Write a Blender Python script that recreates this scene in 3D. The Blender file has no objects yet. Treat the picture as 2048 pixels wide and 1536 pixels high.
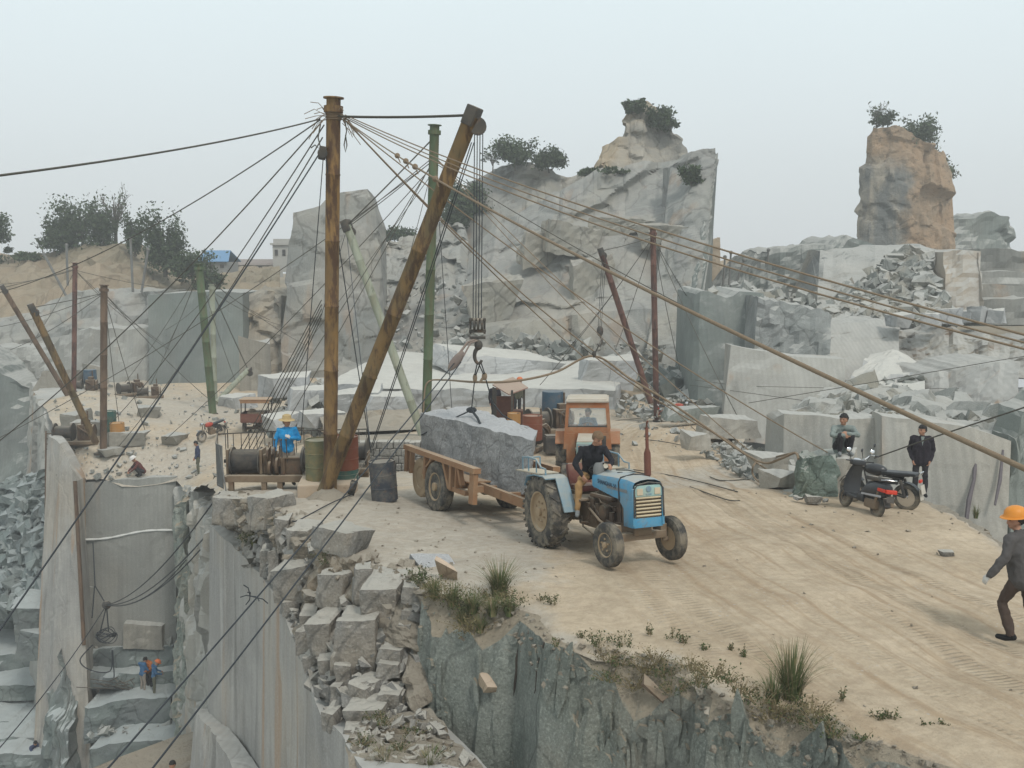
import bpy, bmesh, math, random
import numpy as np
from mathutils import Vector, Matrix, Euler
from mathutils.geometry import delaunay_2d_cdt
R = math.radians
C = bpy.context.scene.collection
SC = bpy.context.scene
# ------------------------------------------------------------------ camera
CZ = 5.0                      # eye height over the road by the tractor
F = 2000.0                    # focal length in pixels of the 2048 px wide photograph
PITCH = math.atan(248.0 / F)
cd = bpy.data.cameras.new('camera'); cam = bpy.data.objects.new('camera', cd); C.objects.link(cam)
cd.sensor_width = 36.0; cd.lens = 36.0 * F / 2048.0; cd.clip_end = 3000; cd.clip_start = 0.1
cam.location = (0, 0, CZ); cam.rotation_euler = (R(90) - PITCH, 0, 0)
SC.camera = cam
# ------------------------------------------------------------------ sky, sun, exposure
SUN_EL, SUN_AZ = R(52), R(150)          # high, behind the viewer's right shoulder
w = bpy.data.worlds.new('World'); SC.world = w; w.use_nodes = True
nt = w.node_tree; nt.nodes.clear()
wo = nt.nodes.new('ShaderNodeOutputWorld')
sky = nt.nodes.new('ShaderNodeTexSky'); sky.sky_type = 'NISHITA'; sky.sun_disc = False
sky.sun_elevation = SUN_EL; sky.sun_rotation = SUN_AZ; sky.dust_density = 5; sky.air_density = 1.2
b1 = nt.nodes.new('ShaderNodeBackground'); b1.inputs[1].default_value = 0.09
nt.links.new(sky.outputs[0], b1.inputs[0])
tc = nt.nodes.new('ShaderNodeTexCoord'); sp = nt.nodes.new('ShaderNodeSeparateXYZ')
nt.links.new(tc.outputs['Generated'], sp.inputs[0])
cr = nt.nodes.new('ShaderNodeValToRGB')
e = cr.color_ramp.elements
e[0].position = 0.0; e[0].color = (0.75, 0.795, 0.81, 1)
e[1].position = 0.30; e[1].color = (0.89, 1.02, 1.05, 1)
x_ = e.new(0.12); x_.color = (0.82, 0.895, 0.92, 1)
x_ = e.new(1.0); x_.color = (0.92, 1.0, 1.04, 1)
nt.links.new(sp.outputs[2], cr.inputs[0])
nz_ = nt.nodes.new('ShaderNodeTexNoise'); nz_.inputs['Scale'].default_value = 2.2; nz_.inputs['Detail'].default_value = 4
nt.links.new(tc.outputs['Generated'], nz_.inputs['Vector'])
mr_ = nt.nodes.new('ShaderNodeMapRange'); mr_.inputs[3].default_value = 0.97; mr_.inputs[4].default_value = 1.03
nt.links.new(nz_.outputs[0], mr_.inputs[0])
b2 = nt.nodes.new('ShaderNodeBackground')
nt.links.new(cr.outputs[0], b2.inputs[0]); nt.links.new(mr_.outputs[0], b2.inputs[1])
ms = nt.nodes.new('ShaderNodeMixShader'); ms.inputs[0].default_value = 0.9
nt.links.new(b1.outputs[0], ms.inputs[1]); nt.links.new(b2.outputs[0], ms.inputs[2])
nt.links.new(ms.outputs[0], wo.inputs[0])
sd = bpy.data.lights.new('sun', 'SUN'); sun = bpy.data.objects.new('sun', sd); C.objects.link(sun)
sd.energy = 1.7; sd.angle = R(10); sd.color = (1.0, 0.95, 0.88)
sun.rotation_euler = Vector((-math.sin(SUN_AZ) * math.cos(SUN_EL), -math.cos(SUN_AZ) * math.cos(SUN_EL), -math.sin(SUN_EL))).to_track_quat('-Z', 'Y').to_euler()
SC.view_settings.view_transform = 'Standard'; SC.view_settings.look = 'None'
SC.view_settings.exposure = 0.0; SC.view_settings.gamma = 1.0
# ------------------------------------------------------------------ helpers
cp, sp_ = math.cos(PITCH), math.sin(PITCH)
def P(px, py, d):                    # the point seen at photograph pixel (px, py), d metres ahead
    u = (px - 1024) / F; v = (768 - py) / F
    k = d / (cp + v * sp_)
    return Vector((u * k, d, CZ + k * (v * cp - sp_)))
def rng(s): return np.random.default_rng(s)
# --- numpy noise
def _h(ix, iy, iz, s):
    n = (ix.astype(np.int64) * 73856093) ^ (iy.astype(np.int64) * 19349663) ^ (iz.astype(np.int64) * 83492791) ^ (s * 2654435761 % (1 << 31))
    n = (n ^ (n >> 13)) * 1274126177 & 0x7fffffff
    n = (n ^ (n >> 16)) * 668265263 & 0x7fffffff
    return (n & 0xffffff) / float(0xffffff)
def vnoise(p, s=0):
    p = np.asarray(p, float); i = np.floor(p).astype(np.int64); f = p - i; f = f * f * (3 - 2 * f)
    r = 0
    for a in (0, 1):
        for b in (0, 1):
            for c in (0, 1):
                wgt = (f[:, 0] if a else 1 - f[:, 0]) * (f[:, 1] if b else 1 - f[:, 1]) * (f[:, 2] if c else 1 - f[:, 2])
                r = r + wgt * _h(i[:, 0] + a, i[:, 1] + b, i[:, 2] + c, s)
    return r * 2 - 1
def fbm(p, s=0, o=4):
    r = 0; a = 1.0; q = np.asarray(p, float)
    for k in range(o):
        r = r + a * vnoise(q, s + k); a *= 0.5; q = q * 2.03
    return r
def facet(p, s=0, tilt=0.7, joint=0.0):           # broken-rock field: every cell a plane of its own offset and tilt
    p = np.asarray(p, float); i = np.floor(p).astype(np.int64)
    best = np.full(len(p), 1e9); val = np.zeros(len(p)); val2 = np.zeros(len(p)); second = np.full(len(p), 1e9)
    for a in (-1, 0, 1):
        for b in (-1, 0, 1):
            for c in (-1, 0, 1):
                j = i + np.array([a, b, c])
                g = lambda k: _h(j[:, 0], j[:, 1], j[:, 2], s * 17 + k)
                q = p - (j + np.stack([g(1), g(2), g(3)], 1))
                d = (q * q).sum(1)
                v = (g(4) * 2 - 1) + tilt * ((g(5) * 2 - 1) * q[:, 0] + (g(6) * 2 - 1) * q[:, 1] + (g(7) * 2 - 1) * q[:, 2])
                m = d < best; m2 = (~m) & (d < second); val2 = np.where(m, val, np.where(m2, v, val2))
                second = np.where(m, best, np.minimum(second, d))
                val = np.where(m, v, val); best = np.where(m, d, best)
    e_ = np.sqrt(second) - np.sqrt(best); wq = .5 * np.clip(1 - e_ / .09, 0, 1); val = val * (1 - wq) + val2 * wq
    if joint:
        val = val - joint * np.clip(1 - e_ / 0.10, 0, 1)
    return val
# --- objects
def tag(o, label=None, cat=None, group=None, kind=None):
    if label: o['label'] = label
    if cat: o['category'] = cat
    if group: o['group'] = group
    if kind: o['kind'] = kind
    return o
def link(name, me, mats, parent=None):
    o = bpy.data.objects.new(name, me); C.objects.link(o)
    for m in (mats if isinstance(mats, (list, tuple)) else [mats]): me.materials.append(m)
    if parent is not None: o.parent = parent
    return o
def raw(name, V, Fc, mat, parent=None, smooth=False, mi=None):
    me = bpy.data.meshes.new(name)
    me.from_pydata([tuple(v) for v in V], [], Fc); me.update()
    if smooth: me.polygons.foreach_set('use_smooth', [True] * len(me.polygons))
    if mi is not None: me.polygons.foreach_set('material_index', mi)
    return link(name, me, mat, parent)
def empty(name, loc=(0, 0, 0), label=None, cat=None, group=None, rot=None):
    o = bpy.data.objects.new(name, None); C.objects.link(o); o.empty_display_size = 0.2
    o.location = loc
    if rot is not None: o.rotation_euler = rot
    return tag(o, label, cat, group)
def copy_tree(o, parent=None):
    c = o.copy(); C.objects.link(c)
    if parent is not None: c.parent = parent
    for ch in list(o.children): copy_tree(ch, c)
    return c
class MB:                                  # collects shapes, builds them as ONE mesh object
    def __init__(s): s.V = []; s.F = []; s.M = []; s.m = 0
    def add(s, V, Fc):
        n = len(s.V); s.V += [Vector(v) for v in V]; s.F += [tuple(i + n for i in f) for f in Fc]; s.M += [s.m] * len(Fc); return s
    def box(s, c, sz, rot=None, taper=1.0, bev=0.0):
        hx, hy, hz = sz[0] / 2, sz[1] / 2, sz[2] / 2
        c = Vector(c); M = rot.to_3x3() if isinstance(rot, Matrix) else (Euler(rot).to_matrix() if rot else Matrix.Identity(3))
        if bev <= 0:
            V = [M @ Vector((x * (taper if z > 0 else 1), y * (taper if z > 0 else 1), z)) + c for z in (-hz, hz) for x, y in ((-hx, -hy), (hx, -hy), (hx, hy), (-hx, hy))]
            return s.add(V, [(3, 2, 1, 0), (4, 5, 6, 7), (0, 1, 5, 4), (1, 2, 6, 5), (2, 3, 7, 6), (3, 0, 4, 7)])
        b = min(bev, hx * .9, hy * .9, hz * .9); bm = bmesh.new()
        bmesh.ops.create_cube(bm, size=1)
        for v in bm.verts: v.co = Vector((v.co.x * sz[0] * (taper if v.co.z > 0 else 1), v.co.y * sz[1] * (taper if v.co.z > 0 else 1), v.co.z * sz[2]))
        bmesh.ops.bevel(bm, geom=bm.edges[:], offset=b, segments=2, affect='EDGES', profile=.6)
        bm.verts.ensure_lookup_table()
        V = [M @ v.co + c for v in bm.verts]; Fc = [[v.index for v in f.verts] for f in bm.faces]; bm.free()
        return s.add(V, Fc)
    def cone(s, a, b, r0, r1=None, n=12, cap=True):
        a, b = Vector(a), Vector(b); r1 = r0 if r1 is None else r1
        q = (b - a).to_track_quat('Z', 'Y').to_matrix(); V = []
        for p, r in ((a, r0), (b, r1)):
            for k in range(n):
                t = 2 * math.pi * k / n; V.append(p + q @ Vector((r * math.cos(t), r * math.sin(t), 0)))
        Fc = [(k, (k + 1) % n, n + (k + 1) % n, n + k) for k in range(n)]
        if cap: Fc += [tuple(range(n - 1, -1, -1)), tuple(range(n, 2 * n))]
        return s.add(V, Fc)
    def tube(s, pts, r, n=6, cap=True):
        pts = [Vector(p) for p in pts]; m = len(pts); V = []
        rs = r if isinstance(r, (list, tuple)) else [r] * m
        t0 = (pts[1] - pts[0]).normalized()
        u = t0.orthogonal().normalized()
        for i, p in enumerate(pts):
            t = (pts[min(i + 1, m - 1)] - pts[max(i - 1, 0)]).normalized()
            u = (u - t * u.dot(t)); u = u.normalized() if u.length > 1e-6 else t.orthogonal().normalized()
            v = t.cross(u)
            for k in range(n):
                a = 2 * math.pi * k / n; V.append(p + (u * math.cos(a) + v * math.sin(a)) * rs[i])
        Fc = [(i * n + k, i * n + (k + 1) % n, (i + 1) * n + (k + 1) % n, (i + 1) * n + k) for i in range(m - 1) for k in range(n)]
        if cap: Fc += [tuple(range(n - 1, -1, -1)), tuple(range((m - 1) * n, m * n))]
        return s.add(V, Fc)
    def lathe(s, prof, c=(0, 0, 0), axis='Z', n=24, M=None, cap=True):   # prof: (radius, along)
        V = []; c = Vector(c)
        for r, z in prof:
            for k in range(n):
                a = 2 * math.pi * k / n
                p = Vector((r * math.cos(a), r * math.sin(a), z))
                if axis == 'Y': p = Vector((p.x, p.z, p.y))
                elif axis == 'X': p = Vector((p.z, p.x, p.y))
                if M is not None: p = M @ p
                V.append(p + c)
        m = len(prof)
        Fc = [(i * n + k, i * n + (k + 1) % n, (i + 1) * n + (k + 1) % n, (i + 1) * n + k) for i in range(m - 1) for k in range(n)]
        if cap and prof[0][0] > 1e-4: Fc.append(tuple(range(n - 1, -1, -1)))
        if cap and prof[-1][0] > 1e-4: Fc.append(tuple(range((m - 1) * n, m * n)))
        return s.add(V, Fc)
    def prism(s, poly, dvec):                               # polygon (3D points) pushed along dvec
        n = len(poly); poly = [Vector(p) for p in poly]; d = Vector(dvec)
        return s.add(poly + [p + d for p in poly], [tuple(range(n - 1, -1, -1)), tuple(range(n, 2 * n))] + [(k, (k + 1) % n, n + (k + 1) % n, n + k) for k in range(n)])
    def ball(s, c, r, n=10, m=6, M=None):
        r = Vector(r) if not isinstance(r, (int, float)) else Vector((r, r, r)); V = []; c = Vector(c)
        for i in range(m + 1):
            th = math.pi * i / m
            for k in range(n):
                a = 2 * math.pi * k / n
                p = Vector((r.x * math.sin(th) * math.cos(a), r.y * math.sin(th) * math.sin(a), r.z * math.cos(th)))
                V.append((M @ p if M is not None else p) + c)
        return s.add(V, [(i * n + k, (i + 1) * n + k, (i + 1) * n + (k + 1) % n, i * n + (k + 1) % n) for i in range(m) for k in range(n)])
    def build(s, name, mat, parent=None, smooth=False, ang=None):
        me = bpy.data.meshes.new(name)
        me.from_pydata([tuple(v) for v in s.V], [], s.F)
        bm = bmesh.new(); bm.from_mesh(me); bmesh.ops.recalc_face_normals(bm, faces=bm.faces[:]); bm.to_mesh(me); bm.free()
        if smooth or ang:
            me.polygons.foreach_set('use_smooth', [True] * len(me.polygons))
            if ang: me.set_sharp_from_angle(angle=R(ang))
        if any(s.M): me.polygons.foreach_set('material_index', s.M)
        me.update()
        return link(name, me, mat, parent)
def sag(a, b, drop, n=12):
    a, b = Vector(a), Vector(b)
    return [a.lerp(b, k / n) - Vector((0, 0, 4 * drop * (k / n) * (1 - k / n))) for k in range(n + 1)]
# ------------------------------------------------------------------ materials
class N:
    def __init__(s, name):
        s.m = bpy.data.materials.new(name); s.m.use_nodes = True; s.t = s.m.node_tree
        s.b = s.t.nodes['Principled BSDF']; s.tc = s.t.nodes.new('ShaderNodeTexCoord')
    def set(s, n, i, v):
        if hasattr(v, 'is_output'): s.t.links.new(v, n.inputs[i])
        else: n.inputs[i].default_value = v
    def mapv(s, scale, src='Object', rot=(0, 0, 0), loc=(0, 0, 0)):
        n = s.t.nodes.new('ShaderNodeMapping'); s.set(n, 0, s.tc.outputs[src] if isinstance(src, str) else src)
        n.inputs['Scale'].default_value = scale if hasattr(scale, '__len__') else (scale,) * 3
        n.inputs['Rotation'].default_value = rot; n.inputs['Location'].default_value = loc
        return n.outputs[0]
    def noise(s, scale, detail=4, rough=.55, vec=None, dist=0.0):
        n = s.t.nodes.new('ShaderNodeTexNoise'); s.set(n, 'Vector', vec if vec is not None else s.tc.outputs['Object'])
        n.inputs['Scale'].default_value = scale; n.inputs['Detail'].default_value = detail
        n.inputs['Roughness'].default_value = rough; n.inputs['Distortion'].default_value = dist
        return n.outputs[0]
    def vor(s, scale, vec=None, feat='F1', out=0):
        n = s.t.nodes.new('ShaderNodeTexVoronoi'); s.set(n, 'Vector', vec if vec is not None else s.tc.outputs['Object'])
        n.feature = feat; n.inputs['Scale'].default_value = scale; return n.outputs[out]
    def rampv(s, x, a, b, lo=0.0, hi=1.0):
        n = s.t.nodes.new('ShaderNodeMapRange'); n.interpolation_type = 'SMOOTHSTEP'
        for i, v in enumerate((x, a, b, lo, hi)): s.set(n, i, v)
        return n.outputs[0]
    def mix(s, f, a, b, mode='MIX'):
        n = s.t.nodes.new('ShaderNodeMix'); n.data_type = 'RGBA'; n.blend_type = mode
        c = lambda v: v if hasattr(v, 'is_output') else (*v, 1)
        s.set(n, 0, f); s.set(n, 6, c(a)); s.set(n, 7, c(b)); return n.outputs[2]
    def math(s, op, a, b=0.0):
        n = s.t.nodes.new('ShaderNodeMath'); n.operation = op; s.set(n, 0, a); s.set(n, 1, b); n.use_clamp = False; return n.outputs[0]
    def bump(s, h, st=.5, dist=.05, prev=None):
        n = s.t.nodes.new('ShaderNodeBump'); s.set(n, 'Height', h); n.inputs['Strength'].default_value = st; n.inputs['Distance'].default_value = dist
        if prev is not None: s.t.links.new(prev, n.inputs['Normal'])
        return n.outputs[0]
    def up(s):
        g = s.t.nodes.new('ShaderNodeNewGeometry'); q = s.t.nodes.new('ShaderNodeSeparateXYZ'); s.t.links.new(g.outputs['Normal'], q.inputs[0]); return q.outputs[2]
    def attr(s, name, out='Fac'):
        n = s.t.nodes.new('ShaderNodeAttribute'); n.attribute_name = name; return n.outputs[out]
    def done(s, col, rough=.9, normal=None, metal=0.0, spec=.25):
        s.set(s.b, 'Base Color', col if hasattr(col, 'is_output') else (*col, 1)); s.set(s.b, 'Roughness', rough); s.set(s.b, 'Metallic', metal)
        s.b.inputs['Specular IOR Level'].default_value = spec
        if normal is not None: s.t.links.new(normal, s.b.inputs['Normal'])
        return s.m
def rock(name, base, dark=None, tan=(.42, .33, .22), tanamt=.3, green=0.0, dust=(.43, .425, .395), dustamt=.75, streak=.35, scale=1.0, bump=.6, lines=0.0, speck=.25, stain=0.0, dth=(.50, .85), sth=.60):
    n = N(name); dark = dark or tuple(c * .62 for c in base)
    a = n.noise(.35 * scale, 8, .62, dist=.6)
    col = n.mix(n.rampv(a, .38, .66), dark, base)
    st = n.noise(1.0, 5, .6, n.mapv((1.6 * scale, 1.6 * scale, .16 * scale)))
    col = n.mix(n.math('MULTIPLY', n.rampv(st, .5, .72), streak), col, tuple(c * .55 for c in base))
    st2 = n.noise(1.0, 4, .6, n.mapv((2.3 * scale, 2.3 * scale, .12 * scale), loc=(7, 3, 1)))
    col = n.mix(n.math('MULTIPLY', n.rampv(st2, .54, .74), streak), col, tuple(min(.8, c * 1.35) for c in base))
    if tanamt: col = n.mix(n.math('MULTIPLY', n.rampv(n.noise(.22 * scale, 5, .6, n.mapv((1, 1, .7), loc=(31, 5, 9))), .46, .66), tanamt), col, tan)
    if green: col = n.mix(n.math('MULTIPLY', n.rampv(n.noise(.5 * scale, 5, .6, n.mapv(1, loc=(3, 51, 9))), .36, .6), green), col, (.175, .222, .195))
    if stain:
        s3 = n.noise(1.0, 3, .5, n.mapv((1.1 * scale, 1.1 * scale, .03), loc=(2, 9, 4)))
        col = n.mix(n.math('MULTIPLY', n.rampv(s3, sth, sth + .10), stain), col, (.36, .20, .09) if sth > .55 else (.17, .12, .08))
        s4 = n.noise(1.0, 3, .5, n.mapv((1.3 * scale, 1.3 * scale, .03), loc=(22, 9, 4)))
        col = n.mix(n.math('MULTIPLY', n.rampv(s4, sth, sth + .10), stain), col, tuple(c * .35 for c in base))
    sk = n.noise(26, 3, .7)
    col = n.mix(n.math('MULTIPLY', n.rampv(sk, .5, .75), speck), col, tuple(min(.75, c * 1.7) for c in base))
    col = n.mix(n.math('MULTIPLY', n.rampv(sk, .5, .28), speck), col, tuple(c * .45 for c in base))
    crk = n.vor(.55 * scale, n.mapv((1, 1, .55), src=n_dist(n)), 'DISTANCE_TO_EDGE')
    if not lines: col = n.mix(n.math('MULTIPLY', n.rampv(crk, .030, .006), .45), col, tuple(c * .35 for c in base))
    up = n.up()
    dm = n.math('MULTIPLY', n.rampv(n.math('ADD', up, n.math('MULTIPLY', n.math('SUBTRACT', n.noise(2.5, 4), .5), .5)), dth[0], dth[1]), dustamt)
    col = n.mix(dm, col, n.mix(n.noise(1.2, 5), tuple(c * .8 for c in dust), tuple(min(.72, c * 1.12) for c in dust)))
    nb = n.bump(n.noise(3.0 * scale, 9, .72), bump, .16); nb = n.bump(n.noise(1.0, 6, .7, n.mapv((7 * scale, 7 * scale, 1.2 * scale))), bump * .5, .06, nb)
    if lines:
        wv = n.t.nodes.new('ShaderNodeTexWave'); n.set(wv, 'Vector', n.mapv((1, .8, .02))); wv.inputs['Scale'].default_value = 1.4; wv.inputs['Distortion'].default_value = 2.5; wv.inputs['Detail'].default_value = 4; wv.inputs['Detail Scale'].default_value = 2
        nb = n.bump(wv.outputs['Fac'], lines, .05, nb)
        col = n.mix(n.math('MULTIPLY', n.rampv(wv.outputs['Fac'], .15, .9), .22 * lines + .1), col, tuple(c * .62 for c in base))
    nb = n.bump(n.rampv(crk, 0, .05), .3, .05, nb)
    return n.done(col, .93, nb, spec=.15)
def n_dist(n):
    q = n.t.nodes.new('ShaderNodeVectorMath'); q.operation = 'MULTIPLY_ADD'
    nz = n.t.nodes.new('ShaderNodeTexNoise'); nz.inputs['Scale'].default_value = .8; n.t.links.new(n.tc.outputs['Object'], nz.inputs['Vector'])
    n.t.links.new(nz.outputs['Color'], q.inputs[0]); q.inputs[1].default_value = (1.2, 1.2, 1.2); n.t.links.new(n.tc.outputs['Object'], q.inputs[2])
    return q.outputs[0]
def paint(name, col, rust=.3, rough=.6, dirt=.35, dirtcol=(.34, .26, .17), scale=1.0, metal=0.0, rustcol=(.17, .08, .04)):
    n = N(name)
    c = n.mix(n.noise(3 * scale, 5), tuple(x * .82 for x in col), tuple(min(.85, x * 1.12) for x in col))
    c = n.mix(n.math('MULTIPLY', n.rampv(n.noise(6 * scale, 7, .7), .54, .66), rust), c, rustcol)
    d = n.math('MULTIPLY', n.rampv(n.noise(2.2 * scale, 7, .7, n.mapv(1, loc=(4, 4, 4))), .38, .7), dirt)
    c = n.mix(d, c, dirtcol)
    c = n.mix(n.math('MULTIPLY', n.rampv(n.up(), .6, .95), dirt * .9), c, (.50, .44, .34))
    return n.done(c, n.mix(d, (rough,) * 3, (.95,) * 3), n.bump(n.noise(14 * scale, 6, .7), .25, .01), metal)
def flat(name, col, rough=.8, metal=0.0, var=.2, scale=9, spec=.3):
    n = N(name)
    return n.done(n.mix(n.noise(scale, 5), tuple(x * (1 - var) for x in col), tuple(min(.9, x * (1 + var)) for x in col)), rough, n.bump(n.noise(scale * 3, 4), .2, .01), metal, spec)
# ------------------------------------------------------------------ rock and ground materials
M = {}
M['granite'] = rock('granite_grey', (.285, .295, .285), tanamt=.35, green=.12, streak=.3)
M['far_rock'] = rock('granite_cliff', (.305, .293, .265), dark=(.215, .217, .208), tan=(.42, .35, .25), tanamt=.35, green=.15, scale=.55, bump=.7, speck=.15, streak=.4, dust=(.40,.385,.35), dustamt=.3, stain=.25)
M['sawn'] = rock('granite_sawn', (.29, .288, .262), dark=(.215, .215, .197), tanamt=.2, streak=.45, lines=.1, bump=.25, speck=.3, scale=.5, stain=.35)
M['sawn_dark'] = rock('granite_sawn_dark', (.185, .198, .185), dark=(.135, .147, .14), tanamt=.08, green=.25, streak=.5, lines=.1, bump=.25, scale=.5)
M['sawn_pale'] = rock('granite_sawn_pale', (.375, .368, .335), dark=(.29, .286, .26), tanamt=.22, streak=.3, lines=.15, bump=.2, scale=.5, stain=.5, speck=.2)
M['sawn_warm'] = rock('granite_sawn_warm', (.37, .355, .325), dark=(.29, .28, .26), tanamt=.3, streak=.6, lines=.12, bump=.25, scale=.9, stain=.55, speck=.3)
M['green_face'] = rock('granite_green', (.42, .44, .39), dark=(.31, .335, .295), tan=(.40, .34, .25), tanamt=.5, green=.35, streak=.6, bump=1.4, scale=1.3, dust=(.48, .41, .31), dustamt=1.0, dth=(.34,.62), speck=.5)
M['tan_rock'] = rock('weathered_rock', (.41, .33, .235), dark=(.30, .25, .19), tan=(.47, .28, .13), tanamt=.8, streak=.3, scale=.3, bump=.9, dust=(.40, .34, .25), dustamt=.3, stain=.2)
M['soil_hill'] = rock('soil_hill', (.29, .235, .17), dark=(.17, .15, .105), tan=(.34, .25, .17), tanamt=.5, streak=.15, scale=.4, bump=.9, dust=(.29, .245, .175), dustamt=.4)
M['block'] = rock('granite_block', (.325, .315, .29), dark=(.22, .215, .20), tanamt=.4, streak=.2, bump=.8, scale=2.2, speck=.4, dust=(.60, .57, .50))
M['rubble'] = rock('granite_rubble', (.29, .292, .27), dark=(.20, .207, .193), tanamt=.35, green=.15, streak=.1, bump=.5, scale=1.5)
def ground_mat():
    n = N('dusty_ground')
    dust = n.attr('dust'); rd = n.attr('road', 'Vector')
    base = n.mix(n.rampv(n.noise(.5, 7, .6), .35, .68), (.45, .365, .26), (.565, .465, .34))
    base = n.mix(n.math('MULTIPLY', n.rampv(n.noise(1.7, 8, .7, n.mapv(1, loc=(9, 2, 0))), .5, .75), .5), base, (.32, .25, .18))
    grey = n.mix(n.noise(1.4, 7, .65), (.38, .345, .285), (.53, .485, .41))
    dm = n.rampv(n.math('ADD', dust, n.math('MULTIPLY', n.math('SUBTRACT', n.noise(1.1, 6, .65), .5), 1.1)), .3, .7)
    col = n.mix(dm, base, grey)
    ts = n.noise(1.0, 6, .62, n.mapv((5.5, .22, 1), src=rd))
    ts2 = n.noise(1.0, 3, .5, n.mapv((1.5, .1, 1), src=rd, loc=(3, 3, 0)))
    band = n.attr('track')
    col = n.mix(n.math('MULTIPLY', n.math('MULTIPLY', n.rampv(ts, .46, .70), .7), band), col, (.33, .23, .14))
    col = n.mix(n.math('MULTIPLY', n.math('MULTIPLY', n.rampv(ts2, .5, .7), .4), band), col, (.40, .29, .185))
    lug = n.t.nodes.new('ShaderNodeTexWave'); lug.bands_direction = 'Y'; n.set(lug, 'Vector', n.mapv((.6, 3.4, 1), src=rd)); lug.inputs['Scale'].default_value = 1; lug.inputs['Distortion'].default_value = 2.5; lug.inputs['Detail'].default_value = 3
    lm = n.math('MULTIPLY', n.rampv(n.noise(1.0, 2, .5, n.mapv((2.0, .06, 1), src=rd, loc=(8, 1, 0))), .54, .62), band)
    col = n.mix(n.math('MULTIPLY', n.math('MULTIPLY', lug.outputs['Fac'], lm), .12), col, (.36, .26, .165))
    pb = n.vor(9, feat='F1'); 
    col = n.mix(n.math('MULTIPLY', n.rampv(pb, .22, .12), n.rampv(n.noise(.9, 3), .5, .62, 0, .55)), col, (.50, .49, .46))
    col = n.mix(n.rampv(n.noise(14, 4, .7), .62, .8, 0, .35), col, (.30, .22, .15))
    col = n.mix(n.rampv(n.noise(5, 9, .75), .40, .62, .35, 0), col, (.27, .205, .145))
    col = n.mix(n.rampv(n.noise(4, 8, .72, n.mapv(1, loc=(2, 7, 3))), .52, .70, 0, .4), col, (.56, .48, .37))
    nb = n.bump(n.noise(2.0, 9, .72), .8, .10)
    nb = n.bump(n.math('MULTIPLY', ts, band), .6, .05, nb)
    nb = n.bump(n.math('MULTIPLY', lug.outputs['Fac'], lm), .7, .04, nb)
    nb = n.bump(n.noise(20, 7, .75), .7, .025, nb)
    return n.done(col, .97, nb, spec=.1)
M['ground'] = ground_mat()
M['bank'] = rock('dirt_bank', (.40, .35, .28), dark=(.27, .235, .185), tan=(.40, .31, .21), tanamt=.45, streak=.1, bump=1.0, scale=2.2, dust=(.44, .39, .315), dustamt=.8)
# ------------------------------------------------------------------ ground height, from where things touch it
CTRL = [P(*c) for c in [(1225,1131,16.0),(1350,1115,16.6),(1095,1092,18.0),(875,1022,21.5),(660,990,23),(768,998,22),(1840,987,24.5),(1740,1033,20.7),
    (1180,968,29),(1330,845,48),(1090,892,35),(690,942,30),(640,885,41),(800,858,43),(510,868,54),(437,868,52),(388,952,48),(280,955,49.5),(205,887,50),
    (340,885,52),(148,775,64),(425,830,58),(290,797,66),(240,768,74),(130,800,64),(1225,817,52),(900,817,52),(1430,842,46),(1480,900,34),(1640,992,23),
    (1560,960,26.5),(440,985,24.5),(590,1042,19.8),(740,1135,15.9),(845,1190,14.7),(2025,1283,13.0),(160,962,49)]]
CTRL += [Vector(v) for v in [(0,14,0),(3,12,0),(6,10,0),(8,7,0),(5,14,0),(9,12,-.1),(4,8,0),(14,4,0),(18,12,-.3),(16,22,-1),(-30,82,-4.3),(0,82,-2),(24,70,-2),(14,60,-2.2),(24,45,-2)]]
_A = np.array([(c.x, c.y) for c in CTRL]); _Z = np.array([c.z for c in CTRL])
def _tps(r2): return np.where(r2 > 1e-9, r2 * np.log(np.maximum(r2, 1e-9)) * .5, 0)
def _fit():
    n = len(_A); K = _tps(((_A[:, None] - _A[None]) ** 2).sum(2)) + np.eye(n) * 2.0
    Q = np.hstack([np.ones((n, 1)), _A]); Mx = np.block([[K, Q], [Q.T, np.zeros((3, 3))]])
    return np.linalg.solve(Mx, np.concatenate([_Z, np.zeros(3)]))
_W = _fit()
def gzs(xy):
    xy = np.asarray(xy, float)
    return _tps(((xy[:, None] - _A[None]) ** 2).sum(2)) @ _W[:-3] + _W[-3] + xy @ _W[-2:]
def gz(x, y): return float(gzs([[x, y]])[0])
def G(px, py):                                   # where the line of sight meets the ground
    lo = 4.0
    for d in np.arange(6.0, 90, .25):
        p = P(px, py, d)
        if p.z < gz(p.x, p.y):
            a, b = d - .25, d
            for _ in range(14):
                m = (a + b) / 2; q = P(px, py, m)
                if q.z < gz(q.x, q.y): b = m
                else: a = m
            p = P(px, py, b); return Vector((p.x, p.y, gz(p.x, p.y)))
    return P(px, py, 60)
def gn(x, y):                                    # ground normal
    h = .4; return Vector((gz(x - h, y) - gz(x + h, y), gz(x, y - h) - gz(x, y + h), 2 * h)).normalized()
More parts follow.
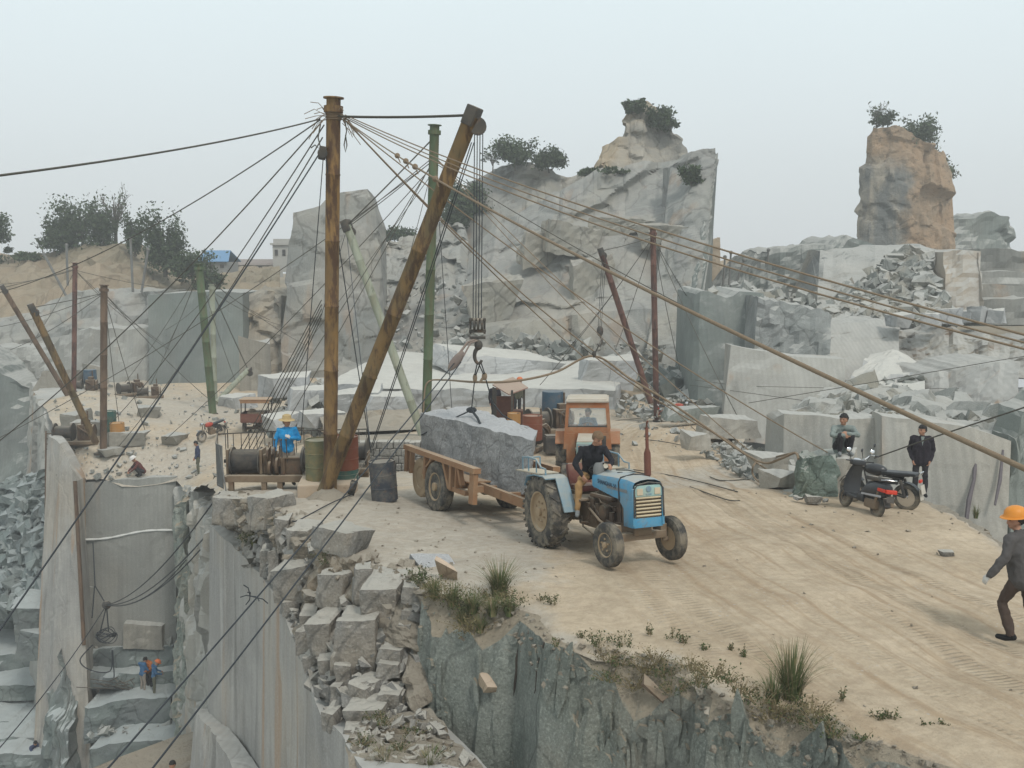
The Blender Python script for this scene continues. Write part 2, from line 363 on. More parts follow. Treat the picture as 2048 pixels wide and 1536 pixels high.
# road centre line in plan, for wheel tracks
ROAD = [G(*c) for c in [(1330,850),(1270,890),(1300,950),(1430,1030),(1640,1150),(1850,1260),(2080,1380)]]
ROAD = [Vector((p.x, p.y)) for p in ROAD] + [Vector((10, 4))]
def road_uv(xy):
    best = np.full(len(xy), 1e9); S = np.zeros(len(xy)); T = np.zeros(len(xy)); acc = 0
    for a, b in zip(ROAD[:-1], ROAD[1:]):
        d = np.array(b - a); L = np.linalg.norm(d); d = d / L
        q = xy - np.array(a); t = np.clip(q @ d, 0, L); off = q - t[:, None] * d
        dist = np.linalg.norm(off, axis=1); sd_ = q[:, 0] * d[1] - q[:, 1] * d[0]
        m = dist < best; best = np.where(m, dist, best); S = np.where(m, sd_, S); T = np.where(m, acc + t, T); acc += L
    return S, T, best
FRONT = [G(*c) for c in [(2300,1690),(1890,1540),(1760,1500),(1700,1480),(1600,1430),(1500,1425),(1420,1400),(1395,1345),(1290,1312),(1190,1300),(1092,1275),(1045,1228),(930,1205),(845,1190)]]
BANK_TOP = [G(*c) for c in [(845,1190),(800,1150),(740,1135),(650,1095),(590,1042),(520,1003),(440,985)]]
LEFT = [Vector((*v, 0)) for v in [(-7.9,26.3),(-9.2,30),(-12,38),(-15.5,46.2),(-16.7,48.6),(-21.2,48.9),(-23.9,52),(-29.5,62),(-33.6,70),(-37,78)]]
BACK = [Vector((*v, 0)) for v in [(-28,84),(0,84),(24,76),(24,50),(11,45)]]
RIGHT = [Vector((p.x, p.y, 0)) for p in [P(*c) for c in [(1480,892,36),(1560,932,30),(1640,962,25.8),(1760,968,25.6),(1840,992,24.2),(1900,1014,22.2),(1960,1042,20.4),(2010,1070,18.7),(2100,1110,16.8)]]] + [Vector((14,13,0)), Vector((18,6,0)), Vector((11,2.5,0))]
OUT = FRONT + BANK_TOP[1:] + LEFT + BACK + RIGHT
def resample(pts, step):
    r = []
    for a, b in zip(pts, pts[1:] + pts[:1]):
        n = max(1, int((b - a).length / step(a)))
        r += [a.lerp(b, k / n) for k in range(n)]
    return r
def inside(xy, poly):
    x, y = xy[:, 0], xy[:, 1]; r = np.zeros(len(xy), bool)
    for a, b in zip(poly, poly[1:] + poly[:1]):
        c = ((a[1] > y) != (b[1] > y)); d = (b[1] - a[1]) if abs(b[1] - a[1]) > 1e-9 else 1e-9
        r ^= c & (x < (b[0] - a[0]) * (y - a[1]) / d + a[0])
    return r
def pdist(xy, poly):
    best = np.full(len(xy), 1e9)
    for a, b in zip(poly, poly[1:] + poly[:1]):
        d = np.array([b[0] - a[0], b[1] - a[1]]); L2 = d @ d + 1e-9
        t = np.clip(((xy - np.array(a[:2])) @ d) / L2, 0, 1)
        best = np.minimum(best, np.linalg.norm(xy - (np.array(a[:2]) + t[:, None] * d), axis=1))
    return best
BND = resample(OUT, lambda p: .25 if p.y < 26 else .9)
_rb = rng(5)
BND = [Vector((p.x + _rb.normal(0, .05), p.y + _rb.normal(0, .05), 0)) for p in BND]
def ground_z(xy):                                # ground with ruts and lumps
    xy = np.asarray(xy, float); z = gzs(xy); s, t, dist = road_uv(xy)
    p3 = np.column_stack([xy, np.zeros(len(xy))])
    far = np.clip((xy[:, 1] - 26) / 20, 0, 1)
    z = z + .05 * fbm(p3 * .9, 3, 4) + (.02 + .10 * far) * fbm(p3 * .45, 8, 3)
    k = np.exp(-(dist / 2.6) ** 2)
    z = z - .034 * k * (np.abs(np.sin(s * 1.9 + .8 * vnoise(np.column_stack([s * .2, t * .12, t * 0]), 4))) ** 2 - .4)
    return z
def build_ground():
    pts = []
    for lo, hi, st in ((2, 20, .17), (20, 34, .34), (34, 86, .85)):
        ys = np.arange(lo, hi, st)
        for i, y in enumerate(ys):
            xs = np.arange(-38, 26, st) + (st / 2 if i % 2 else 0)
            pts.append(np.column_stack([xs, np.full(len(xs), y)]))
    xy = np.vstack(pts); xy = xy + _rb.normal(0, .02, xy.shape)
    poly = [(p.x, p.y) for p in BND]
    vis = np.abs(xy[:, 0]) < xy[:, 1] * .62 + 4
    xy = xy[vis]; xy = xy[inside(xy, poly)]; xy = xy[pdist(xy, poly) > .09]
    n = len(poly); allp = [Vector(p) for p in poly] + [Vector(p) for p in xy]
    r = delaunay_2d_cdt(allp, [(i, (i + 1) % n) for i in range(n)], [], 1, 1e-5)
    V = np.array([(v.x, v.y) for v in r[0]]); z = ground_z(V)
    dE = pdist(V, poly); z = z - .05 * np.exp(-(dE / .35) ** 2) - .10 * np.exp(-(dE / .08) ** 2)
    me = bpy.data.meshes.new('ground'); me.from_pydata(np.column_stack([V, z]).tolist(), [], r[2]); me.update()
    me.polygons.foreach_set('use_smooth', [True] * len(me.polygons))
    s, t, dist = road_uv(V)
    a = me.attributes.new('road', 'FLOAT_VECTOR', 'POINT'); a.data.foreach_set('vector', np.column_stack([s, t, 0 * s]).ravel())
    a = me.attributes.new('track', 'FLOAT', 'POINT'); a.data.foreach_set('value', np.exp(-(dist / 3.4) ** 4))
    # pale stone dust where stone is worked: the left of the bench, the edges and the far yard's heaps
    du = np.zeros(len(V))
    for (x, y, rad, k) in ((-2.5, 18.5, 4.0, 1.0), (-1.2, 16.2, 2.2, 1.0), (-5, 22, 4.5, .95), (6.5, 28, 3.2, .9), (8.2, 25.5, 2.6, .8), (-3, 28, 4, .6), (5, 47, 6, .6), (-2, 50, 8, .55), (-20, 60, 9, .75), (-18, 49, 5, .75), (-34, 72, 10, .9), (-13, 55, 7, .45), (-24, 66, 9, .6), (-3, 42, 8, .5)):
        du = np.maximum(du, k * np.exp(-(((V[:, 0] - x) ** 2 + (V[:, 1] - y) ** 2) / rad ** 2) ** 1.3))
    du = np.maximum(du, .62 * np.exp(-(dE / .5) ** 2))
    a = me.attributes.new('dust', 'FLOAT', 'POINT'); a.data.foreach_set('value', du)
    o = link('ground', me, M['ground']); tag(o, 'sandy quarry road and yard of pale dust with wheel tracks', None, None, 'structure'); return o
build_ground()
# ------------------------------------------------------------------ rock walls
def cliff(name, cols, mat, thick=3.0, seed=1, amp=.35, cell=(1.6, 1.6, 2.2), small=.10, res=.3, jag=.25, back=(0, 1), slope=0.0, joint=.0, label=None, kind='structure', cat=None, group=None, steps=None, parent=None):
    T = []; B = []; Mid = []
    for c in cols:
        if len(c) == 3: T.append(Vector(c[0])); B.append(Vector(c[2])); Mid.append(Vector(c[1]))
        elif len(c) == 6: T.append(P(*c[:3])); B.append(P(*c[3:]))
        else: T.append(Vector(c[0])); B.append(Vector(c[1]))
    T, B = np.array(T), np.array(B)
    seg = np.maximum(np.linalg.norm(np.diff(T, axis=0), axis=1), np.linalg.norm(np.diff(B, axis=0), axis=1) * .6)
    cum = np.concatenate([[0], np.cumsum(seg)]); n = max(3, int(cum[-1] / res) + 1)
    s = np.linspace(0, cum[-1], n); s = np.unique(np.concatenate([s, cum])); n = len(s)
    T = np.column_stack([np.interp(s, cum, T[:, k]) for k in range(3)]); B = np.column_stack([np.interp(s, cum, B[:, k]) for k in range(3)])
    if Mid: Mid = np.array(Mid); Mid = np.column_stack([np.interp(s, cum, Mid[:, k]) for k in range(3)])
    if jag:
        q = np.column_stack([s / (cell[0] * .8), s * 0 + seed, s * 0])
        T[:, 2] += jag * .7 * facet(q, seed + 3, .9) + jag * .3 * fbm(q * 2.7, seed, 3)
    H = np.linalg.norm(T - B, axis=1).max(); nr = max(3, int(H / res)); nr = min(nr, 140)
    tang = np.gradient((T + B) / 2, axis=0)[:, :2]; tang /= np.linalg.norm(tang, axis=1)[:, None] + 1e-9
    nf = np.column_stack([tang[:, 1], -tang[:, 0], np.zeros(n)])
    if (nf[:, :2] * -((T + B) / 2)[:, :2]).sum() < 0: nf = -nf
    bv = np.array([back[0], back[1], 0.0]); bv /= np.linalg.norm(bv)
    rows = []; cs = np.array(cell)
    def disp(Q):
        d = amp * facet(Q / cs, seed, .8, joint) + small * facet(Q / (cs * .37) + 11.3, seed + 1, .9) + small * .45 * fbm(Q / (cs * .25), seed + 2, 3)
        return d
    for r in range(nr + 1):
        t = r / nr
        if len(Mid):
            t0_ = .72
            if t <= t0_: Q = B * (1 - t / t0_) + Mid * (t / t0_)
            else: Q = Mid * (1 - (t - t0_) / (1 - t0_)) + T * ((t - t0_) / (1 - t0_))
            d = disp(Q) * (1 if t <= t0_ else 1 - .75 * (t - t0_) / (1 - t0_)); rows.append(Q + nf * d[:, None]); continue
        if steps: tt = np.interp(t, *steps)
        else: tt = t
        Q = B * (1 - tt) + T * tt; Q[:, 2] = B[:, 2] * (1 - t) + T[:, 2] * t
        d = disp(Q); rows.append(Q + nf * d[:, None])
    topd = rows[-1] - T
    nb = max(2, int(thick / max(res, .25))); nb = min(nb, 30)
    for r in range(1, nb + 1):
        t = r / nb
        Q = T + topd * (1 - t) + bv * thick * t + np.array([0, 0, slope * thick * t])
        Q[:, 2] += (small * .8 * fbm(Q / (cs * .5), seed + 5, 3)) + small * .5 * facet(Q / (cs * .5), seed + 6)
        rows.append(Q)
    for t in (.35, 1.0): 
        Q = rows[nr + nb].copy(); Q[:, 2] = Q[:, 2] * (1 - t) + (B[:, 2] - .5) * t; Q += bv * .3 * t; rows.append(Q)
    V = np.vstack(rows); m = len(rows)
    Fc = [(i * n + k, i * n + k + 1, (i + 1) * n + k + 1, (i + 1) * n + k) for i in range(m - 1) for k in range(n - 1)]
    Fc += [tuple(i * n for i in range(m)), tuple(i * n + n - 1 for i in range(m - 1, -1, -1))]
    o = raw(name, V, Fc, mat, parent)
    return tag(o, label, cat, group, kind)
def stone_mesh(sz, seed, jit=.10, rough=.015, res=.14, mb=None):
    rs = rng(seed); sx, sy, sz_ = sz
    nx, ny, nz = [int(min(14, max(3, round(q / res)))) for q in sz]
    bm = bmesh.new(); bmesh.ops.create_cube(bm, size=2)
    cor = {}
    for a in (-1, 1):
        for b in (-1, 1):
            for c in (-1, 1): cor[(a, b, c)] = np.array([a * sx / 2, b * sy / 2, c * sz_ / 2]) + rs.normal(0, jit, 3) * np.array([sx, sy, sz_])
    bm.free()
    V = []; Fc = []; idx = {}
    def vid(u, v, w_):
        k = (round(u * 1000), round(v * 1000), round(w_ * 1000))
        if k not in idx:
            q = 0
            for (a, b, c), p in cor.items(): q = q + p * (u if a > 0 else 1 - u) * (v if b > 0 else 1 - v) * (w_ if c > 0 else 1 - w_)
            idx[k] = len(V); V.append(q)
        return idx[k]
    def face(n1, n2, f):
        for i in range(n1):
            for j in range(n2): Fc.append((f(i / n1, j / n2), f((i + 1) / n1, j / n2), f((i + 1) / n1, (j + 1) / n2), f(i / n1, (j + 1) / n2)))
    face(nx, ny, lambda a, b: vid(a, b, 1.0)); face(ny, nx, lambda a, b: vid(b, a, 0.0))
    face(nx, nz, lambda a, b: vid(a, 0.0, b)); face(nz, nx, lambda a, b: vid(b, 1.0, a))
    face(nz, ny, lambda a, b: vid(0.0, b, a)); face(ny, nz, lambda a, b: vid(1.0, a, b))
    V = np.array(V); nrm = V / np.array([sx, sy, sz_]) * 2
    # knock corners and edges off a little, then roughen
    e_ = np.sort(np.abs(nrm), axis=1); edge = np.clip((e_[:, 1] - .8) / .25, 0, 1) * np.clip((e_[:, 2] - .8) / .2, 0, 1)
    m = min(sz); V = V * (1 - .06 * edge * (m / np.linalg.norm(V, axis=1).clip(.1)))[:, None]
    dd = rough * (fbm(V * 5 + seed, seed, 3) + 1.2 * facet(V * 2.6 + seed * 3.1, seed, 1.0))
    V = V + nrm / np.linalg.norm(nrm, axis=1)[:, None] * dd[:, None]
    return V, Fc
def stone(name, c, sz, rz=0, seed=1, mat=None, label=None, group=None, tilt=(0, 0), jit=.07, rough=.02, cat='stone block', parent=None, res=.14):
    V, Fc = stone_mesh(sz, seed, jit, rough, res)
    o = raw(name, V, Fc, mat or M['block'], parent)
    o.location = c; o.rotation_euler = (tilt[0], tilt[1], rz)
    return tag(o, label, cat, group)
def shards(name, spots, mat, seed=1, label=None, kind='stuff', group=None, flatn=.55):   # spots: (position, size) - broken pieces, one uncounted heap
    rs = rng(seed); V = []; Fc = []
    base = [np.array(v, float) for v in [(-1,-1,-1),(1,-1,-1),(1,1,-1),(-1,1,-1),(-1,-1,1),(1,-1,1),(1,1,1),(-1,1,1)]]
    fs = [(3,2,1,0),(4,5,6,7),(0,1,5,4),(1,2,6,5),(2,3,7,6),(3,0,4,7)]
    for p, s in spots:
        q = np.array([b + rs.normal(0, .33, 3) for b in base]) * np.array([rs.uniform(.5, 1), rs.uniform(.4, .9), rs.uniform(.2, .2 + flatn)]) * s * .5
        Mx = np.array(Euler((rs.normal(0, .45), rs.normal(0, .45), rs.uniform(0, 6.28))).to_matrix())
        n = len(V); V += list(q @ Mx.T + np.array(p)); Fc += [tuple(i + n for i in f) for f in fs]
    return tag(raw(name, V, Fc, mat), label, None, group, kind)
def heap(name, quad, num, smin, smax, mat, seed, label, bury=.15):       # quad: four (px,py,d) corners of the slope the pieces lie on
    rs = rng(seed); q = [np.array(P(*c)) for c in quad]; sp2 = []
    for _ in range(num):
        u, v = rs.uniform(0, 1), rs.uniform(0, 1)
        p = (q[0] * (1 - u) + q[1] * u) * (1 - v) + (q[3] * (1 - u) + q[2] * u) * v
        s = smin + (smax - smin) * rs.uniform(0, 1) ** 2.6
        p = p + rs.normal(0, .10, 3) * s + np.array([0, 0, s * bury]); sp2.append((p, s))
    return shards(name, sp2, mat, seed, label)
def slope_sheet(name, rows, mat, seed=1, amp=.25, cell=1.2, res=.35, label=None, small=.08):      # lofted sheet through rows of (px,py,d)
    A = []
    nmax = max(sum((P(*b) - P(*a)).length for a, b in zip(r[:-1], r[1:])) for r in rows); n = int(min(160, max(4, nmax / res)))
    for r in rows:
        p = np.array([P(*c) if not isinstance(c, Vector) else c for c in r]); L = np.concatenate([[0], np.cumsum(np.linalg.norm(np.diff(p, axis=0), axis=1))]); t = np.linspace(0, L[-1], n)
        A.append(np.column_stack([np.interp(t, L, p[:, k]) for k in range(3)]))
    out = []
    for i, (a, b) in enumerate(zip(A[:-1], A[1:])):
        k = int(min(120, max(2, np.linalg.norm(a - b, axis=1).mean() / res)))
        for j in range(k + (i == len(A) - 2)): out.append(a + (b - a) * j / k)
    V = np.vstack(out); m = len(out)
    fade = np.repeat(np.clip(np.arange(m) / 4.0, 0, 1), n)
    V[:, 2] += fade * amp * facet(V / cell, seed, .9) + fade * small * fbm(V / cell * 2.2, seed, 4)
    return tag(raw(name, V, [(i * n + k, i * n + k + 1, (i + 1) * n + k + 1, (i + 1) * n + k) for i in range(m - 1) for k in range(n - 1)], mat), label, None, None, 'structure')
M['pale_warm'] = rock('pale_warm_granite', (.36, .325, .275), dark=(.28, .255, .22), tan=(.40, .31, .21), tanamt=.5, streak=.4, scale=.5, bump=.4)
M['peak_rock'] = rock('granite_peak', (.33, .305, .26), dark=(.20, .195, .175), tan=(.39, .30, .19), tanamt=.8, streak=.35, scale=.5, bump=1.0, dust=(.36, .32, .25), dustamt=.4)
# ------------------------------------------------------------------ the near cliff under the road
def off(p, dx, dy, z): return Vector((p.x + dx, p.y + dy, z))
LEDGE = [P(*c) for c in [(708,1523,12.3),(650,1432,14.3),(617,1349,15.8),(585,1262,17.5),(559,1204,19),(494,1121,22.5),(422,1049,26)]]
near = []
_fr = []
for p, q in zip(FRONT[:-1], FRONT[1:]):
    for k in range(4): _fr.append(p.lerp(q, k / 4))
_fr.append(FRONT[-1])
def px_of(p): dz = p.z - CZ; zc = p.y * cp - dz * sp_; return 1024 + F * p.x / zc
for p in _fr:
    x = px_of(p); m = max(np.exp(-((x - 945) / 75) ** 4), np.exp(-((x - 1300) / 115) ** 4), .55 * np.exp(-((x - 1560) / 60) ** 4), .30 * np.exp(-((x - 1720) / 40) ** 2))
    m = m * (.75 + .35 * math.sin(x * .045)) ; a_, b_ = .05 + .36 * m, .05 + .58 * m
    near.append((Vector((p.x + .05, p.y + .10, p.z - .03)), Vector((p.x - .43 * a_, p.y - .90 * a_, p.z - b_)), Vector((p.x - .45 - .3 * a_, p.y - .95 - .5 * a_, -6.5))))
cliff('cliff_face', near, M['green_face'], thick=1.2, seed=11, amp=.045, cell=(1.3, 1.3, 7.0), small=.022, res=.05, jag=.0, back=(.45, .9), joint=.9, slope=-.12, label='green grey granite cliff face under the road edge')
cliff('rubble_bank', [(Vector((t.x, t.y, t.z - .03)), Vector((l.x + .15, l.y + .25, l.z - .1))) for t, l in zip(BANK_TOP, [Vector((-1.2, 13.9, -1.3)), Vector((-1.5, 13.5, -1.35)), LEDGE[1] + Vector((.4, .3, 0)), LEDGE[2], LEDGE[3], LEDGE[5] + Vector((.8, -1, 0)), LEDGE[6]])],
      M['bank'], thick=.7, seed=23, amp=.20, cell=(.7, .7, .55), small=.07, res=.09, jag=.0, slope=-.1, back=(.6, .8), label='dirt bank with broken stone below the bench edge')
cliff('sawn_wall', [(l, Vector((l.x - (.25 + .05 * k) , l.y - .15, -16.5))) for k, l in enumerate([P(735,1575,11.2)] + LEDGE)], M['sawn_warm'], thick=1.6, seed=31, amp=.05, cell=(2.4, 2.4, 6), small=.02, res=.14, jag=.03, back=(.91, .42), slope=-.1, label='tall pale sawn granite wall with vertical streaks and a rust stain')
slope_sheet('ledge', [[P(700,1540,12.2), P(980,1560,11.6)], [P(690,1490,13.0), P(800,1470,13.1), P(960,1530,12.05)], [P(690,1440,13.9), P(760,1415,14.2), P(825,1385,14.4)]], M['bank'], 41, .07, .4, .08, 'dusty ledge of dirt and chips at the cliff foot', .04)
mb = MB()
def face_y(x, z):                     # plan depth of the cliff face at this x and height
    k = min(range(len(near)), key=lambda q: abs(near[q][1].x - x)); m_, b_ = near[k][1], near[k][2]
    if z > m_.z: t_ = near[k][0]; return t_.lerp(m_, min(1, max(0, (t_.z - z) / max(1e-3, t_.z - m_.z)))).y
    t = (m_.z - z) / (m_.z - b_.z); return m_.lerp(b_, t).y
def on_face(px, py, out=.02):           # the point of the cliff face or of the dirt slope on it seen at this pixel
    q = P(px, py, 13)
    for _ in range(25): q = P(px, py, .5 * q.y + .5 * (face_y(q.x, q.z) - out))
    return q
for pts, r in (([(1090,1285),(1078,1330),(1074,1380),(1064,1430),(1050,1490),(1046,1545)], [.02,.035,.03,.045,.03,.05]), ([(1034,1290),(1034,1340),(1026,1395)], [.03,.035,.02]), ([(985,1400),(970,1425),(962,1450)], [.02,.035,.02]), ([(1132,1310),(1128,1400),(1112,1440)], [.008,.012,.006]), ([(1345,1420),(1330,1500),(1332,1560)], [.01,.014,.01]), ([(1180,1440),(1175,1530)], [.008,.012])):
    out = []
    for x, y in pts:
        q = P(x, y, 13)
        for _ in range(12): q = P(x, y, face_y(q.x, q.z) + .02)
        out.append(q)
    mb.tube(out, r, 6)
tag(mb.build('rock_crack', flat('dark_crack', (.055, .045, .035), .95, 0, .4)), 'dark open cracks running down the green cliff face', None, None, 'structure')
rsf = rng(15); mb = MB()
for _ in range(340):
    px, py = rsf.uniform(835, 1900), rsf.uniform(1215, 1536)
    q = on_face(px, py, 0.0); k = min(range(len(near)), key=lambda i: abs(near[i][1].x - q.x))
    if q.z > near[k][1].z - .12 or q.z < -4: continue
    tn = (near[min(k + 1, len(near) - 1)][1] - near[max(k - 1, 0)][1]); ang = math.atan2(tn.y, tn.x) + rsf.normal(0, .10)
    h_ = .12 + .9 * rsf.uniform() ** 2.2; w_ = .04 + .22 * rsf.uniform() ** 1.8; t_ = .02 + .05 * rsf.uniform()
    mt = Matrix.Rotation(ang, 4, 'Z') @ Matrix.Rotation(rsf.normal(.04, .05), 4, 'X') @ Matrix.Rotation(rsf.normal(0, .10), 4, 'Y')
    c_ = q + Vector((-.4, -.9, 0)) * .012; n_ = 7; poly = []
    for i in range(n_):
        a = 2 * math.pi * (i + rsf.uniform(-.3, .3)) / n_; poly.append(mt @ Vector((w_ * .6 * math.cos(a) * rsf.uniform(.6, 1.1), t_ * .5, h_ * .6 * math.sin(a) * rsf.uniform(.6, 1.1))) + c_)
    mb.prism(poly, mt.to_3x3() @ Vector((0, -t_, 0)))
tag(mb.build('rock_flakes', M['green_face']), 'upright flakes split from the green cliff face', None, None, 'structure')
# lower shelf and right wall of the pit
def boxrock(name, tops, zb, mat, seed, thick, back, label, **k):
    return cliff(name, [(Vector(t), Vector((t[0], t[1], zb))) for t in tops], mat, thick=thick, seed=seed, back=back, label=label, **k)
tp = [P(150,1545,26.5), P(195,1522,27.5), P(300,1496,29), P(380,1462,30.5)]
slope_sheet('lower_shelf', [[P(60,1640,24.5), P(300,1640,24.5), P(470,1600,25.5)], tp + [P(440,1440,31)]], M['bank'], 43, .10, .9, .2, 'pale dusty shelf at the foot of the sawn wall')
cliff('lower_wall', [(P(480,1556,20.5), P(500,1700,20.0)), (P(440,1490,22.5), P(440,1700,22)), (P(402,1440,25), P(395,1700,24.4)), (P(388,1418,26.2), P(378,1600,25.8))], M['sawn_warm'], thick=.5, seed=37, amp=.05, cell=(2, 2, 3), small=.02, res=.15, jag=.04, back=(1, .2), label='short pale granite wall with a rough white top edge')
cliff('pit_wall', [(Vector((-7.9, 26.3, -2.3)), Vector((-8.3, 26.2, -15.8))), (Vector((-9.1, 30, -3.2)), Vector((-9.7, 29.6, -16))), (Vector((-11.6, 37, -4.2)), Vector((-12.3, 36.6, -16))), (Vector((-14.6, 45, -5.6)), Vector((-15.5, 44.8, -16.5))), (Vector((-16.5, 48.8, -6.0)), Vector((-16.9, 48.8, -16.5)))],
      M['sawn_pale'], thick=2.5, seed=47, amp=.34, cell=(1.1, 1.1, 3.0), small=.14, res=.16, jag=.3, back=(1, .1), slope=.05, label='rough white and green right hand wall of the quarry pit')
cliff('pit_buttress', [(350,1010,46.5,350,1500,42.5),(362,1000,45,372,1500,41),(372,1002,43,384,1500,40)], M['green_face'], thick=1.2, seed=49, amp=.2, cell=(.6,.6,1.5), small=.08, res=.14, label='dark green edge strip of the pit wall')
# the column of rock with the crouching man on it
cliff('rock_column', [(163,968,48.9,178,1310,48.2),(200,966,48.8,215,1310,48.1),(260,960,48.8,270,1310,48.0),(330,952,48.8,330,1310,48.0),(352,950,48.9,352,1310,48.2)], M['sawn'], thick=3, seed=53, amp=.03, cell=(3, 3, 2.6), small=.012, res=.2, jag=.10, label='sawn granite column face with pale cut lines at the pit')
mb = MB()
for (a, b) in (((166,1079), (352,1058)), ((176,1172), (345,1166))):
    pts = [P(a[0] + (b[0] - a[0]) * t, a[1] + (b[1] - a[1]) * t + 3 * math.sin(t * 7), 48.55 - .02 * t) for t in np.linspace(0, 1, 20)]
    mb.tube(pts, [.045 + .03 * abs(math.sin(k * 2.1)) for k in range(20)], 5)
M['white_dust'] = flat('white_stone_dust', (.56, .56, .53), .95, 0, .1)
tag(mb.build('cut_line', M['white_dust']), 'white crumbled saw cut ledges across the column', None, None, 'structure')
cliff('rock_slab', [(98,872,50.5,60,1600,47.5),(118,884,49,118,1600,46.2),(140,925,48.4,160,1600,45.6),(156,962,48.1,188,1600,45.3)], M['sawn_warm'], thick=.9, seed=59, amp=.05, cell=(2,2,8), small=.03, res=.25, jag=.1, label='tall thin granite slab wall with a rusty brown edge left of the column')
# pit floor benches, stepping down towards the viewer
def bench(name, x0, x1, ytop, ybot, d, deep, mat, seed, label, dy=0, dz=0.0, x0b=None, x1b=None):
    return cliff(name, [(x0, ytop + dy, d, x0b or x0, ybot + dy, d - .25), ((x0 + x1) / 2, ytop + dy * .4, d - .15, (x0 + x1) / 2, ybot + dy * .4, d - .4), (x1, ytop, d, x1b or x1, ybot, d - .25)], mat, thick=deep, seed=seed, amp=.10, cell=(2.2, 2.2, 1.2), small=.05, res=.16, jag=.12, slope=dz, label=label)
M['bench_rock'] = rock('granite_bench', (.175, .19, .185), dark=(.12, .135, .135), tanamt=.08, green=.3, streak=.3, scale=1.2, bump=.5, dust=(.47, .50, .49))
bench('pit_bench', 168, 345, 1293, 1345, 47.9, 3, M['bench_rock'], 61, 'upper granite bench in the pit', 8)
bench('pit_bench', 168, 348, 1342, 1372, 47.0, 1.6, M['bench_rock'], 62, 'thin granite bench in the pit', 6)
bench('pit_bench', 168, 342, 1392, 1466, 45.3, 3, M['bench_rock'], 63, 'granite bench the three workers stand on', 22)
bench('pit_bench', 176, 345, 1478, 1660, 43.2, 3, M['bench_rock'], 64, 'lowest granite bench in the pit', 18)
heap('pit_rubble', [(185,1330,48.6),(335,1310,48.2),(330,1230,49),(260,1262,49)], 90, .15, 1.0, M['rubble'], 66, 'broken stone lying at the foot of the column')
heap('pit_rubble', [(180,1472,44.0),(340,1462,44.2),(340,1440,45.6),(190,1458,45.4)], 40, .12, .6, M['rubble'], 67, 'stone chips along a pit bench')
stone('stone_block', P(292,1268,48.2), (2.0,1.0,1.3), .1, 71, M['sawn'], 'big broken pale block standing in the pit corner behind the workers', tilt=(0,.08))
# left part of the pit
cliff('pit_ridge', [(92,1262,49,100,1700,43.5),(118,1262,47.8,125,1700,43.2),(150,1400,46.3,150,1700,43)], M['bench_rock'], thick=2, seed=73, amp=.4, cell=(1.6,1.6,1.8), small=.10, res=.2, jag=.4, label='ridge of dark broken rock between the two pits')
stone('stone_block', P(92,1235,51), (2.8,2,2.2), .2, 74, M['bench_rock'], 'dark rock shelf block above the left steps', jit=.1)
stone('stone_block', P(95,1285,50), (2.4,1.6,1.8), -.1, 75, M['bench_rock'], 'dark rock block below the thin shelf slab at the left steps', jit=.12)
stone('stone_slab', P(82,1203,51), (2.6,1.3,.22), .1, 76, M['bench_rock'], 'thin flat slab lying as a shelf above the left pit', cat='stone slab', jit=.04)
for k, (yt, yb, d) in enumerate([(1236,1292,60),(1290,1312,57),(1310,1362,55.5),(1370,1400,53),(1440,1476,50.5),(1474,1500,48.5),(1505,1640,47)]):
    bench('pit_step', -60, 96 + k * 4 + (15 if k > 3 else 0), yt, yb, d, 3.2, M['bench_rock'], 80 + k, 'step %s of the blue grey left pit' % ['one','two','three','four','five','six','seven'][k], 4)
cliff('pit_step_wall', [(88,1262,50.5,128,1700,44),(60,1256,56,60,1700,50)], M['sawn_pale'], thick=.6, seed=89, amp=.06, cell=(2,2,3), small=.04, res=.25, jag=.1, label='pale side wall of the left steps')
M['rubble_blue'] = rock('granite_rubble_blue', (.25, .275, .27), dark=(.17, .195, .195), tanamt=.05, green=.3, streak=.1, bump=.5, scale=1.5, dust=(.34, .37, .365))
slope_sheet('rubble_slope', [[(-60,1245,58),(50,1240,57),(105,1215,54)],[(-60,1130,62),(60,1090,60),(112,1050,57)],[(-60,1010,66),(60,985,64),(112,920,58)]], M['rubble_blue'], 91, .5, 1.3, .4, 'slope of loose quarry rubble at the left', .15)
heap('rubble_heap', [(-50,1235,57.4),(98,1205,54),(105,930,58),(-50,1000,65)], 1300, .12, 1.25, M['rubble_blue'], 92, 'loose broken granite covering the left slope', .1)
cliff('far_pit_wall', [(-80,700,72,-80,1010,70),(0,745,73,0,1000,70),(60,770,74,62,960,70)], M['sawn_dark'], thick=5, seed=93, amp=.3, cell=(4,4,5), small=.12, res=.5, jag=.4, label='blue grey sawn wall at the far left of the pit')
cliff('yard_side_wall', [(64,766,71,52,1010,67),(82,800,63,74,1000,61),(112,882,54,98,980,54)], M['sawn_pale'], thick=3, seed=95, amp=.2, cell=(2,2,5), small=.08, res=.35, jag=.2, back=(1,.3), label='pale cut edge of the left yard')
# ------------------------------------------------------------------ far left walls, hill
cliff('back_wall', [(-60,640,84,-60,800,78),(60,625,84,60,800,78),(150,590,85,150,800,79),(230,585,85,230,800,79),(310,583,84,310,800,79)], M['far_rock'], thick=8, seed=101, amp=.5, cell=(3.5,3.5,3.5), small=.18, res=.45, jag=.5, label='grey stepped granite wall behind the left masts')
cliff('back_terrace', [(-60,700,78,-60,790,76),(90,690,78,90,790,75),(180,655,78,180,790,75.5),(300,660,78,300,790,75.5)], M['sawn'], thick=5, seed=102, amp=.25, cell=(3,3,2.5), small=.1, res=.4, jag=.4, label='cut granite terrace behind the left masts')
cliff('sawn_back_wall', [(296,588,77,300,850,73),(380,583,77,380,850,73),(450,582,77,450,850,73),(485,585,77,488,850,73)], M['sawn_dark'], thick=6, seed=103, amp=.06, cell=(5,5,6), small=.04, res=.5, jag=.15, label='broad smooth dark grey sawn wall behind the green mast')
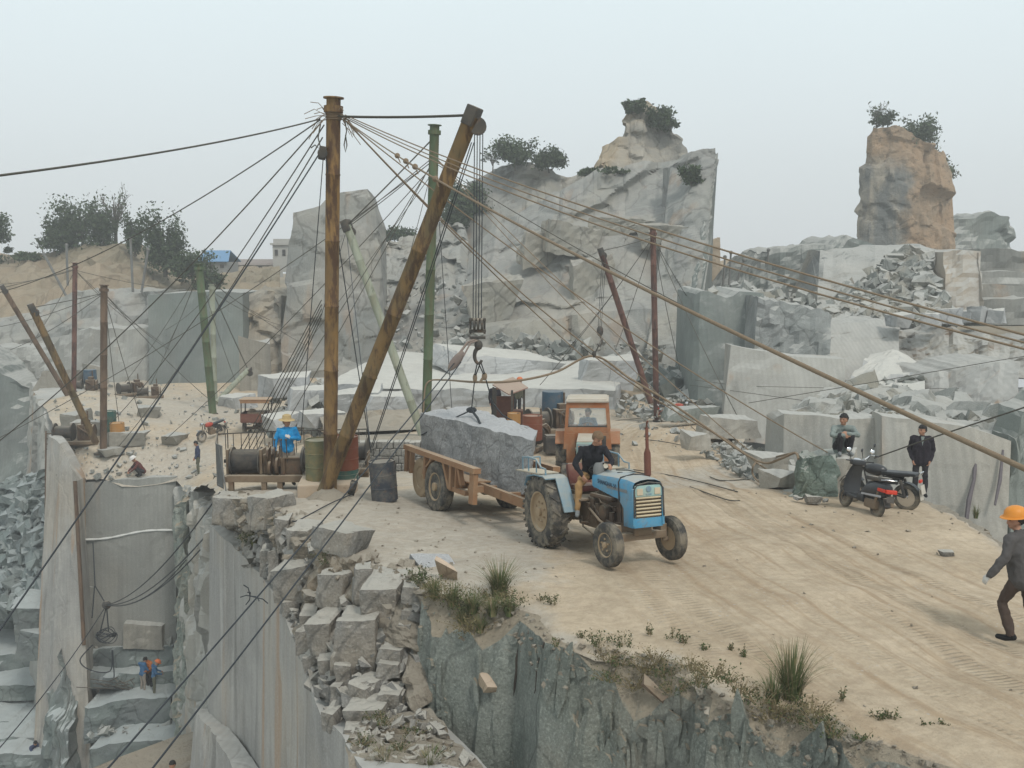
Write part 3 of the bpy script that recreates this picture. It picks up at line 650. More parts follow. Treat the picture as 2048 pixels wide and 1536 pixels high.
cliff('stepped_back_wall', [(482,580,79,482,830,74),(520,582,79,520,830,74),(565,588,79,560,830,74)], M['peak_rock'], thick=6, seed=104, amp=.55, cell=(1.8,1.8,1.6), small=.2, res=.35, jag=.4, label='ledgy tan rock between the sawn wall and the monolith')
stone('rock_slice', P(512,760,71), (2.2,1.4,6.0), .2, 105, M['sawn'], 'upright sawn rock slice standing at the foot of the monolith', cat='rock', jit=.05, res=.4)
slope_sheet('hill', [[(-80,640,88),(100,640,88),(200,600,90),(300,600,92),(350,600,94),(420,600,92),(560,590,92)],[(-80,560,98),(100,556,98),(200,530,98),(290,545,100),(345,570,104),(420,560,106),(560,560,110)],[(-80,514,108),(60,514,108),(130,508,108),(195,490,108),(262,488,108),(310,520,110),(350,562,116),(420,548,122),(560,540,130)],[(-80,520,122),(130,520,122),(262,505,122),(420,535,150),(560,532,150)]], M['soil_hill'], 107, .6, 3, .8, 'brown soil hill with trees behind the left walls', .4)
# ------------------------------------------------------------------ monolith, main cliff
cliff('rock_monolith', [(552,800,75.5,540,830,74),(574,560,76,556,830,74),(588,424,77,575,830,74),(640,408,77.2,630,830,74),(655,392,77.4,655,830,74),(735,380,77.6,720,830,74),(757,440,78,755,830,74.5),(758,500,78.3,775,830,75)][1:], M['far_rock'], thick=4.5, seed=111, amp=.26, cell=(4.2,4.2,2.6), small=.05, res=.2, jag=.15, label='tall free standing grey granite monolith with a flat slanting top behind the rusty mast', kind=None, cat='rock', slope=-.1)
cliff('rubble_ridge', [(690,620,80,690,760,73),(760,500,92,745,760,74),(800,480,96,800,760,73),(850,470,96,850,760,72),(930,440,94,930,760,71)], M['far_rock'], thick=8, seed=113, amp=.8, cell=(3.2,3.2,1.8), small=.2, res=.4, jag=.6, label='sloping ledges of broken grey rock beside the monolith')
cliff('wooded_shoulder', [(840,505,98,840,700,88),(900,420,99,880,700,88),(935,368,100,930,700,88),(985,338,100,985,700,87),(1050,330,100,1050,700,87),(1120,345,100,1110,700,86),(1160,345,100,1160,700,86),(1215,330,100,1215,700,86)], M['far_rock'], thick=10, seed=115, amp=.8, cell=(4,4,5), small=.16, res=.5, jag=.6, label='left shoulder of the big cliff under the trees')
cliff('rock_peak', [(1180,350,91,1170,560,86),(1204,296,91.5,1192,560,86),(1238,278,91,1228,560,86),(1258,222,93,1250,560,86),(1292,204,93,1290,560,86),(1330,232,93,1330,560,86),(1346,262,92,1350,560,86),(1372,295,91,1370,560,85),(1378,330,90,1385,560,85)], M['peak_rock'], thick=4, seed=117, amp=.9, cell=(3.4,3.4,3.2), small=.26, res=.2, jag=.35, back=(.15,1), label='weathered tan peak on top of the big cliff')
cliff('big_cliff', [(870,560,86,850,735,71),(930,520,88,900,735,71),(1000,440,89,960,735,70.5),(1060,410,89,1030,735,70),(1120,390,89,1110,735,69.5),(1190,345,88.5,1190,735,69),(1250,340,88,1250,735,68.5),(1310,330,87,1300,735,68),(1372,312,85,1350,740,67)], M['far_rock'], thick=6, seed=119, amp=.8, cell=(5.2,5.2,7.0), small=.13, res=.2, jag=.5, joint=.22, label='great grey granite cliff face of broken ledges', steps=([0,.25,.4,.6,.75,1],[0,.12,.35,.5,.8,1]))
cliff('cliff_slab', [(1340,330,81,1290,750,66),(1385,306,80,1335,750,65.5),(1408,300,79.5,1356,752,65),(1434,294,79,1377,755,64.5)], M['far_rock'], thick=1.6, seed=121, amp=.26, cell=(3,3,3.4), small=.08, res=.22, jag=.25, back=(-.2,1), label='straight right hand slab edge of the big cliff')
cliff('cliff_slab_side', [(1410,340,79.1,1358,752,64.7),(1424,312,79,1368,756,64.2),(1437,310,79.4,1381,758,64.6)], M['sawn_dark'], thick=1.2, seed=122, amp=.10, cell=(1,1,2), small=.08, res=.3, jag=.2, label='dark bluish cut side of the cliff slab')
for k, (x, y, d, sx, sy, sz, rz, ti, lb) in enumerate([(1150,478,78.5,5.2,3,2.0,.2,.12,'jutting overhanging ledge block in the middle of the big cliff'),(1240,455,79.5,4.4,3,1.8,-.15,-.1,'overhanging ledge block under the peak of the big cliff'),(1180,560,75,3.4,2.5,3.4,.3,0,'square buttress block low on the big cliff'),(1085,500,79,3.2,2.4,2.6,.5,.1,'wedge shaped block on the left of the big cliff'),(1325,470,76.5,3.6,2.4,2.2,-.3,.05,'ledge block near the right end of the big cliff'),(985,600,74,3.4,2,2.8,.1,0,'low grey buttress block left of the hoist ropes')]):
    stone('rock_buttress', P(x, y, d), (sx, sy, sz), rz, 130 + k, M['far_rock'], lb, tilt=(.1, ti), jit=.13, rough=.08, cat='rock', res=.3)
heap('cliff_rubble', [(760,720,72),(1000,700,70),(960,560,79),(780,560,84)], 220, .12, .9, M['rubble'], 137, 'broken stone lying on the ledges left of the big cliff')
heap('cliff_rubble', [(1000,715,69),(1330,745,64),(1330,690,66),(1000,680,70)], 160, .2, 1.3, M['rubble'], 138, 'broken stone along the foot of the big cliff')
heap('cliff_rubble', [(1300,800,53),(1420,800,51),(1400,745,58),(1290,745,60)], 260, .15, 1.2, M['sawn_dark'], 1381, 'dark rubble between the big cliff and the dark wall')
# deck of dusty granite in the middle
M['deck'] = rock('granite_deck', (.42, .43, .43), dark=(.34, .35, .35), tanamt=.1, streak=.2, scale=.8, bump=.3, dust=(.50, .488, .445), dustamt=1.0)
cliff('stone_deck', [(655,765,53,655,840,53),(760,776,52.8,760,835,52.8),(860,782,52.5,860,826,52.5),(1100,776,52,1100,822,52),(1228,782,51.5,1232,822,51.5),(1240,770,55,1245,815,54.8)], M['deck'], thick=19, seed=141, amp=.08, cell=(3,3,1), small=.05, res=.3, jag=.12, back=(.05,1), label='broad pale dusty granite deck in the middle of the quarry')
stone('stone_slab', P(990,722,63), (6.5,5,1.3), .3, 142, M['deck'], 'wide white slab lying raised on the back of the deck', tilt=(.05,.1), cat='stone slab', jit=.08)
stone('stone_block', P(1215,742,56), (3.0,1.6,1.5), .2, 143, M['deck'], 'dark edged block at the right end of the deck', jit=.1)
for k, (x, y, d, s, lb) in enumerate([(710,800,50.5,(2.6,1.6,1.5),'pale square block left of the deck front'),(775,815,50,(2.2,1.5,1.2),'pale block right of the rusty mast before the deck'),(620,800,52,(2.2,1.4,1.3),'pale block left of the rusty mast in the yard'),(570,770,56,(2.6,1.8,1.4),'grey block in front of the monolith'),(640,835,47,(1.8,1.2,.8),'low block behind the boulder by the mast'),(560,842,50,(1.5,1.0,.9),'white boulder beside the far truck'),(475,806,62,(1.9,1.4,1.0),'white topped block behind the far truck')]):
    stone('stone_block', P(x, y, d), s, .2 * k, 150 + k, M['deck'], lb, jit=.12)
heap('yard_rubble', [(545,875,50),(660,870,46),(655,770,56),(545,770,60)], 120, .2, 1.2, M['rubble'], 157, 'rubble between the far truck and the deck')
slope_sheet('yard_mound', [[(650,868,40),(760,862,40),(850,858,40)],[(640,838,46),(740,830,45),(850,826,46)],[(640,830,50),(740,822,51),(850,820,52)]], M['ground'] if False else M['bank'], 158, .12, 1, .3, 'low dusty mound before the deck', .08)
heap('yard_rubble', [(1235,835,48),(1420,850,45),(1430,800,50),(1235,795,53)], 260, .08, .55, M['rubble'], 159, 'rubble at the foot of the far pair of red masts')
# ------------------------------------------------------------------ right hand walls
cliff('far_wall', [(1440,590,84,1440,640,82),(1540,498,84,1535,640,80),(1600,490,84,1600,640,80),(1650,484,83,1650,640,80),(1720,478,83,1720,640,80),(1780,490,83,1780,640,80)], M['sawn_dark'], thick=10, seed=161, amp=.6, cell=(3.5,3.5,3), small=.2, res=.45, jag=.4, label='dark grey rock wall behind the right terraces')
cliff('tan_knoll', [(1424,600,96,1424,640,92),(1440,548,98,1440,640,93),(1500,520,100,1500,640,94),(1545,512,100,1560,640,94)], M['tan_rock'], thick=14, seed=162, amp=.4, cell=(3,3,3), small=.2, res=.6, jag=.3, label='tan slope beyond the cliff slab')
cliff('small_pillar', [(1412,480,95,1410,600,93),(1440,476,95,1442,600,93)], M['tan_rock'], thick=2.5, seed=163, amp=.15, cell=(2,2,2), small=.1, res=.4, jag=.1, label='small pale rock pillar beyond the cliff slab')
def tower_mat():
    n = N('rock_tower')
    q = n.t.nodes.new('ShaderNodeSeparateXYZ'); n.t.links.new(n.tc.outputs['Object'], q.inputs[0])
    nz1 = n.math('MULTIPLY', n.math('SUBTRACT', n.noise(.28, 6, .65), .5), 9.0)
    side = n.rampv(n.math('ADD', q.outputs[0], nz1), 38.2, 40.6); topm = n.rampv(n.math('ADD', q.outputs[2], n.math('MULTIPLY', nz1, .5)), 13.5, 16.0)
    f = n.math('MAXIMUM', side, topm)
    grey = n.mix(n.rampv(n.noise(.5, 7, .7, n.mapv((1, 1, .25))), .4, .62), (.17, .175, .165), (.36, .32, .26))
    orange = n.mix(n.rampv(n.noise(.45, 7, .7), .38, .62), (.31, .235, .165), (.37, .26, .17))
    orange = n.mix(n.rampv(n.noise(1.1, 6, .7, n.mapv((1, 1, 2.2), loc=(5, 5, 5))), .52, .66), orange, (.19, .15, .105))
    col = n.mix(f, grey, orange)
    return n.done(col, .95, n.bump(n.noise(1.6, 9, .72), 1.0, .3), spec=.1)
cliff('rock_tower', [(1728,300,103,1706,505,102.4),(1731,272,102.6,1712,505,101.8),(1745,254,102,1735,505,101),(1790,252,101.6,1770,505,100.6),(1825,258,101.6,1815,505,100.4),(1855,280,102,1852,505,101),(1882,315,102.8,1884,505,101.8),(1907,380,103.6,1904,505,102.6)], tower_mat(), thick=6, seed=165, amp=.62, cell=(3.4,3.4,4.4), small=.17, res=.2, jag=.8, joint=.25, back=(.40, 1), slope=-.1, label='isolated weathered orange brown rock tower with shrubs on top', kind=None, cat='rock')
cliff('rock_outcrop', [(1905,440,112,1900,505,110),(1940,436,112,1940,505,110),(1985,428,112,1985,505,110),(2012,430,112,2015,505,110),(2024,470,113,2028,505,111)], M['sawn_dark'], thick=8, seed=167, amp=.5, cell=(3,3,3), small=.2, res=.5, jag=.3, label='low dark rock outcrop to the right of the rock tower', kind=None, cat='rock')
cliff('upper_wall', [(1640,505,80,1630,680,70),(1690,492,80,1680,680,69),(1800,490,79,1790,680,68),(1900,498,78,1890,680,67),(1912,505,77,1912,680,66)], M['granite'], thick=20, seed=168, amp=.4, cell=(4,4,4), small=.1, res=.35, jag=.4, label='greenish grey upper terrace wall below the rock tower')
slope_sheet('upper_slope', [[(1640,655,61),(1800,640,60),(1930,650,58)],[(1650,600,67),(1780,570,67),(1900,620,64)],[(1740,545,72),(1800,512,74),(1850,520,73)]], M['rubble'], 169, .5, 1.4, .4, 'slope of broken white stone under the upper terrace', .15)
heap('rubble_heap', [(1640,650,61),(1920,650,59),(1850,515,73),(1790,505,74)], 900, .15, 1.1, M['rubble'], 170, 'heap of white broken blocks below the rock tower')
heap('rubble_heap', [(1640,690,57),(1800,660,58),(1790,590,67),(1660,600,67)], 380, .12, .9, M['rubble'], 1701, 'broken stone below the left part of the upper terrace')
heap('rubble_heap', [(1690,805,40),(1860,800,39),(1850,760,44),(1700,760,45)], 200, .08, .6, M['rubble'], 1702, 'broken stone at the foot of the white dust slope')
cliff('right_terrace', [(1886,505,70,1890,640,66),(1905,502,70,1905,640,66),(1962,503,69.5,1960,640,65.5),(1966,505,69,1966,640,65)], M['pale_warm'], thick=8, seed=171, amp=.25, cell=(2,2,3), small=.1, res=.4, jag=.2, label='tan vertical block at the far right terrace')
for k, (yt, yb, d) in enumerate([(500,550,73),(545,580,71),(572,606,69),(598,650,67)]):
    cliff('right_terrace', [(1960,yt,d,1960,yb,d-.3),(2060,yt+2,d-1,2060,yb,d-1.3),(2130,yt+3,d-2,2130,yb,d-2.3)], M['sawn'], thick=6, seed=172+k, amp=.2, cell=(4,4,1.5), small=.1, res=.4, jag=.2, label='layered grey terrace at the far right, tier %s' % ['top','second','third','lowest'][k])
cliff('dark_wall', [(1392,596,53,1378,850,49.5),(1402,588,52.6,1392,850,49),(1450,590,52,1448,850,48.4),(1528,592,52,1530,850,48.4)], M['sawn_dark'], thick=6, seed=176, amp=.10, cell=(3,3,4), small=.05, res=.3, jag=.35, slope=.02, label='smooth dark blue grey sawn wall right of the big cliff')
cliff('green_wall', [(1515,592,49.5,1505,760,47.5),(1560,588,49.5,1560,760,47.5),(1640,612,49,1630,760,47.2),(1662,640,49,1655,760,47.2)], M['granite'], thick=6, seed=177, amp=.3, cell=(1.4,1.4,4), small=.12, res=.25, jag=.45, label='rough pale green rock wall behind the white wall')
heap('rubble_heap', [(1400,598,54),(1640,612,55),(1640,585,58),(1420,575,58)], 130, .15, .9, M['rubble'], 178, 'white broken stone along the top of the dark wall')
cliff('white_wall', [(1462,694,46,1440,885,43.5),(1520,704,45.7,1510,885,43),(1610,712,45.2,1596,900,42.5),(1690,716,45.2,1690,900,42.5)], M['sawn_pale'], thick=1.3, seed=179, amp=.07, cell=(4,4,4), small=.03, res=.25, jag=.1, label='smooth white sawn wall behind the seated man')
cliff('mid_terrace', [(1650,642,56,1640,760,50),(1720,646,56,1720,760,50),(1795,650,56,1795,740,50)], M['sawn'], thick=6, seed=180, amp=.25, cell=(3,3,3), small=.1, res=.3, jag=.3, label='grey terrace wall in the middle of the right side')
cliff('stained_terrace', [(1785,655,56,1790,740,53),(1860,662,54.5,1860,745,52),(1950,668,53,1950,745,51),(2070,682,51,2070,760,49)], rock('granite_stained', (.34, .32, .275), dark=(.25, .235, .20), tanamt=.3, streak=.5, scale=.8, stain=1.0, sth=.50, lines=.2, bump=.4), thick=3, seed=181, amp=.18, cell=(1.4,1.4,3), small=.08, res=.25, jag=.3, label='terrace wall with dark vertical water stains')
for k, (x, y, s) in enumerate([(1895,634,1.4),(1940,632,1.1),(1962,632,1.2),(1990,634,1.2),(1860,640,1.0),(1800,640,1.6)]):
    stone('stone_block', P(x, y, 55 - k * .3), (s, .9, .8), .3 * k, 182 + k, M['deck'], ['white slab on the stained terrace, nearest its left end','white block on the stained terrace, second from left','white block on the stained terrace, third from left','white block on the stained terrace, nearest its right end','small white block at the left corner of the stained terrace','flat white block on the ground left of the stained terrace'][k], jit=.12)
slope_sheet('dust_slope', [[(1690,800,41),(1790,790,41),(1850,780,41)],[(1705,745,46),(1770,725,47),(1845,745,47)],[(1745,705,51),(1790,700,51),(1850,738,50.5)]], M['deck'], 188, .25, 2, .3, 'slope of white stone dust on the right', .1)
cliff('tan_wall', [(1830,750,44,1830,880,40),(1870,742,43,1870,880,39),(1960,733,41,1960,880,37),(2040,726,39.5,2038,880,36)], M['sawn_warm'], thick=4, seed=189, amp=.10, cell=(2,2,4), small=.05, res=.22, jag=.15, label='tan streaked sawn wall at the right')
slope_sheet('right_slope', [[(1545,864,30.9),(1575,850,30.5),(1690,860,29.7),(1765,860,29.0),(1950,888,27.7),(2022,910,27.2),(2080,900,27.4)],[(1600,815,37),(1720,795,37),(1850,812,35),(2000,840,33),(2100,845,33)],[(1650,775,42),(1760,765,42),(1860,790,40),(2000,815,37),(2100,815,36.5)]], M['rubble'], 190, .45, 1.3, .25, 'rubble covered slope behind the white blocks', .12)
heap('rubble_heap', [(1700,850,30.5),(2030,895,27.8),(2010,835,34),(1700,795,37)], 520, .06, .6, M['rubble'], 191, 'grey broken stone above the white blocks on the right')
cliff('white_block_wall', [(1548,842,30.5,1545,1040,29.5),(1570,826,30,1560,1040,29),(1640,830,29.6,1640,1040,28.6),(1690,838,29.2,1690,1060,28.2),(1762,836,29,1758,1060,28)], M['sawn_pale'], thick=.9, seed=192, amp=.06, cell=(3,3,3), small=.03, res=.13, jag=.10, label='white granite wall behind the man sitting on the rock')
cliff('white_block_wall', [(1764,832,28.4,1764,1110,27.0),(1830,838,28.0,1828,1120,26.6),(1950,858,27.2,1948,1140,25.6),(2022,884,26.8,2010,1180,25)], M['sawn_pale'], thick=.8, seed=193, amp=.06, cell=(3,3,3), small=.03, res=.13, jag=.08, label='white granite wall behind the man in the dark suit')
cliff('dark_edge_wall', [(2026,880,26.9,2014,1180,25.1),(2044,830,27.2,2044,1180,25.2),(2120,760,27.6,2120,1180,25.4),(2560,735,30,2560,1180,28)], M['sawn_dark'], thick=1.2, seed=194, amp=.12, cell=(1.5,1.5,4), small=.06, res=.15, jag=.2, label='dark green rock wall at the right edge')
mb = MB(); mb.tube([P(1955,905,26.95), P(1950,935,26.8), P(1948,960,26.55), P(1938,1000,26.27), P(1930,1060,25.98)], [.03, .06, .045, .065, .05], 6)
mb.tube([P(2006,900,26.62), P(2000,960,26.2), P(1990,1010,25.85)], [.03, .05, .03], 6)
M['crack'] = flat('dark_crack_moss', (.13, .115, .12), .95, 0, .3)
tag(mb.build('rock_seam', M['crack']), 'dark vertical seams in the white granite wall', None, None, 'structure')
# edge of the road on the right
cliff('road_edge', [(Vector((p.x, p.y, gz(p.x, p.y) - .04)), Vector((p.x + .3, p.y + .3, gz(p.x, p.y) - 3.5))) for p in RIGHT[:9]], M['bank'], thick=.6, seed=195, amp=.08, cell=(.5,.5,.6), small=.04, res=.12, jag=0, back=(-.7,-.7), slope=-.02, label='crumbling right hand edge of the road')
slope_sheet('roadside_rubble_bank', [[(1440,905,33),(1500,960,27.5),(1600,1000,23.2),(1690,1010,22.4)],[(1440,880,36),(1500,925,30),(1600,975,25),(1700,990,23.8)],[(1460,880,38),(1540,920,31.5),(1640,955,26.5),(1720,980,24.6)]], M['rubble'], 196, .12, .5, .12, 'bank of stone chips beside the road', .06)
heap('stone_chips', [(1390,900,34),(1560,1000,23.6),(1700,985,24),(1450,870,38)], 700, .02, .26, M['rubble'], 197, 'stone chips strewn along the right of the road')
# distant ground to the horizon
slope_sheet('plain', [[Vector((-160,112,-4)), Vector((0,112,-4)), Vector((160,112,-4))],[Vector((-200,170,.5)), Vector((0,170,.5)), Vector((200,170,.5))],[Vector((-230,212,2.2)), Vector((0,212,2.2)), Vector((230,212,2.2))]], M['soil_hill'], 198, .5, 12, 6, 'far ground reaching the horizon', .3)
raw('quarry_floor', [(-300,-30,-22), (300,-30,-22), (300,212,-22), (-300,212,-22)], [(0,1,2,3)], M['rubble'])
tag(bpy.data.objects['quarry_floor'], 'deep quarry floor', None, None, 'structure')
# ------------------------------------------------------------------ derrick cranes
M['pole_rust'] = None
def pole_mat(name, a, b, c, rust):
    n = N(name)
    v = n.noise(1.0, 7, .65, n.mapv((2.2, 2.2, .8)))
    col = n.mix(n.rampv(v, .38, .60), a, b)
    col = n.mix(n.math('MULTIPLY', n.rampv(n.noise(1.0, 8, .7, n.mapv((5, 5, 1.2), loc=(3, 1, 7))), .46, .60), rust), col, c)
    col = n.mix(n.math('MULTIPLY', n.rampv(n.noise(1.0, 4, .6, n.mapv((9, 9, .35), loc=(1, 8, 7))), .55, .75), .6), col, tuple(x * .35 for x in a))
    sp3 = n.t.nodes.new('ShaderNodeSeparateXYZ'); n.t.links.new(n.tc.outputs['Object'], sp3.inputs[0])
    return n.done(col, .8, n.bump(n.noise(9, 7, .7), .4, .02), 0.1)
M['pole_rust'] = pole_mat('rusty_yellow_steel', (.16, .105, .05), (.235, .14, .052), (.08, .045, .027), .95)
M['pole_dark'] = pole_mat('rusty_olive_steel', (.12, .092, .05), (.175, .11, .045), (.06, .036, .022), .9)
M['pole_green'] = pole_mat('green_painted_steel', (.075, .11, .06), (.10, .135, .075), (.11, .085, .045), .5)
M['pole_pale'] = pole_mat('pale_green_painted_steel', (.26, .28, .215), (.30, .315, .25), (.20, .17, .10), .35)
M['pole_red'] = pole_mat('red_brown_steel', (.10, .05, .04), (.15, .075, .055), (.05, .03, .026), .8)
M['pole_brown'] = pole_mat('brown_steel', (.115, .08, .055), (.15, .10, .065), (.08, .05, .035), .8)
M['cable'] = flat('steel_cable', (.085, .08, .065), .75, .2, .3)
M['cable_dark'] = flat('dark_wet_cable', (.035, .04, .045), .6, .2, .3)
M['rope'] = flat('dusty_wire_rope', (.20, .15, .10), .9, 0, .25, 40)
M['iron'] = paint('black_iron', (.05, .048, .045), .45, .6, .3, (.20, .16, .11))
def kids(root):
    def add(mb, name, mat, parent=None, **k):
        o_ = root.location if parent is None else root.location
        mb.V = [v - o_ for v in mb.V]
        return mb.build(name, mat, parent or root, **k)
    return add
def pipe(a, b, r, bands=8, seed=0):                    # welded pipe with seams
    a, b = Vector(a), Vector(b); L = (b - a).length; pts = []; rs = []
    for k in range(bands + 1):
        t = k / bands
        for dt, dr in ((-.012, 0), (-.004, .06), (.004, .06), (.012, 0)):
            q = t + dt * 2 / L
            if 0 <= q <= 1: pts.append(a.lerp(b, q)); rs.append(r * (1 + dr))
    return MB().tube(pts, rs, 20)
def ropes(mb, a, b, r, drop=0.0, n=14, sides=5):
    mb.tube(sag(a, b, drop, n), r, sides); return mb
def derrick(label, base, top, r, mat, boom=None, boomr=None, boommat=None, guys=(), cap=True, gr=.014, hoist=None, group='derrick cranes'):
    d = empty('derrick_crane', base, label, 'crane', group); add = kids(d)
    add(pipe(base, top, r, max(4, int((top - base).length / 1.4))), 'mast', mat, ang=40)
    up = (top - base).normalized()
    c = MB(); c.cone(top - up * .12, top + up * .02, r * 1.35, n=18); c.cone(top + up * .02, top + up * .18, r * 1.0, n=18); c.cone(top + up * .18, top + up * .21, r * 1.45, n=18)
    add(c, 'mast_cap', M['iron'] if r < .13 else mat, ang=40)
    f = MB(); f.cone(base - up * .25, base + up * .10, r * 1.75, r * 1.3, n=14); f.box(base + Vector((0, 0, -.08)), (r * 4.2, r * 4.2, .12), bev=.02)
    add(f, 'foot', M['iron'], ang=40)
    if boom:
        a, b = boom
        add(pipe(a, b, boomr or r, max(4, int((b - a).length / 1.3))), 'boom', boommat or mat, ang=40)
        h = MB(); dr = (b - a).normalized()
        h.box(b, (r * 2.3, r * 1.6, r * 2.6), dr.to_track_quat('Z', 'Y').to_matrix().to_4x4(), bev=.03)
        for s in (-1, 0, 1): h.cone(b + Vector((.12, s * .055 - .02, -.05 - r)), b + Vector((.12, s * .055 + .02, -.05 - r)), r * 1.15, n=16)
        add(h, 'boom_head', M['iron'], ang=40)
        t = MB(); tt = top - up * .2
        for s in (-1, 1): ropes(t, tt + Vector((0, s * .06, 0)), b + Vector((0, s * .06, .02)), gr, .03)
        add(t, 'topping_rope', M['cable'])
    for g in guys:
        a = g[1] if isinstance(g[1], Vector) else P(*g[1]); b = g[2] if isinstance(g[2], Vector) else P(*g[2])
        t = MB(); ropes(t, a, b, g[0], g[3] if len(g) > 3 else .1, 16)
        add(t, g[5] if len(g) > 5 else 'guy_cable', M[g[4]] if len(g) > 4 else M['cable'])
    return d, add
B1 = G(660, 990); B1d = B1.y
TA = P(667, 214, B1d - .2); TA2 = P(667, 230, B1d - .2)
BT = P(944, 232, 21.3)
c1 = [(.016, (640,238,B1d-.2), (-90,362,11.5), .1), (.016, (640,240,B1d-.2), (-20,590,38), .5), (.016, (645,242,B1d-.2), (-40,912,28), .4), (.016, (648,250,B1d-.2), (206,862,49), .5), (.016, (645,275,B1d-.2), (238,892,48), .4),
      (.016, (640,305,B1d-.3), (-60,1345,14.5), .12, 'cable_dark'),
      (.0125, (690,230,B1d-.2), (2150,697,9.0), .22, 'rope'), (.011, (690,233,B1d-.2), (2150,712,9.2), .28, 'rope'), (.0125, (690,236,B1d-.2), (2150,724,9.4), .34, 'rope'),
      (.016, (688,238,B1d-.2), (1169,716,27), .15, 'rope'), (.018, (690,240,B1d-.2), (1187,702,27), .25, 'rope'), (.015, (690,241,B1d-.2), (1655,905,23.8), .35, 'rope'),
      (.013, (652,320,B1d-.35), (742,905,24.2), .05, 'cable_dark', 'winch_rope'), (.011, (646,320,B1d-.35), (601,885,25), .02, 'cable_dark', 'winch_rope')]
for k in range(5): c1.append((.011, (643, 600 + k * 9, B1d - .15), (478 + k * 9, 902, 25.4), .03, 'cable', 'winch_rope'))
for k in range(2): c1.append((.012, (948 - k * 5, 285, 21.2), (745 - k * 3, 895, 24.2), .04, 'cable_dark', 'winch_rope'))
d1, add = derrick('tallest derrick crane, rusty yellow mast and slanting boom over the granite block on the trailer', B1, TA, .158, M['pole_rust'], (P(648, 985, B1d - .35), BT), .165, M['pole_dark'], c1, gr=.02)
# frayed tails and loops at the mast head
t = MB(); rs_ = rng(3)
for k in range(22):
    s = -1 if k % 2 else 1; a = TA2 + Vector((s * .16, rs_.normal(0, .1), rs_.normal(0, .06)))
    b = a + Vector((s * rs_.uniform(.05, .5), rs_.normal(0, .15), rs_.uniform(-.55, .22)))
    t.tube([a, a.lerp(b, .5) + Vector((0, 0, rs_.uniform(-.02, .12))), b], .009, 4)
for k in range(7): t.lathe([(.165, -.012), (.185, 0), (.165, .012)], TA2 + Vector((0, 0, -.10 + k * .035)), n=18)
add(t, 'rope_wrap', M['rope'])
t = MB(); t.tube([P(690, 240, 22.4), P(693, 262, 22.4), P(688, 290, 22.4), P(691, 304, 22.4), P(694, 290, 22.4), P(691, 270, 22.4)], .014, 5)
t.tube([P(641, 248, 22.3), P(636, 275, 22.3), P(642, 300, 22.3), P(630, 290, 22.3), P(622, 296, 22.3)], .016, 5)
add(t, 'rope_loop', M['cable'])
sb = MB(); sb.box(P(645, 306, B1d - .35), (.16, .12, .30), (0, .15, 0), bev=.03); sb.cone(P(645, 306, B1d - .45), P(645, 306, B1d - .25), .11, n=18)
add(sb, 'mast_pulley', M['iron'], ang=40)
# hoist
hk = P(955, 660, 21.2)
h = MB()
for k in range(4): ropes(h, P(949 + k * 5.5, 268, 21.2), P(946 + k * 5.5, 640, 21.2), .011, 0, 2)
add(h, 'hoist_rope', M['cable_dark'])
pb = MB()
for k in range(3): pb.cone(hk + Vector((-.09 + k * .08, -.03, .12)), hk + Vector((-.04 + k * .08, -.03, .12)), .135, n=18)
for z in (.22, -.02): pb.box(hk + Vector((0, 0, z)), (.36, .10, .07), bev=.015)
for s in (-1, 1): pb.cone(hk + Vector((s * .15, 0, .26)), hk + Vector((s * .15, 0, -.08)), .022, n=8)
pb.box(hk + Vector((0, 0, -.16)), (.34, .09, .06), bev=.01); pb.ball(hk + Vector((.02, 0, -.32)), (.09, .09, .11), 12, 8)
pbo = add(pb, 'pulley_block', M['iron'], ang=40)
hp = [hk + Vector((.02 + .085 * math.sin(a), 0, -.55 + .16 * math.cos(a))) for a in np.linspace(.2, -4.1, 16)]
hh = MB(); hh.tube([hk + Vector((.02, 0, -.36))] + hp, [.045] + [.05 - .02 * k / 15 for k in range(16)], 8); add(hh, 'hook', M['iron'], ang=50)
tb = MB(); pc = P(912, 722, 21.0); mt = Euler((0, R(38), 0)).to_matrix().to_4x4()
tb.ball(pc, (.10, .05, .26), 12, 8, mt.to_3x3()); tb.tube([hk + Vector((-.02, 0, -.2)), P(935, 685, 21.1), P(920, 705, 21.0)], .03, 6); tb.tube([hk + Vector((.0, -.05, -.22)), P(941, 686, 21.05), P(927, 712, 20.9)], .02, 6)
add(tb, 'tag_pulley', paint('wooden_pulley', (.20, .16, .14), .3), ang=50)
for k, (a, b) in enumerate((((908, 727, 20.95), (190, 1566, 9.5)), ((922, 724, 20.95), (282, 1566, 9.7)))):
    t = MB(); ropes(t, P(*a), P(*b), .0125, .06, 18, 6); add(t, 'tag_line', M['cable_dark'])
# knotted rags on the tag line
t = MB()
for k in range(7):
    a = P(500, 1192, 13.2); b = a + Vector((rs_.normal(0, .10), rs_.normal(0, .05), rs_.uniform(-.22, .2))); t.tube([a, a.lerp(b, .6) + Vector((.03, 0, .02)), b], .008, 4)
add(t, 'rope_knot', M['cable_dark'])
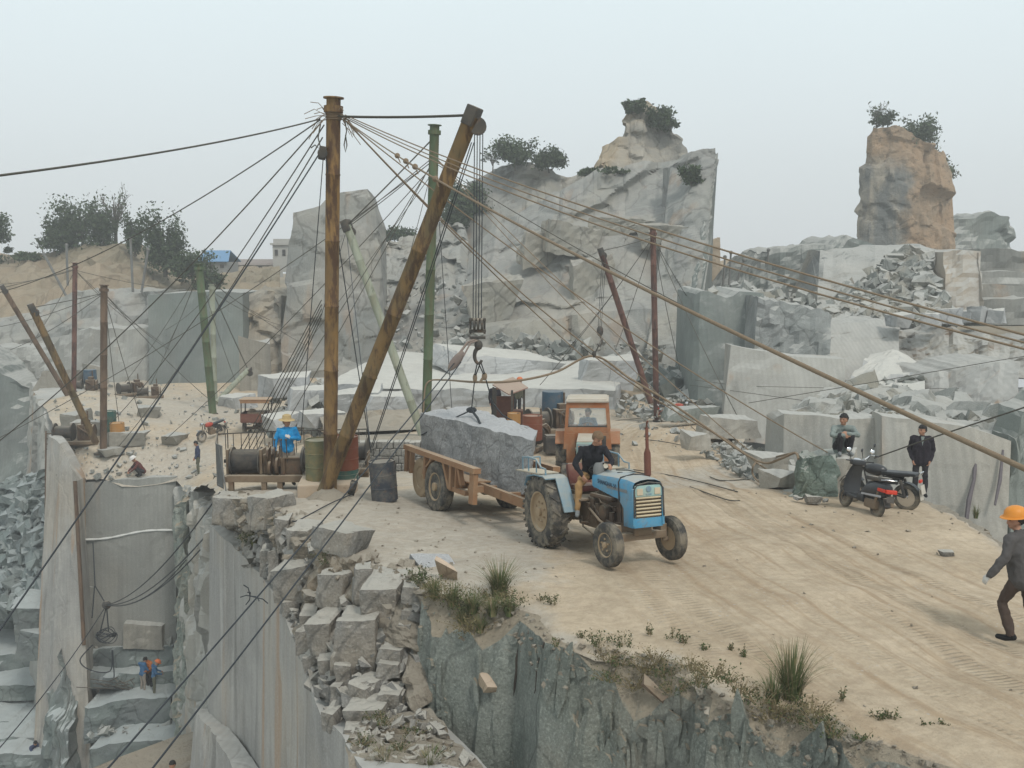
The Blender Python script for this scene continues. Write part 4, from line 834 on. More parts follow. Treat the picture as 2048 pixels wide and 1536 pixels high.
# second derrick, green mast and pale boom behind the block
B2 = G(851, 893); d2 = B2.y
T2 = P(869, 262, d2 - .2)
derrick('derrick crane with a dark green mast and a pale green boom behind the granite block', B2, T2, .165, M['pole_green'], (P(846, 872, d2 - .5), P(694, 452, d2 + .6)), .15, M['pole_pale'],
    [(.015, (862,325,d2-.2), (-20,885,40), .5), (.015, (862,330,d2-.2), (520,862,33), .15), (.015, (860,332,d2-.2), (560,868,34), .12), (.015, (862,336,d2-.2), (330,880,46), .3), (.015, (862,318,d2-.2), (690,455,d2+.6), .02), (.015, (862,324,d2-.2), (690,459,d2+.6), .04),
     (.015, (876,320,d2-.2), (1540,937,28), .25, 'rope'), (.015, (876,322,d2-.2), (1392,862,36), .2, 'rope'), (.014, (872,345,d2-.2), (905,838,d2+6), .02, 'cable_dark'), (.014, (876,330,d2-.2), (2150,985,20), .4), (.012, (862,345,d2-.2), (770,690,d2+14), .1), (.012, (862,350,d2-.2), (545,770,d2+22), .2), (.012,(690,470,d2+.5),(640,640,d2+1),.0,'cable_dark'),(.012,(694,475,d2+.5),(742,905,24.2),.02,'cable_dark')], gr=.016)
# further derricks
def far_derrick(label, base, top, r, mat, boom=None, guys=(), boommat=None, hk=None):
    b = P(*base); b.z = gz(b.x, b.y) if b.y < 78 else b.z
    d, add = derrick(label, b, P(*top), r, M[mat], [P(*q) for q in boom] if boom else None, r, M[boommat] if boommat else None, [(.017, (top[0], top[1] + 8, top[2]), g, .25) for g in guys], gr=.016)
    if hk:
        t = MB(); p = P(*boom[1])
        for k in range(3): ropes(t, p + Vector((.05 + k * .09, -.1, -.2)), P(hk[0] - 4 + k * 3, hk[1], hk[2]), .013, 0, 2)
        add(t, 'hoist_rope', M['cable_dark']); t = MB(); q = P(*hk); t.ball(q, (.16, .14, .26), 10, 6); t.tube([q + Vector((0, 0, -.2)), q + Vector((.12, 0, -.5)), q + Vector((0, 0, -.75)), q + Vector((-.12, 0, -.6))], .05, 6); add(t, 'hook', M['iron'], ang=50)
    return d
far_derrick('far derrick crane with a red brown mast and boom before the big cliff', (1314,800,48), (1306,466,48), .14, 'pole_red', ((1302,806,47.5),(1202,503,47)), [(1120,715,58),(1415,650,62),(1500,880,36),(1230,700,60),(1360,740,56),(1080,770,52)], hk=(1200,662,47))
far_derrick('left derrick crane whose brown mast and boom stand at the edge of the pit', (206,887,50), (208,578,50), .17, 'pole_brown', ((192,886,49.5),(64,616,48)), [(-40,660,60),(340,700,70),(420,800,60),(20,700,60),(290,860,52),(240,860,53)], boommat='pole_dark')
far_derrick('farthest left derrick crane with a thin purple brown mast', (147,772,64), (150,532,64), .15, 'pole_red', ((138,796,63),(6,576,61)), [(-40,570,75),(420,585,78),(270,650,76),(330,690,74),(60,690,74)], boommat='pole_brown')
far_derrick('derrick mast of green pipe leaning before the smooth dark sawn wall', (426,829,58), (398,535,58), .22, 'pole_green', None, [(540,640,72),(250,765,70),(330,700,72),(610,690,70),(300,770,66),(470,760,64)])
far_derrick('pale grey green derrick crane just right of the green pipe mast', (430,812,63), (424,575,63), .17, 'pole_pale', ((432,806,62.5),(496,740,66)), [(560,650,74),(330,660,76)])
M['pole_grey'] = pole_mat('grey_steel', (.16, .165, .16), (.19, .19, .18), (.12, .10, .08), .4)
for k, (a, b, lb) in enumerate([((266,590,86),(261,478,86),'thin tall grey pole standing before the soil hill'),((280,590,86),(296,500,86),'thin grey pole leaning to the right before the soil hill'),((142,600,86),(88,508,86),'thin grey pole leaning to the left before the soil hill'),((135,560,88),(133,490,88),'short thin grey pole at the left of the soil hill'),((1446,566,80),(1450,514,80),'thin pole left of a pair beyond the cliff slab'),((1458,566,80),(1462,505,80),'upright thin pole of a pair beyond the cliff slab'),((1468,568,80),(1488,520,80),'leaning thin pole beyond the cliff slab'),((1536,512,83),(1537,500,83),'tiny dark pole on the far dark rock wall')]):
    t = MB(); q = P(*a); t.tube([q - Vector((0, 0, .5)), P(*b)], .11 if k < 4 else .08, 8); t.ball(P(*b), .16, 8, 5)
    tag(t.build('pole', M['pole_grey'], None), lb, 'pole')
# long loose cables and hoses
def cable(name, pts, r, mat, label, cat='cable', knots=(), sides=6):
    t = MB(); t.tube(pts, r, sides)
    for p in knots: t.ball(p, r * 2.6 if not isinstance(r, list) else .06, 8, 5)
    return tag(t.build(name, M[mat], None, ang=60), label, cat)
def smooth(pts, n=8):
    o = []
    for i in range(len(pts) - 1):
        p0, p1, p2, p3 = pts[max(i - 1, 0)], pts[i], pts[i + 1], pts[min(i + 2, len(pts) - 1)]
        for k in range(n):
            t = k / n; o.append(.5 * ((2 * p1) + (p2 - p0) * t + (2 * p0 - 5 * p1 + 4 * p2 - p3) * t * t + (3 * p1 - p0 - 3 * p2 + p3) * t ** 3))
    return o + [pts[-1]]
tk = sag(P(690, 240, B1d - .2), P(2150, 984, 4.6), .20, 60)
t = MB(); t.tube(tk, [.012 if k < 18 else .0155 for k in range(61)], 7)
for s in (.27, .30, .34, .40): 
    q = tk[int(s * 60)]; t.ball(q, .05, 8, 5); t.tube([q, q + Vector((.05, 0, -.12))], .012, 4)


tag(t.build('wire_rope', M['rope'], None, ang=60), 'thickest brown wire rope, clamped in the middle, slanting down past the man in the suit', 'rope')
J = P(1188, 712, 27)
cable('air_hose', smooth([P(846, 880, d2 - .6), P(848, 800, d2 - .4), P(856, 764, d2 - .3), P(890, 760, d2 - .3), P(950, 764, 25.6), P(1030, 762, 25.8), P(1110, 745, 26.4), J, P(1260, 757, 27), P(1340, 805, 26.5), P(1420, 860, 26), P(1490, 908, 25.5), P(1530, 926, 24.6), P(1560, 918, 23.9), P(1590, 906, 23.6), P(1597, 918, 23.4)]), .03, 'rope', 'brown hose slung from the green mast across the yard to the roadside', 'hose')
cable('rope', sag(J, P(1455, 880, 27), .12) + [P(1520, 930, 25.5), G(1560, 955)], .02, 'rope', 'brown rope running beside the hose from its hanging point to the roadside', 'rope')
hj = MB(); hj.ball(J + Vector((0, 0, .05)), (.06, .06, .10), 8, 6); hj.tube([J, P(1198, 690, 27), P(1203, 676, 27.4)], .02, 5); hj.tube([J, P(1170, 698, 27), P(1160, 690, 27)], .012, 4)
tag(hj.build('hose_hanger', M['iron'], None), 'small iron hanger holding the sagging hose in mid air', 'hanger')
g0 = [G(*q) for q in [(1600,968),(1560,962),(1535,975),(1520,958),(1528,945),(1580,935)]]
cable('hose_loop', smooth([g0[0] + Vector((0,0,.03)), g0[1] + Vector((0,0,.04)), g0[2] + Vector((0,0,.03)), P(1507, 952, g0[3].y - .3), P(1509, 928, g0[3].y - .2), P(1535, 918, g0[4].y), P(1590, 905, 23.6)]), .026, 'rope', 'loop of brown hose curling up by the green boulder', 'hose')
for k, (pp, lb) in enumerate([([(1420,955),(1440,962),(1470,962),(1500,958)], 'short curved rope lying on the ground left of the hose loop'),([(1250,938),(1330,950),(1400,965),(1475,985)],'long dark rope lying across the road behind the blue tractor'),([(1290,880),(1330,885),(1365,892)],'short dark cable lying on the road behind the exhaust pipe'),([(1230,842),(1300,836),(1400,830)],'thin rope lying across the far end of the road'),([(1380,975),(1450,1000),(1480,1003)],'pale rope lying at the right of the blue tractor')]):
    pts = [G(*q) + Vector((0, 0, .02)) for q in pp]; cable('ground_rope', smooth(pts), .016, 'cable', lb, 'rope')
for pts, r, lb in [([P(1380,770,48), P(1600,800,40), P(1770,826,34)], .012, 'thin wire crossing the white wall low down'), ([P(1497,806,40), P(1760,762,38), P(1990,722,37), P(2140,698,36)], .014, 'thin wire rising to the right before the tan wall'), ([P(1749,916,24.5), P(1850,880,23), P(2048,815,20), P(2150,780,18.5)], .016, 'dark wire rising to the right behind the man in the suit'), ([P(1390,760,47), P(1480,772,45), P(1760,778,42), P(2048,776,40), P(2150,776,39)], .010, 'faint level wire before the tan wall')]:
    cable('wire', pts, r, 'cable', lb, 'wire')
# ------------------------------------------------------------------ vehicles
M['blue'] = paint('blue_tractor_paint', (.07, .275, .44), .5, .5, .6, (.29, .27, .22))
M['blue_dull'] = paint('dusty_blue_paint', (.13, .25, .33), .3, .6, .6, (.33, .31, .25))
M['mint'] = paint('pale_mint_paint', (.30, .48, .46), .2, .5, .4)
M['cream'] = paint('cream_louvre', (.52, .44, .30), .25, .7, .4)
M['tyre'] = N('tyre_rubber').done((.1, .1, .1))
def tyre_mat():
    n = N('dusty_tyre')
    c = n.mix(n.rampv(n.noise(4, 6, .7), .38, .66), (.055, .054, .052), (.22, .19, .145))
    return n.done(c, .95, n.bump(n.noise(30, 5), .3, .01), spec=.2)
M['tyre'] = tyre_mat()
M['rim'] = paint('dusty_rim', (.34, .25, .155), .2, .9, .5, (.40, .31, .21))
M['engine'] = paint('oily_engine', (.075, .052, .038), .5, .6, .5, (.22, .15, .085))
M['dirty_iron'] = paint('dusty_iron', (.17, .125, .085), .4, .85, .5, (.26, .20, .135))
M['rust_frame'] = paint('dusty_orange_frame', (.27, .15, .08), .4, .9, .45, (.34, .245, .155))
M['maroon'] = paint('maroon_vinyl', (.13, .035, .03), .1, .5, .35)
M['exhaust'] = paint('rusted_pipe', (.13, .05, .035), .5, .8, .1)
M['orange'] = paint('orange_cab_paint', (.33, .125, .05), .45, .6, .45)
M['glass'] = N('dusty_glass'); _g = M['glass']; _g.b.inputs['Transmission Weight'].default_value = .85; _g.b.inputs['IOR'].default_value = 1.1; M['glass'] = _g.done((.85, .88, .88), .06, None, 0, .5)
M['lamp'] = flat('lamp_glass', (.50, .42, .30), .25, 0, .15)
M['black'] = flat('black_plastic', (.025, .026, .028), .35, 0, .3, 6, .5)
M['black_dust'] = paint('dusty_black', (.04, .04, .042), .1, .5, .35, (.22, .18, .13))
M['chrome'] = flat('chrome', (.65, .66, .67), .2, 1.0, .1)
M['red_lamp'] = flat('red_tail_lamp', (.55, .045, .02), .25, 0, .15)
M['amber'] = flat('amber_lamp', (.65, .22, .03), .25, 0, .1)
M['white_paint'] = flat('white_paint', (.70, .70, .68), .5, 0, .1)
M['letter'] = flat('dark_lettering', (.03, .05, .08), .6, 0, .1)
M['mirror'] = flat('mirror_glass', (.9, .92, .94), .05, 1.0, .02)
def lettering(txt, size, mat, parent, loc, rot, name='lettering', ext=.002):
    cu = bpy.data.curves.new(name, 'FONT'); cu.body = txt; cu.size = size; cu.extrude = ext; cu.align_x = 'CENTER'; cu.align_y = 'CENTER'
    o = bpy.data.objects.new(name, cu); C.objects.link(o)
    bpy.context.view_layer.update()
    me = bpy.data.meshes.new_from_object(o.evaluated_get(bpy.context.evaluated_depsgraph_get()))
    C.objects.unlink(o); bpy.data.objects.remove(o)
    q = link(name, me, mat, parent); q.location = loc; q.rotation_euler = rot
    return q
def tyre_mb(Rr, w, rim, lugs=0, lugh=.025):
    mb = MB(); h = w / 2
    prof = [(rim, -h * .78), (rim + (Rr - rim) * .35, -h * .98), (rim + (Rr - rim) * .7, -h), (Rr - .03 * Rr, -h * .86), (Rr, -h * .55), (Rr + .006, 0), (Rr, h * .55), (Rr - .03 * Rr, h * .86), (rim + (Rr - rim) * .7, h), (rim + (Rr - rim) * .35, h * .98), (rim, h * .78)]
    mb.lathe(prof, axis='Y', n=44, cap=False)
    if lugs:
        for k in range(lugs):
            for s in (-1, 1):
                a = 2 * math.pi * (k + (.5 if s > 0 else 0)) / lugs
                m = Matrix.Rotation(a, 4, 'Y') @ Matrix.Translation((0, s * h * .5, Rr + lugh * .25)) @ Matrix.Rotation(s * .7, 4, 'Z')
                mb.box(m.translation, (.045, h * 1.15, lugh * 1.6), m.to_3x3().to_4x4())
                m2 = Matrix.Rotation(a + .10, 4, 'Y') @ Matrix.Translation((0, s * h * .93, Rr * .95))
                mb.box(m2.translation, (.05, h * .22, Rr * .085), m2.to_3x3().to_4x4())
    else:
        for y in (-.5, -.2, .2, .5): mb.lathe([(Rr - .004, y * h - .012 * w / .17), (Rr + .010, y * h), (Rr - .004, y * h + .012 * w / .17)], axis='Y', n=44)
    return mb
def rim_mb(rim, w, side, dish=.06, bolts=6, hub=.07, hubl=.1, holes=False):
    mb = MB(); h = w / 2 * side
    mb.lathe([(rim, -h * .78), (rim * .97, -h * .3), (rim * .95, h * .5), (rim * 1.02, h * .8), (rim * 1.03, h * .86), (rim * .95, h * .82), (rim * .9, h * .55), (rim * .78, h * .42), (rim * .45, h * .42 + dish * side), (hub * 1.6, h * .42 + dish * side), (hub, h * .42 + dish * side + .01 * side), (hub, h * .42 + (dish + hubl) * side), (.0001, h * .42 + (dish + hubl + .01) * side)], axis='Y', n=36)
    for k in range(bolts):
        a = 2 * math.pi * k / bolts + .3; r = rim * .5; c = Vector((r * math.cos(a), h * .42 + dish * side * .9, r * math.sin(a)))
        mb.cone(c, c + Vector((0, .035 * side, 0)), .018, n=6)
    return mb
def wheel(root, loc, Rr, w, rim, side, lugs=0, steer=0, name='wheel', **k):
    o = empty(name, loc); o.parent = root; o.rotation_euler = (0, 0, steer)
    tyre_mb(Rr, w, rim, lugs).build('tyre', M['tyre'], o, ang=35)
    rim_mb(rim, w, side, **k).build('rim', M['rim'], o, ang=40)
    return o
def frame_at(p, head):                                # matrix: x ahead along the ground, z up the ground normal
    n = gn(p.x, p.y); x = Vector((head[0], head[1], 0)); x = (x - n * x.dot(n)).normalized(); y = n.cross(x)
    return Matrix.Translation(p) @ Matrix((x, y, n)).transposed().to_4x4()
TH = Vector((.39, -.92)).normalized(); TL = Vector((-TH.y, TH.x))
c_r = G(1095, 1092); tr0 = Vector((c_r.x, c_r.y)) + TL * .72 ; tr0 = Vector((tr0.x, tr0.y, gz(tr0.x, tr0.y)))
def tractor_blue():
    t = empty('tractor', (0, 0, 0), 'old blue tractor without a cab pulling the loaded trailer', 'tractor'); t.matrix_world = frame_at(tr0, TH)
    for s in (-1, 1):
        wheel(t, (0, s * .74, .655), .655, .34, .36, s, 17, name='rear_wheel', hub=.085, hubl=.06, dish=.03, bolts=8)
        wheel(t, (2.14, s * .60, .365), .365, .175, .20, s, 0, .10, name='front_wheel', hub=.05, hubl=.05, dish=.01, bolts=5)
    b = MB(); b.box((.30, 0, .72), (1.25, .40, .46), bev=.05); b.cone((0, -.6, .655), (0, .6, .655), .15, .15, 14); b.box((-.38, 0, .80), (.3, .46, .5), bev=.04); b.box((.55, 0, .50), (.7, .34, .2), bev=.04)
    for s in (-1, 1): b.cone((0, s * .28, .655), (0, s * .5, .655), .24, .17, 16)
    b.box((-.45, 0, .45), (.5, .12, .08)); b.box((-.75, 0, .42), (.35, .3, .05)); b.cone((-.85, 0, .36), (-.85, 0, .56), .03)
    b.build('gearbox', M['dirty_iron'], t, ang=40)
    e = MB(); e.box((1.33, 0, .82), (.95, .34, .50), bev=.03); e.box((1.33, 0, 1.10), (.85, .24, .14), bev=.02); e.box((1.33, 0, .55), (.8, .28, .16), bev=.04)
    for k in range(4):
        e.cone((1.02 + k * .2, -.17, 1.0), (1.02 + k * .2, -.27, 1.02), .035, n=8); e.cone((1.02 + k * .2, -.16, .85), (1.02 + k * .2, -.20, .85), .05, n=8)
    e.tube([(.95, -.27, 1.03), (1.2, -.29, 1.04), (1.7, -.27, 1.03), (1.72, -.2, 1.1)], .042, 8)
    e.lathe([(.0001, -.05), (.13, -.05), (.14, 0), (.13, .05), (.0001, .05)], (1.42, -.27, .78), 'Y', 18); e.lathe([(.0001, -.04), (.10, -.04), (.10, .04), (.0001, .04)], (1.84, 0, .80), 'X', 18); e.lathe([(.0001, -.02), (.17, -.02), (.17, .02), (.0001, .02)], (1.90, 0, .98), 'X', 16)
    e.cone((1.15, -.25, .62), (1.15, -.25, .90), .055, n=12); e.cone((1.62, -.24, .64), (1.62, -.24, .80), .05, n=12); e.box((1.0, -.25, .82), (.14, .12, .3), bev=.02)
    e.tube([(.9, -.22, .95), (1.0, -.3, .9), (1.3, -.3, .68), (1.7, -.28, .62), (1.9, -.2, .66)], .018, 6); e.tube([(1.1, -.28, 1.1), (1.4, -.33, .95), (1.75, -.28, .9)], .012, 5); e.tube([(1.9, -.1, 1.15), (1.75, -.2, 1.12), (1.6, -.2, 1.1)], .035, 8)
    e.box((2.0, 0, .92), (.10, .46, .58), bev=.02)
    e.build('engine', M['engine'], t, ang=40)
    a = MB(); a.box((2.14, 0, .46), (.14, .95, .13), bev=.02); a.box((2.0, 0, .56), (.5, .34, .16), bev=.02)
    for s in (-1, 1): a.cone((2.14, s * .47, .34), (2.14, s * .47, .62), .045, n=10); a.cone((2.14, s * .45, .365), (2.14, s * .55, .365), .04, n=10); a.box((2.05, s * .42, .56), (.28, .10, .22), bev=.02)
    a.tube([(.95, -.33, .80), (1.5, -.42, .66), (2.05, -.47, .58)], .020, 6); a.tube([(2.0, -.46, .5), (2.0, .46, .5)], .018, 6)
    a.build('front_axle', M['dirty_iron'], t, ang=40)
    # bonnet
    h = MB(); n = 8; hx = [.98, 1.35, 1.75, 2.20, 2.42]; zb = [1.19, 1.14, 1.09, 1.05, 1.05]; zt = [1.40, 1.42, 1.43, 1.43, 1.40]; hw = [.27, .28, .285, .285, .27]
    V = []; 
    for x, a0, a1, w_ in zip(hx, zb, zt, hw):
        for y, z in ((-w_, a0), (-w_ - .005, a1 - .07), (-w_ + .03, a1 - .015), (-w_ * .5, a1 + .02), (0, a1 + .03), (w_ * .5, a1 + .02), (w_ - .03, a1 - .015), (w_ + .005, a1 - .07), (w_, a0)): V.append((x, y, z))
    m = 9; h.add(V, [(i * m + k, i * m + k + 1, (i + 1) * m + k + 1, (i + 1) * m + k) for i in range(4) for k in range(m - 1)] + [tuple(range(m))])
    for s in (-1, 1): h.box((2.26, s * .277, .86), (.30, .022, .44), bev=.006); h.prism([(2.12, s * .270, 1.08), (1.9, s * .270, 1.10), (2.12, s * .270, .92)], (0, .012 * s, 0))
    h.box((1.0, 0, 1.30), (.05, .50, .2), bev=.02)
    bo = h.build('bonnet', M['blue'], t, ang=35)
    tr_ = MB()
    for s in (-1, 1): tr_.prism([(1.55, s * .288, 1.265), (2.25, s * .290, 1.255), (2.25, s * .290, 1.20), (1.55, s * .288, 1.215)], (0, s * .004, 0))
    tr_.build('trim_strip', flat('worn_trim', (.20, .22, .23), .5, .3), bo)
    lettering('SHANGHAI-50', .105, M['letter'], bo, (1.55, -.2925, 1.285), (R(90), R(3), 0)); lettering('SHANGHAI-50', .105, M['letter'], bo, (1.55, .2935, 1.285), (R(90), R(-3), R(180)))
    cp_ = MB(); cp_.tube([(1.98, -.295, 1.05), (1.98, -.30, 1.36), (1.97, -.25, 1.435), (1.97, 0, 1.475), (1.97, .25, 1.435), (1.98, .3, 1.36), (1.98, .295, 1.05)], .012, 6); cp_.tube([(1.0, .2, 1.44), (1.3, .27, 1.46), (1.97, .26, 1.45)], .011, 5)
    cp_.build('bonnet_strap', M['black'], t)
    hole = MB(); hole.lathe([(.0001, 0), (.05, 0), (.045, .012), (.0001, .012)], (1.50, 0, 1.452), n=14); hole.build('filler_cap', M['black'], bo)
    # nose
    g = MB(); g.box((2.40, 0, .72), (.05, .54, .16), bev=.01); g.box((2.35, 0, 1.0), (.06, .50, .42))
    for s in (-1, 1): g.box((2.42, s * .275, .98), (.05, .045, .62), bev=.008)
    g.build('nose_shell', M['blue'], t, ang=40)
    fp = MB(); fp.box((2.43, 0, 1.245), (.035, .50, .19), bev=.012)
    fpo = fp.build('lamp_panel', M['mint'], t, ang=40)
    for s in (-1, 1):
        l = MB(); l.box((2.452, s * .165, 1.235), (.016, .11, .11), bev=.012); l.build('headlight', M['lamp'], fpo)
    em = MB(); em.lathe([(.0001, .0), (.05, .0), (.05, .012), (.035, .016), (.0001, .016)], (2.447, 0, 1.275), 'X', 18); em.box((2.452, 0, 1.19), (.010, .10, .025)); em.build('emblem', M['blue_dull'], fpo)
    for k in range(5): q = MB(); q.box((2.452, 0, 1.165 + k * .012), (.006, .12, .004)); 
    rad = MB(); rad.box((2.385, 0, .97), (.03, .48, .38)); rad.build('radiator', M['engine'], t)
    lv = MB()
    for k in range(6): lv.box((2.425, 0, .835 + k * .058), (.05, .47, .026), (0, R(-28), 0), bev=.004)
    lv.build('grille', M['cream'], t)
    fr = MB(); fr.tube([(2.455, -.28, .82), (2.455, -.27, 1.28), (2.452, -.22, 1.35), (2.45, 0, 1.385), (2.452, .22, 1.35), (2.455, .27, 1.28), (2.455, .28, .82)], .014, 6); fr.build('nose_trim', M['black_dust'], t)
    for s in (-1, 1):
        f = MB(); y0, y1 = s * .50, s * .93
        pr = [(-.52, 1.10), (-.40, 1.28), (-.1, 1.335), (.32, 1.335), (.42, 1.30)]
        for (xa, za), (xb, zb_) in zip(pr[:-1], pr[1:]): f.prism([(xa, y0, za), (xb, y0, zb_), (xb, y0, zb_ - .02), (xa, y0, za - .02)], (0, y1 - y0, 0))
        f.prism([(.30, y0, 1.32), (.46, y0, 1.30), (.80, y0, .74), (.74, y0, .70)], (0, s * .012, 0)); f.prism([(.42, y0, 1.31), (.46, y0, 1.29), (.80, y0, .73), (.77, y0, .72)], (0, (y1 - y0) * .55, 0))
        f.build('fender', M['blue_dull'], t, ang=40)
        r_ = MB(); r_.prism([(-.95, y0, 1.345), (.10, y0, 1.362), (.10, y0, 1.345), (-.95, y0, 1.325)], (0, (y1 - y0) * .95, 0)); r_.build('fender_board', paint('pale_board', (.42, .38, .30), .2, .9, .5), t)
        gr_ = MB(); yy = s * .86
        gr_.tube([(-.72, yy, 1.36), (-.72, yy, 1.60), (-.45, yy, 1.62), (-.1, yy, 1.60), (.12, yy, 1.47), (.30, yy, 1.46), (.30, yy, 1.35)], .017, 7)
        for x in (-.45, -.1): gr_.tube([(x, yy, 1.36), (x, yy, 1.61)], .014, 6)
        gr_.tube([(-.72, yy, 1.58), (-.72, s * .5, 1.58)], .014, 6); gr_.tube([(-.72, s * .5, 1.36), (-.72, s * .5, 1.58)], .014, 6); gr_.build('guard_rail', M['blue_dull'], t)
    st = MB(); st.box((.16, 0, 1.06), (.46, .46, .12), bev=.05); st.box((-.08, 0, 1.26), (.12, .48, .46), (0, R(-10), 0), bev=.055); st.build('seat', M['maroon'], t, ang=40)
    pl = MB(); pl.box((.55, 0, .94), (.75, 1.0, .03)); pl.box((.1, 0, .98), (.3, .5, .08)); pl.build('footplate', M['dirty_iron'], t)
    stw = MB(); mw = Euler((0, R(-32), 0)).to_matrix()
    stw.tube([Vector((.78, 0, 1.48)) + mw @ Vector((.2 * math.cos(a), .2 * math.sin(a), 0)) for a in np.linspace(0, 2 * math.pi, 25)], .016, 6, False); stw.tube([(1.02, 0, 1.05), (.78, 0, 1.47)], .022, 8)
    for a in (0, 2.1, 4.2): stw.tube([(.78, 0, 1.475), Vector((.78, 0, 1.48)) + mw @ Vector((.19 * math.cos(a), .19 * math.sin(a), 0))], .012, 5)
    stw.build('steering_wheel', M['black'], t, ang=50)
    db = MB(); db.box((.96, 0, 1.27), (.16, .44, .24), (0, R(-15), 0), bev=.03); db.build('dashboard', M['blue'], t, ang=40)
    ac = MB(); ac.lathe([(.0001, .20), (.06, .19), (.095, .12), (.10, .06), (.10, 0)], (1.02, -.16, 1.40), n=18); ac.build('air_cleaner', flat('grey_cap', (.16, .165, .16), .6), t, ang=40)
    ex = MB(); ex.cone((2.06, .22, 1.38), (2.06, .22, 1.46), .04, n=12); ex.lathe([(.03, 0), (.058, .03), (.058, .40), (.028, .49), (.028, .82), (.022, .83)], (2.06, .22, 1.42), n=16); ex.tube([(2.06, .22, 2.24), (2.06, .22, 2.29), (2.09, .21, 2.34), (2.13, .20, 2.36)], [.010, .012, .018, .016], 6)
    ex.build('exhaust_pipe', M['exhaust'], t, ang=40)
    lk = MB(); 
    for s in (-1, 1): lk.tube([(-.2, s * .2, .5), (-.9, s * .33, .42)], .025, 6); lk.tube([(-.35, s * .22, 1.0), (-.7, s * .3, .45)], .016, 6)
    lk.tube([(.6, -.30, .60), (.75, -.36, .45), (1.1, -.34, .36), (1.3, -.25, .34)], .016, 5); lk.tube([(.5, -.28, .52), (.8, -.4, .52), (1.0, -.36, .56)], .022, 6); lk.tube([(.9, -.3, .98), (.9, -.34, .6)], .012, 5); lk.tube([(.97, -.3, .98), (.97, -.34, .6)], .012, 5); lk.box((.93, -.33, .86), (.14, .06, .06))
    lk.build('linkage', M['engine'], t)
    return t
tractor = tractor_blue()
# trailer
TRH = Vector((.47, -.883)).normalized(); TRL = Vector((.883, .47)).normalized()
cw = G(876, 1022); tx = Vector((cw.x, cw.y)) + TRL * .86; tx = Vector((tx.x, tx.y, gz(tx.x, tx.y)))
def trailer():
    t = empty('trailer', (0, 0, 0), 'steel trailer painted dusty orange carrying the granite block', 'trailer'); t.matrix_world = frame_at(tx, TRH)
    for x in (0,):
        for s in (-1, 1): wheel(t, (x, s * .86, .545), .545, .27, .30, s, 0, name='wheel', hub=.09, hubl=.12, dish=-.04, bolts=6)
    tz = lambda x: -.02 * x
    f = MB()
    for s in (-1, 1):
        f.add([Vector((x, s * .5 + y, z + tz(x))) for x, z0, z1 in ((-1.75, .66, .84), (3.3, .66, .84)) for y, z in ((-.05, z0), (.05, z0), (.05, z1), (-.05, z1))], [(3,2,1,0),(4,5,6,7),(0,1,5,4),(1,2,6,5),(2,3,7,6),(3,0,4,7)])
    for x in (-1.7, -.9, -.1, .7, 1.5, 2.3, 3.2): f.box((x, 0, .74 + tz(x)), (.10, 1.75 if x < 1.6 else 1.1, .13))
    for s in (-1, 1): f.tube([(3.2, s * .45, .70 + tz(3.2)), (3.6, .1, .52)], .06, 6)
    f.box((-.2, 0, .855), (3.0, 1.7, .03), (0, R(1.2), 0))
    for x in (0,): f.cone((x, -.8, .545), (x, .8, .545), .07, n=10)
    f.build('chassis', M['rust_frame'], t)
    for s in (-1, 1):
        q = MB(); y = s * .93
        q.add([Vector((x, y + dy, z + tz(x))) for x in (-1.75, 1.95) for dy, z in ((-.09, 1.13), (.09, 1.13), (.09, 1.24), (-.09, 1.24))], [(3,2,1,0),(4,5,6,7),(0,1,5,4),(1,2,6,5),(2,3,7,6),(3,0,4,7)])
        def post(x0, x1, wd=.10, zb=.62, yy=y): q.add([Vector((xx + dx, yy + dy, z + tz(xx))) for xx, z in ((x0, zb), (x1, 1.13)) for dx, dy in ((-wd / 2, -.05), (wd / 2, -.05), (wd / 2, .05), (-wd / 2, .05))], [(3,2,1,0),(4,5,6,7),(0,1,5,4),(1,2,6,5),(2,3,7,6),(3,0,4,7)])
        post(-1.68, -1.68, .14); post(-1.42, -1.42, .08); post(-.60, -.60, .09); post(-.52, -.2, .08, .9); post(.72, .38, .10); post(.78, .78, .10); post(1.05, 1.05, .05, .7); post(1.82, 1.82, .20, .5); post(1.3, 1.12, .09, .8)
        q.box((1.05, y - s * .05, .62), (.8, .12, .10)); q.box((.92, y - s * .12, .88), (.28, .03, .5)); q.box((-1.2, y - s * .1, .70), (1.0, .06, .10))
        q.build('side_frame', M['rust_frame'], t)
        sp4 = MB()
        for k in range(4): sp4.box((-.56, s * .72, .60 + k * .022), (1.3 - k * .25, .08, .018))
        sp4.build('leaf_spring', M['dirty_iron'], t)
    for s in (-1, 1):
        o = empty('rear_wheel', (-1.02, s * .80, .60)); o.parent = t; tyre_mb(.44, .2, .26).build('tyre', M['rim'], o, ang=35); rim_mb(.26, .2, s, hub=.06, hubl=.05, dish=-.02, bolts=5).build('rim', M['rim'], o, ang=40)
    db = MB(); db.tube([(3.55, .08, .52), (3.75, .3, .48)], .05, 8); db.lathe([(.05, -.03), (.09, 0), (.05, .03)], (3.8, .33, .48), n=12); db.build('drawbar', M['dirty_iron'], t)
    return t
trailer()
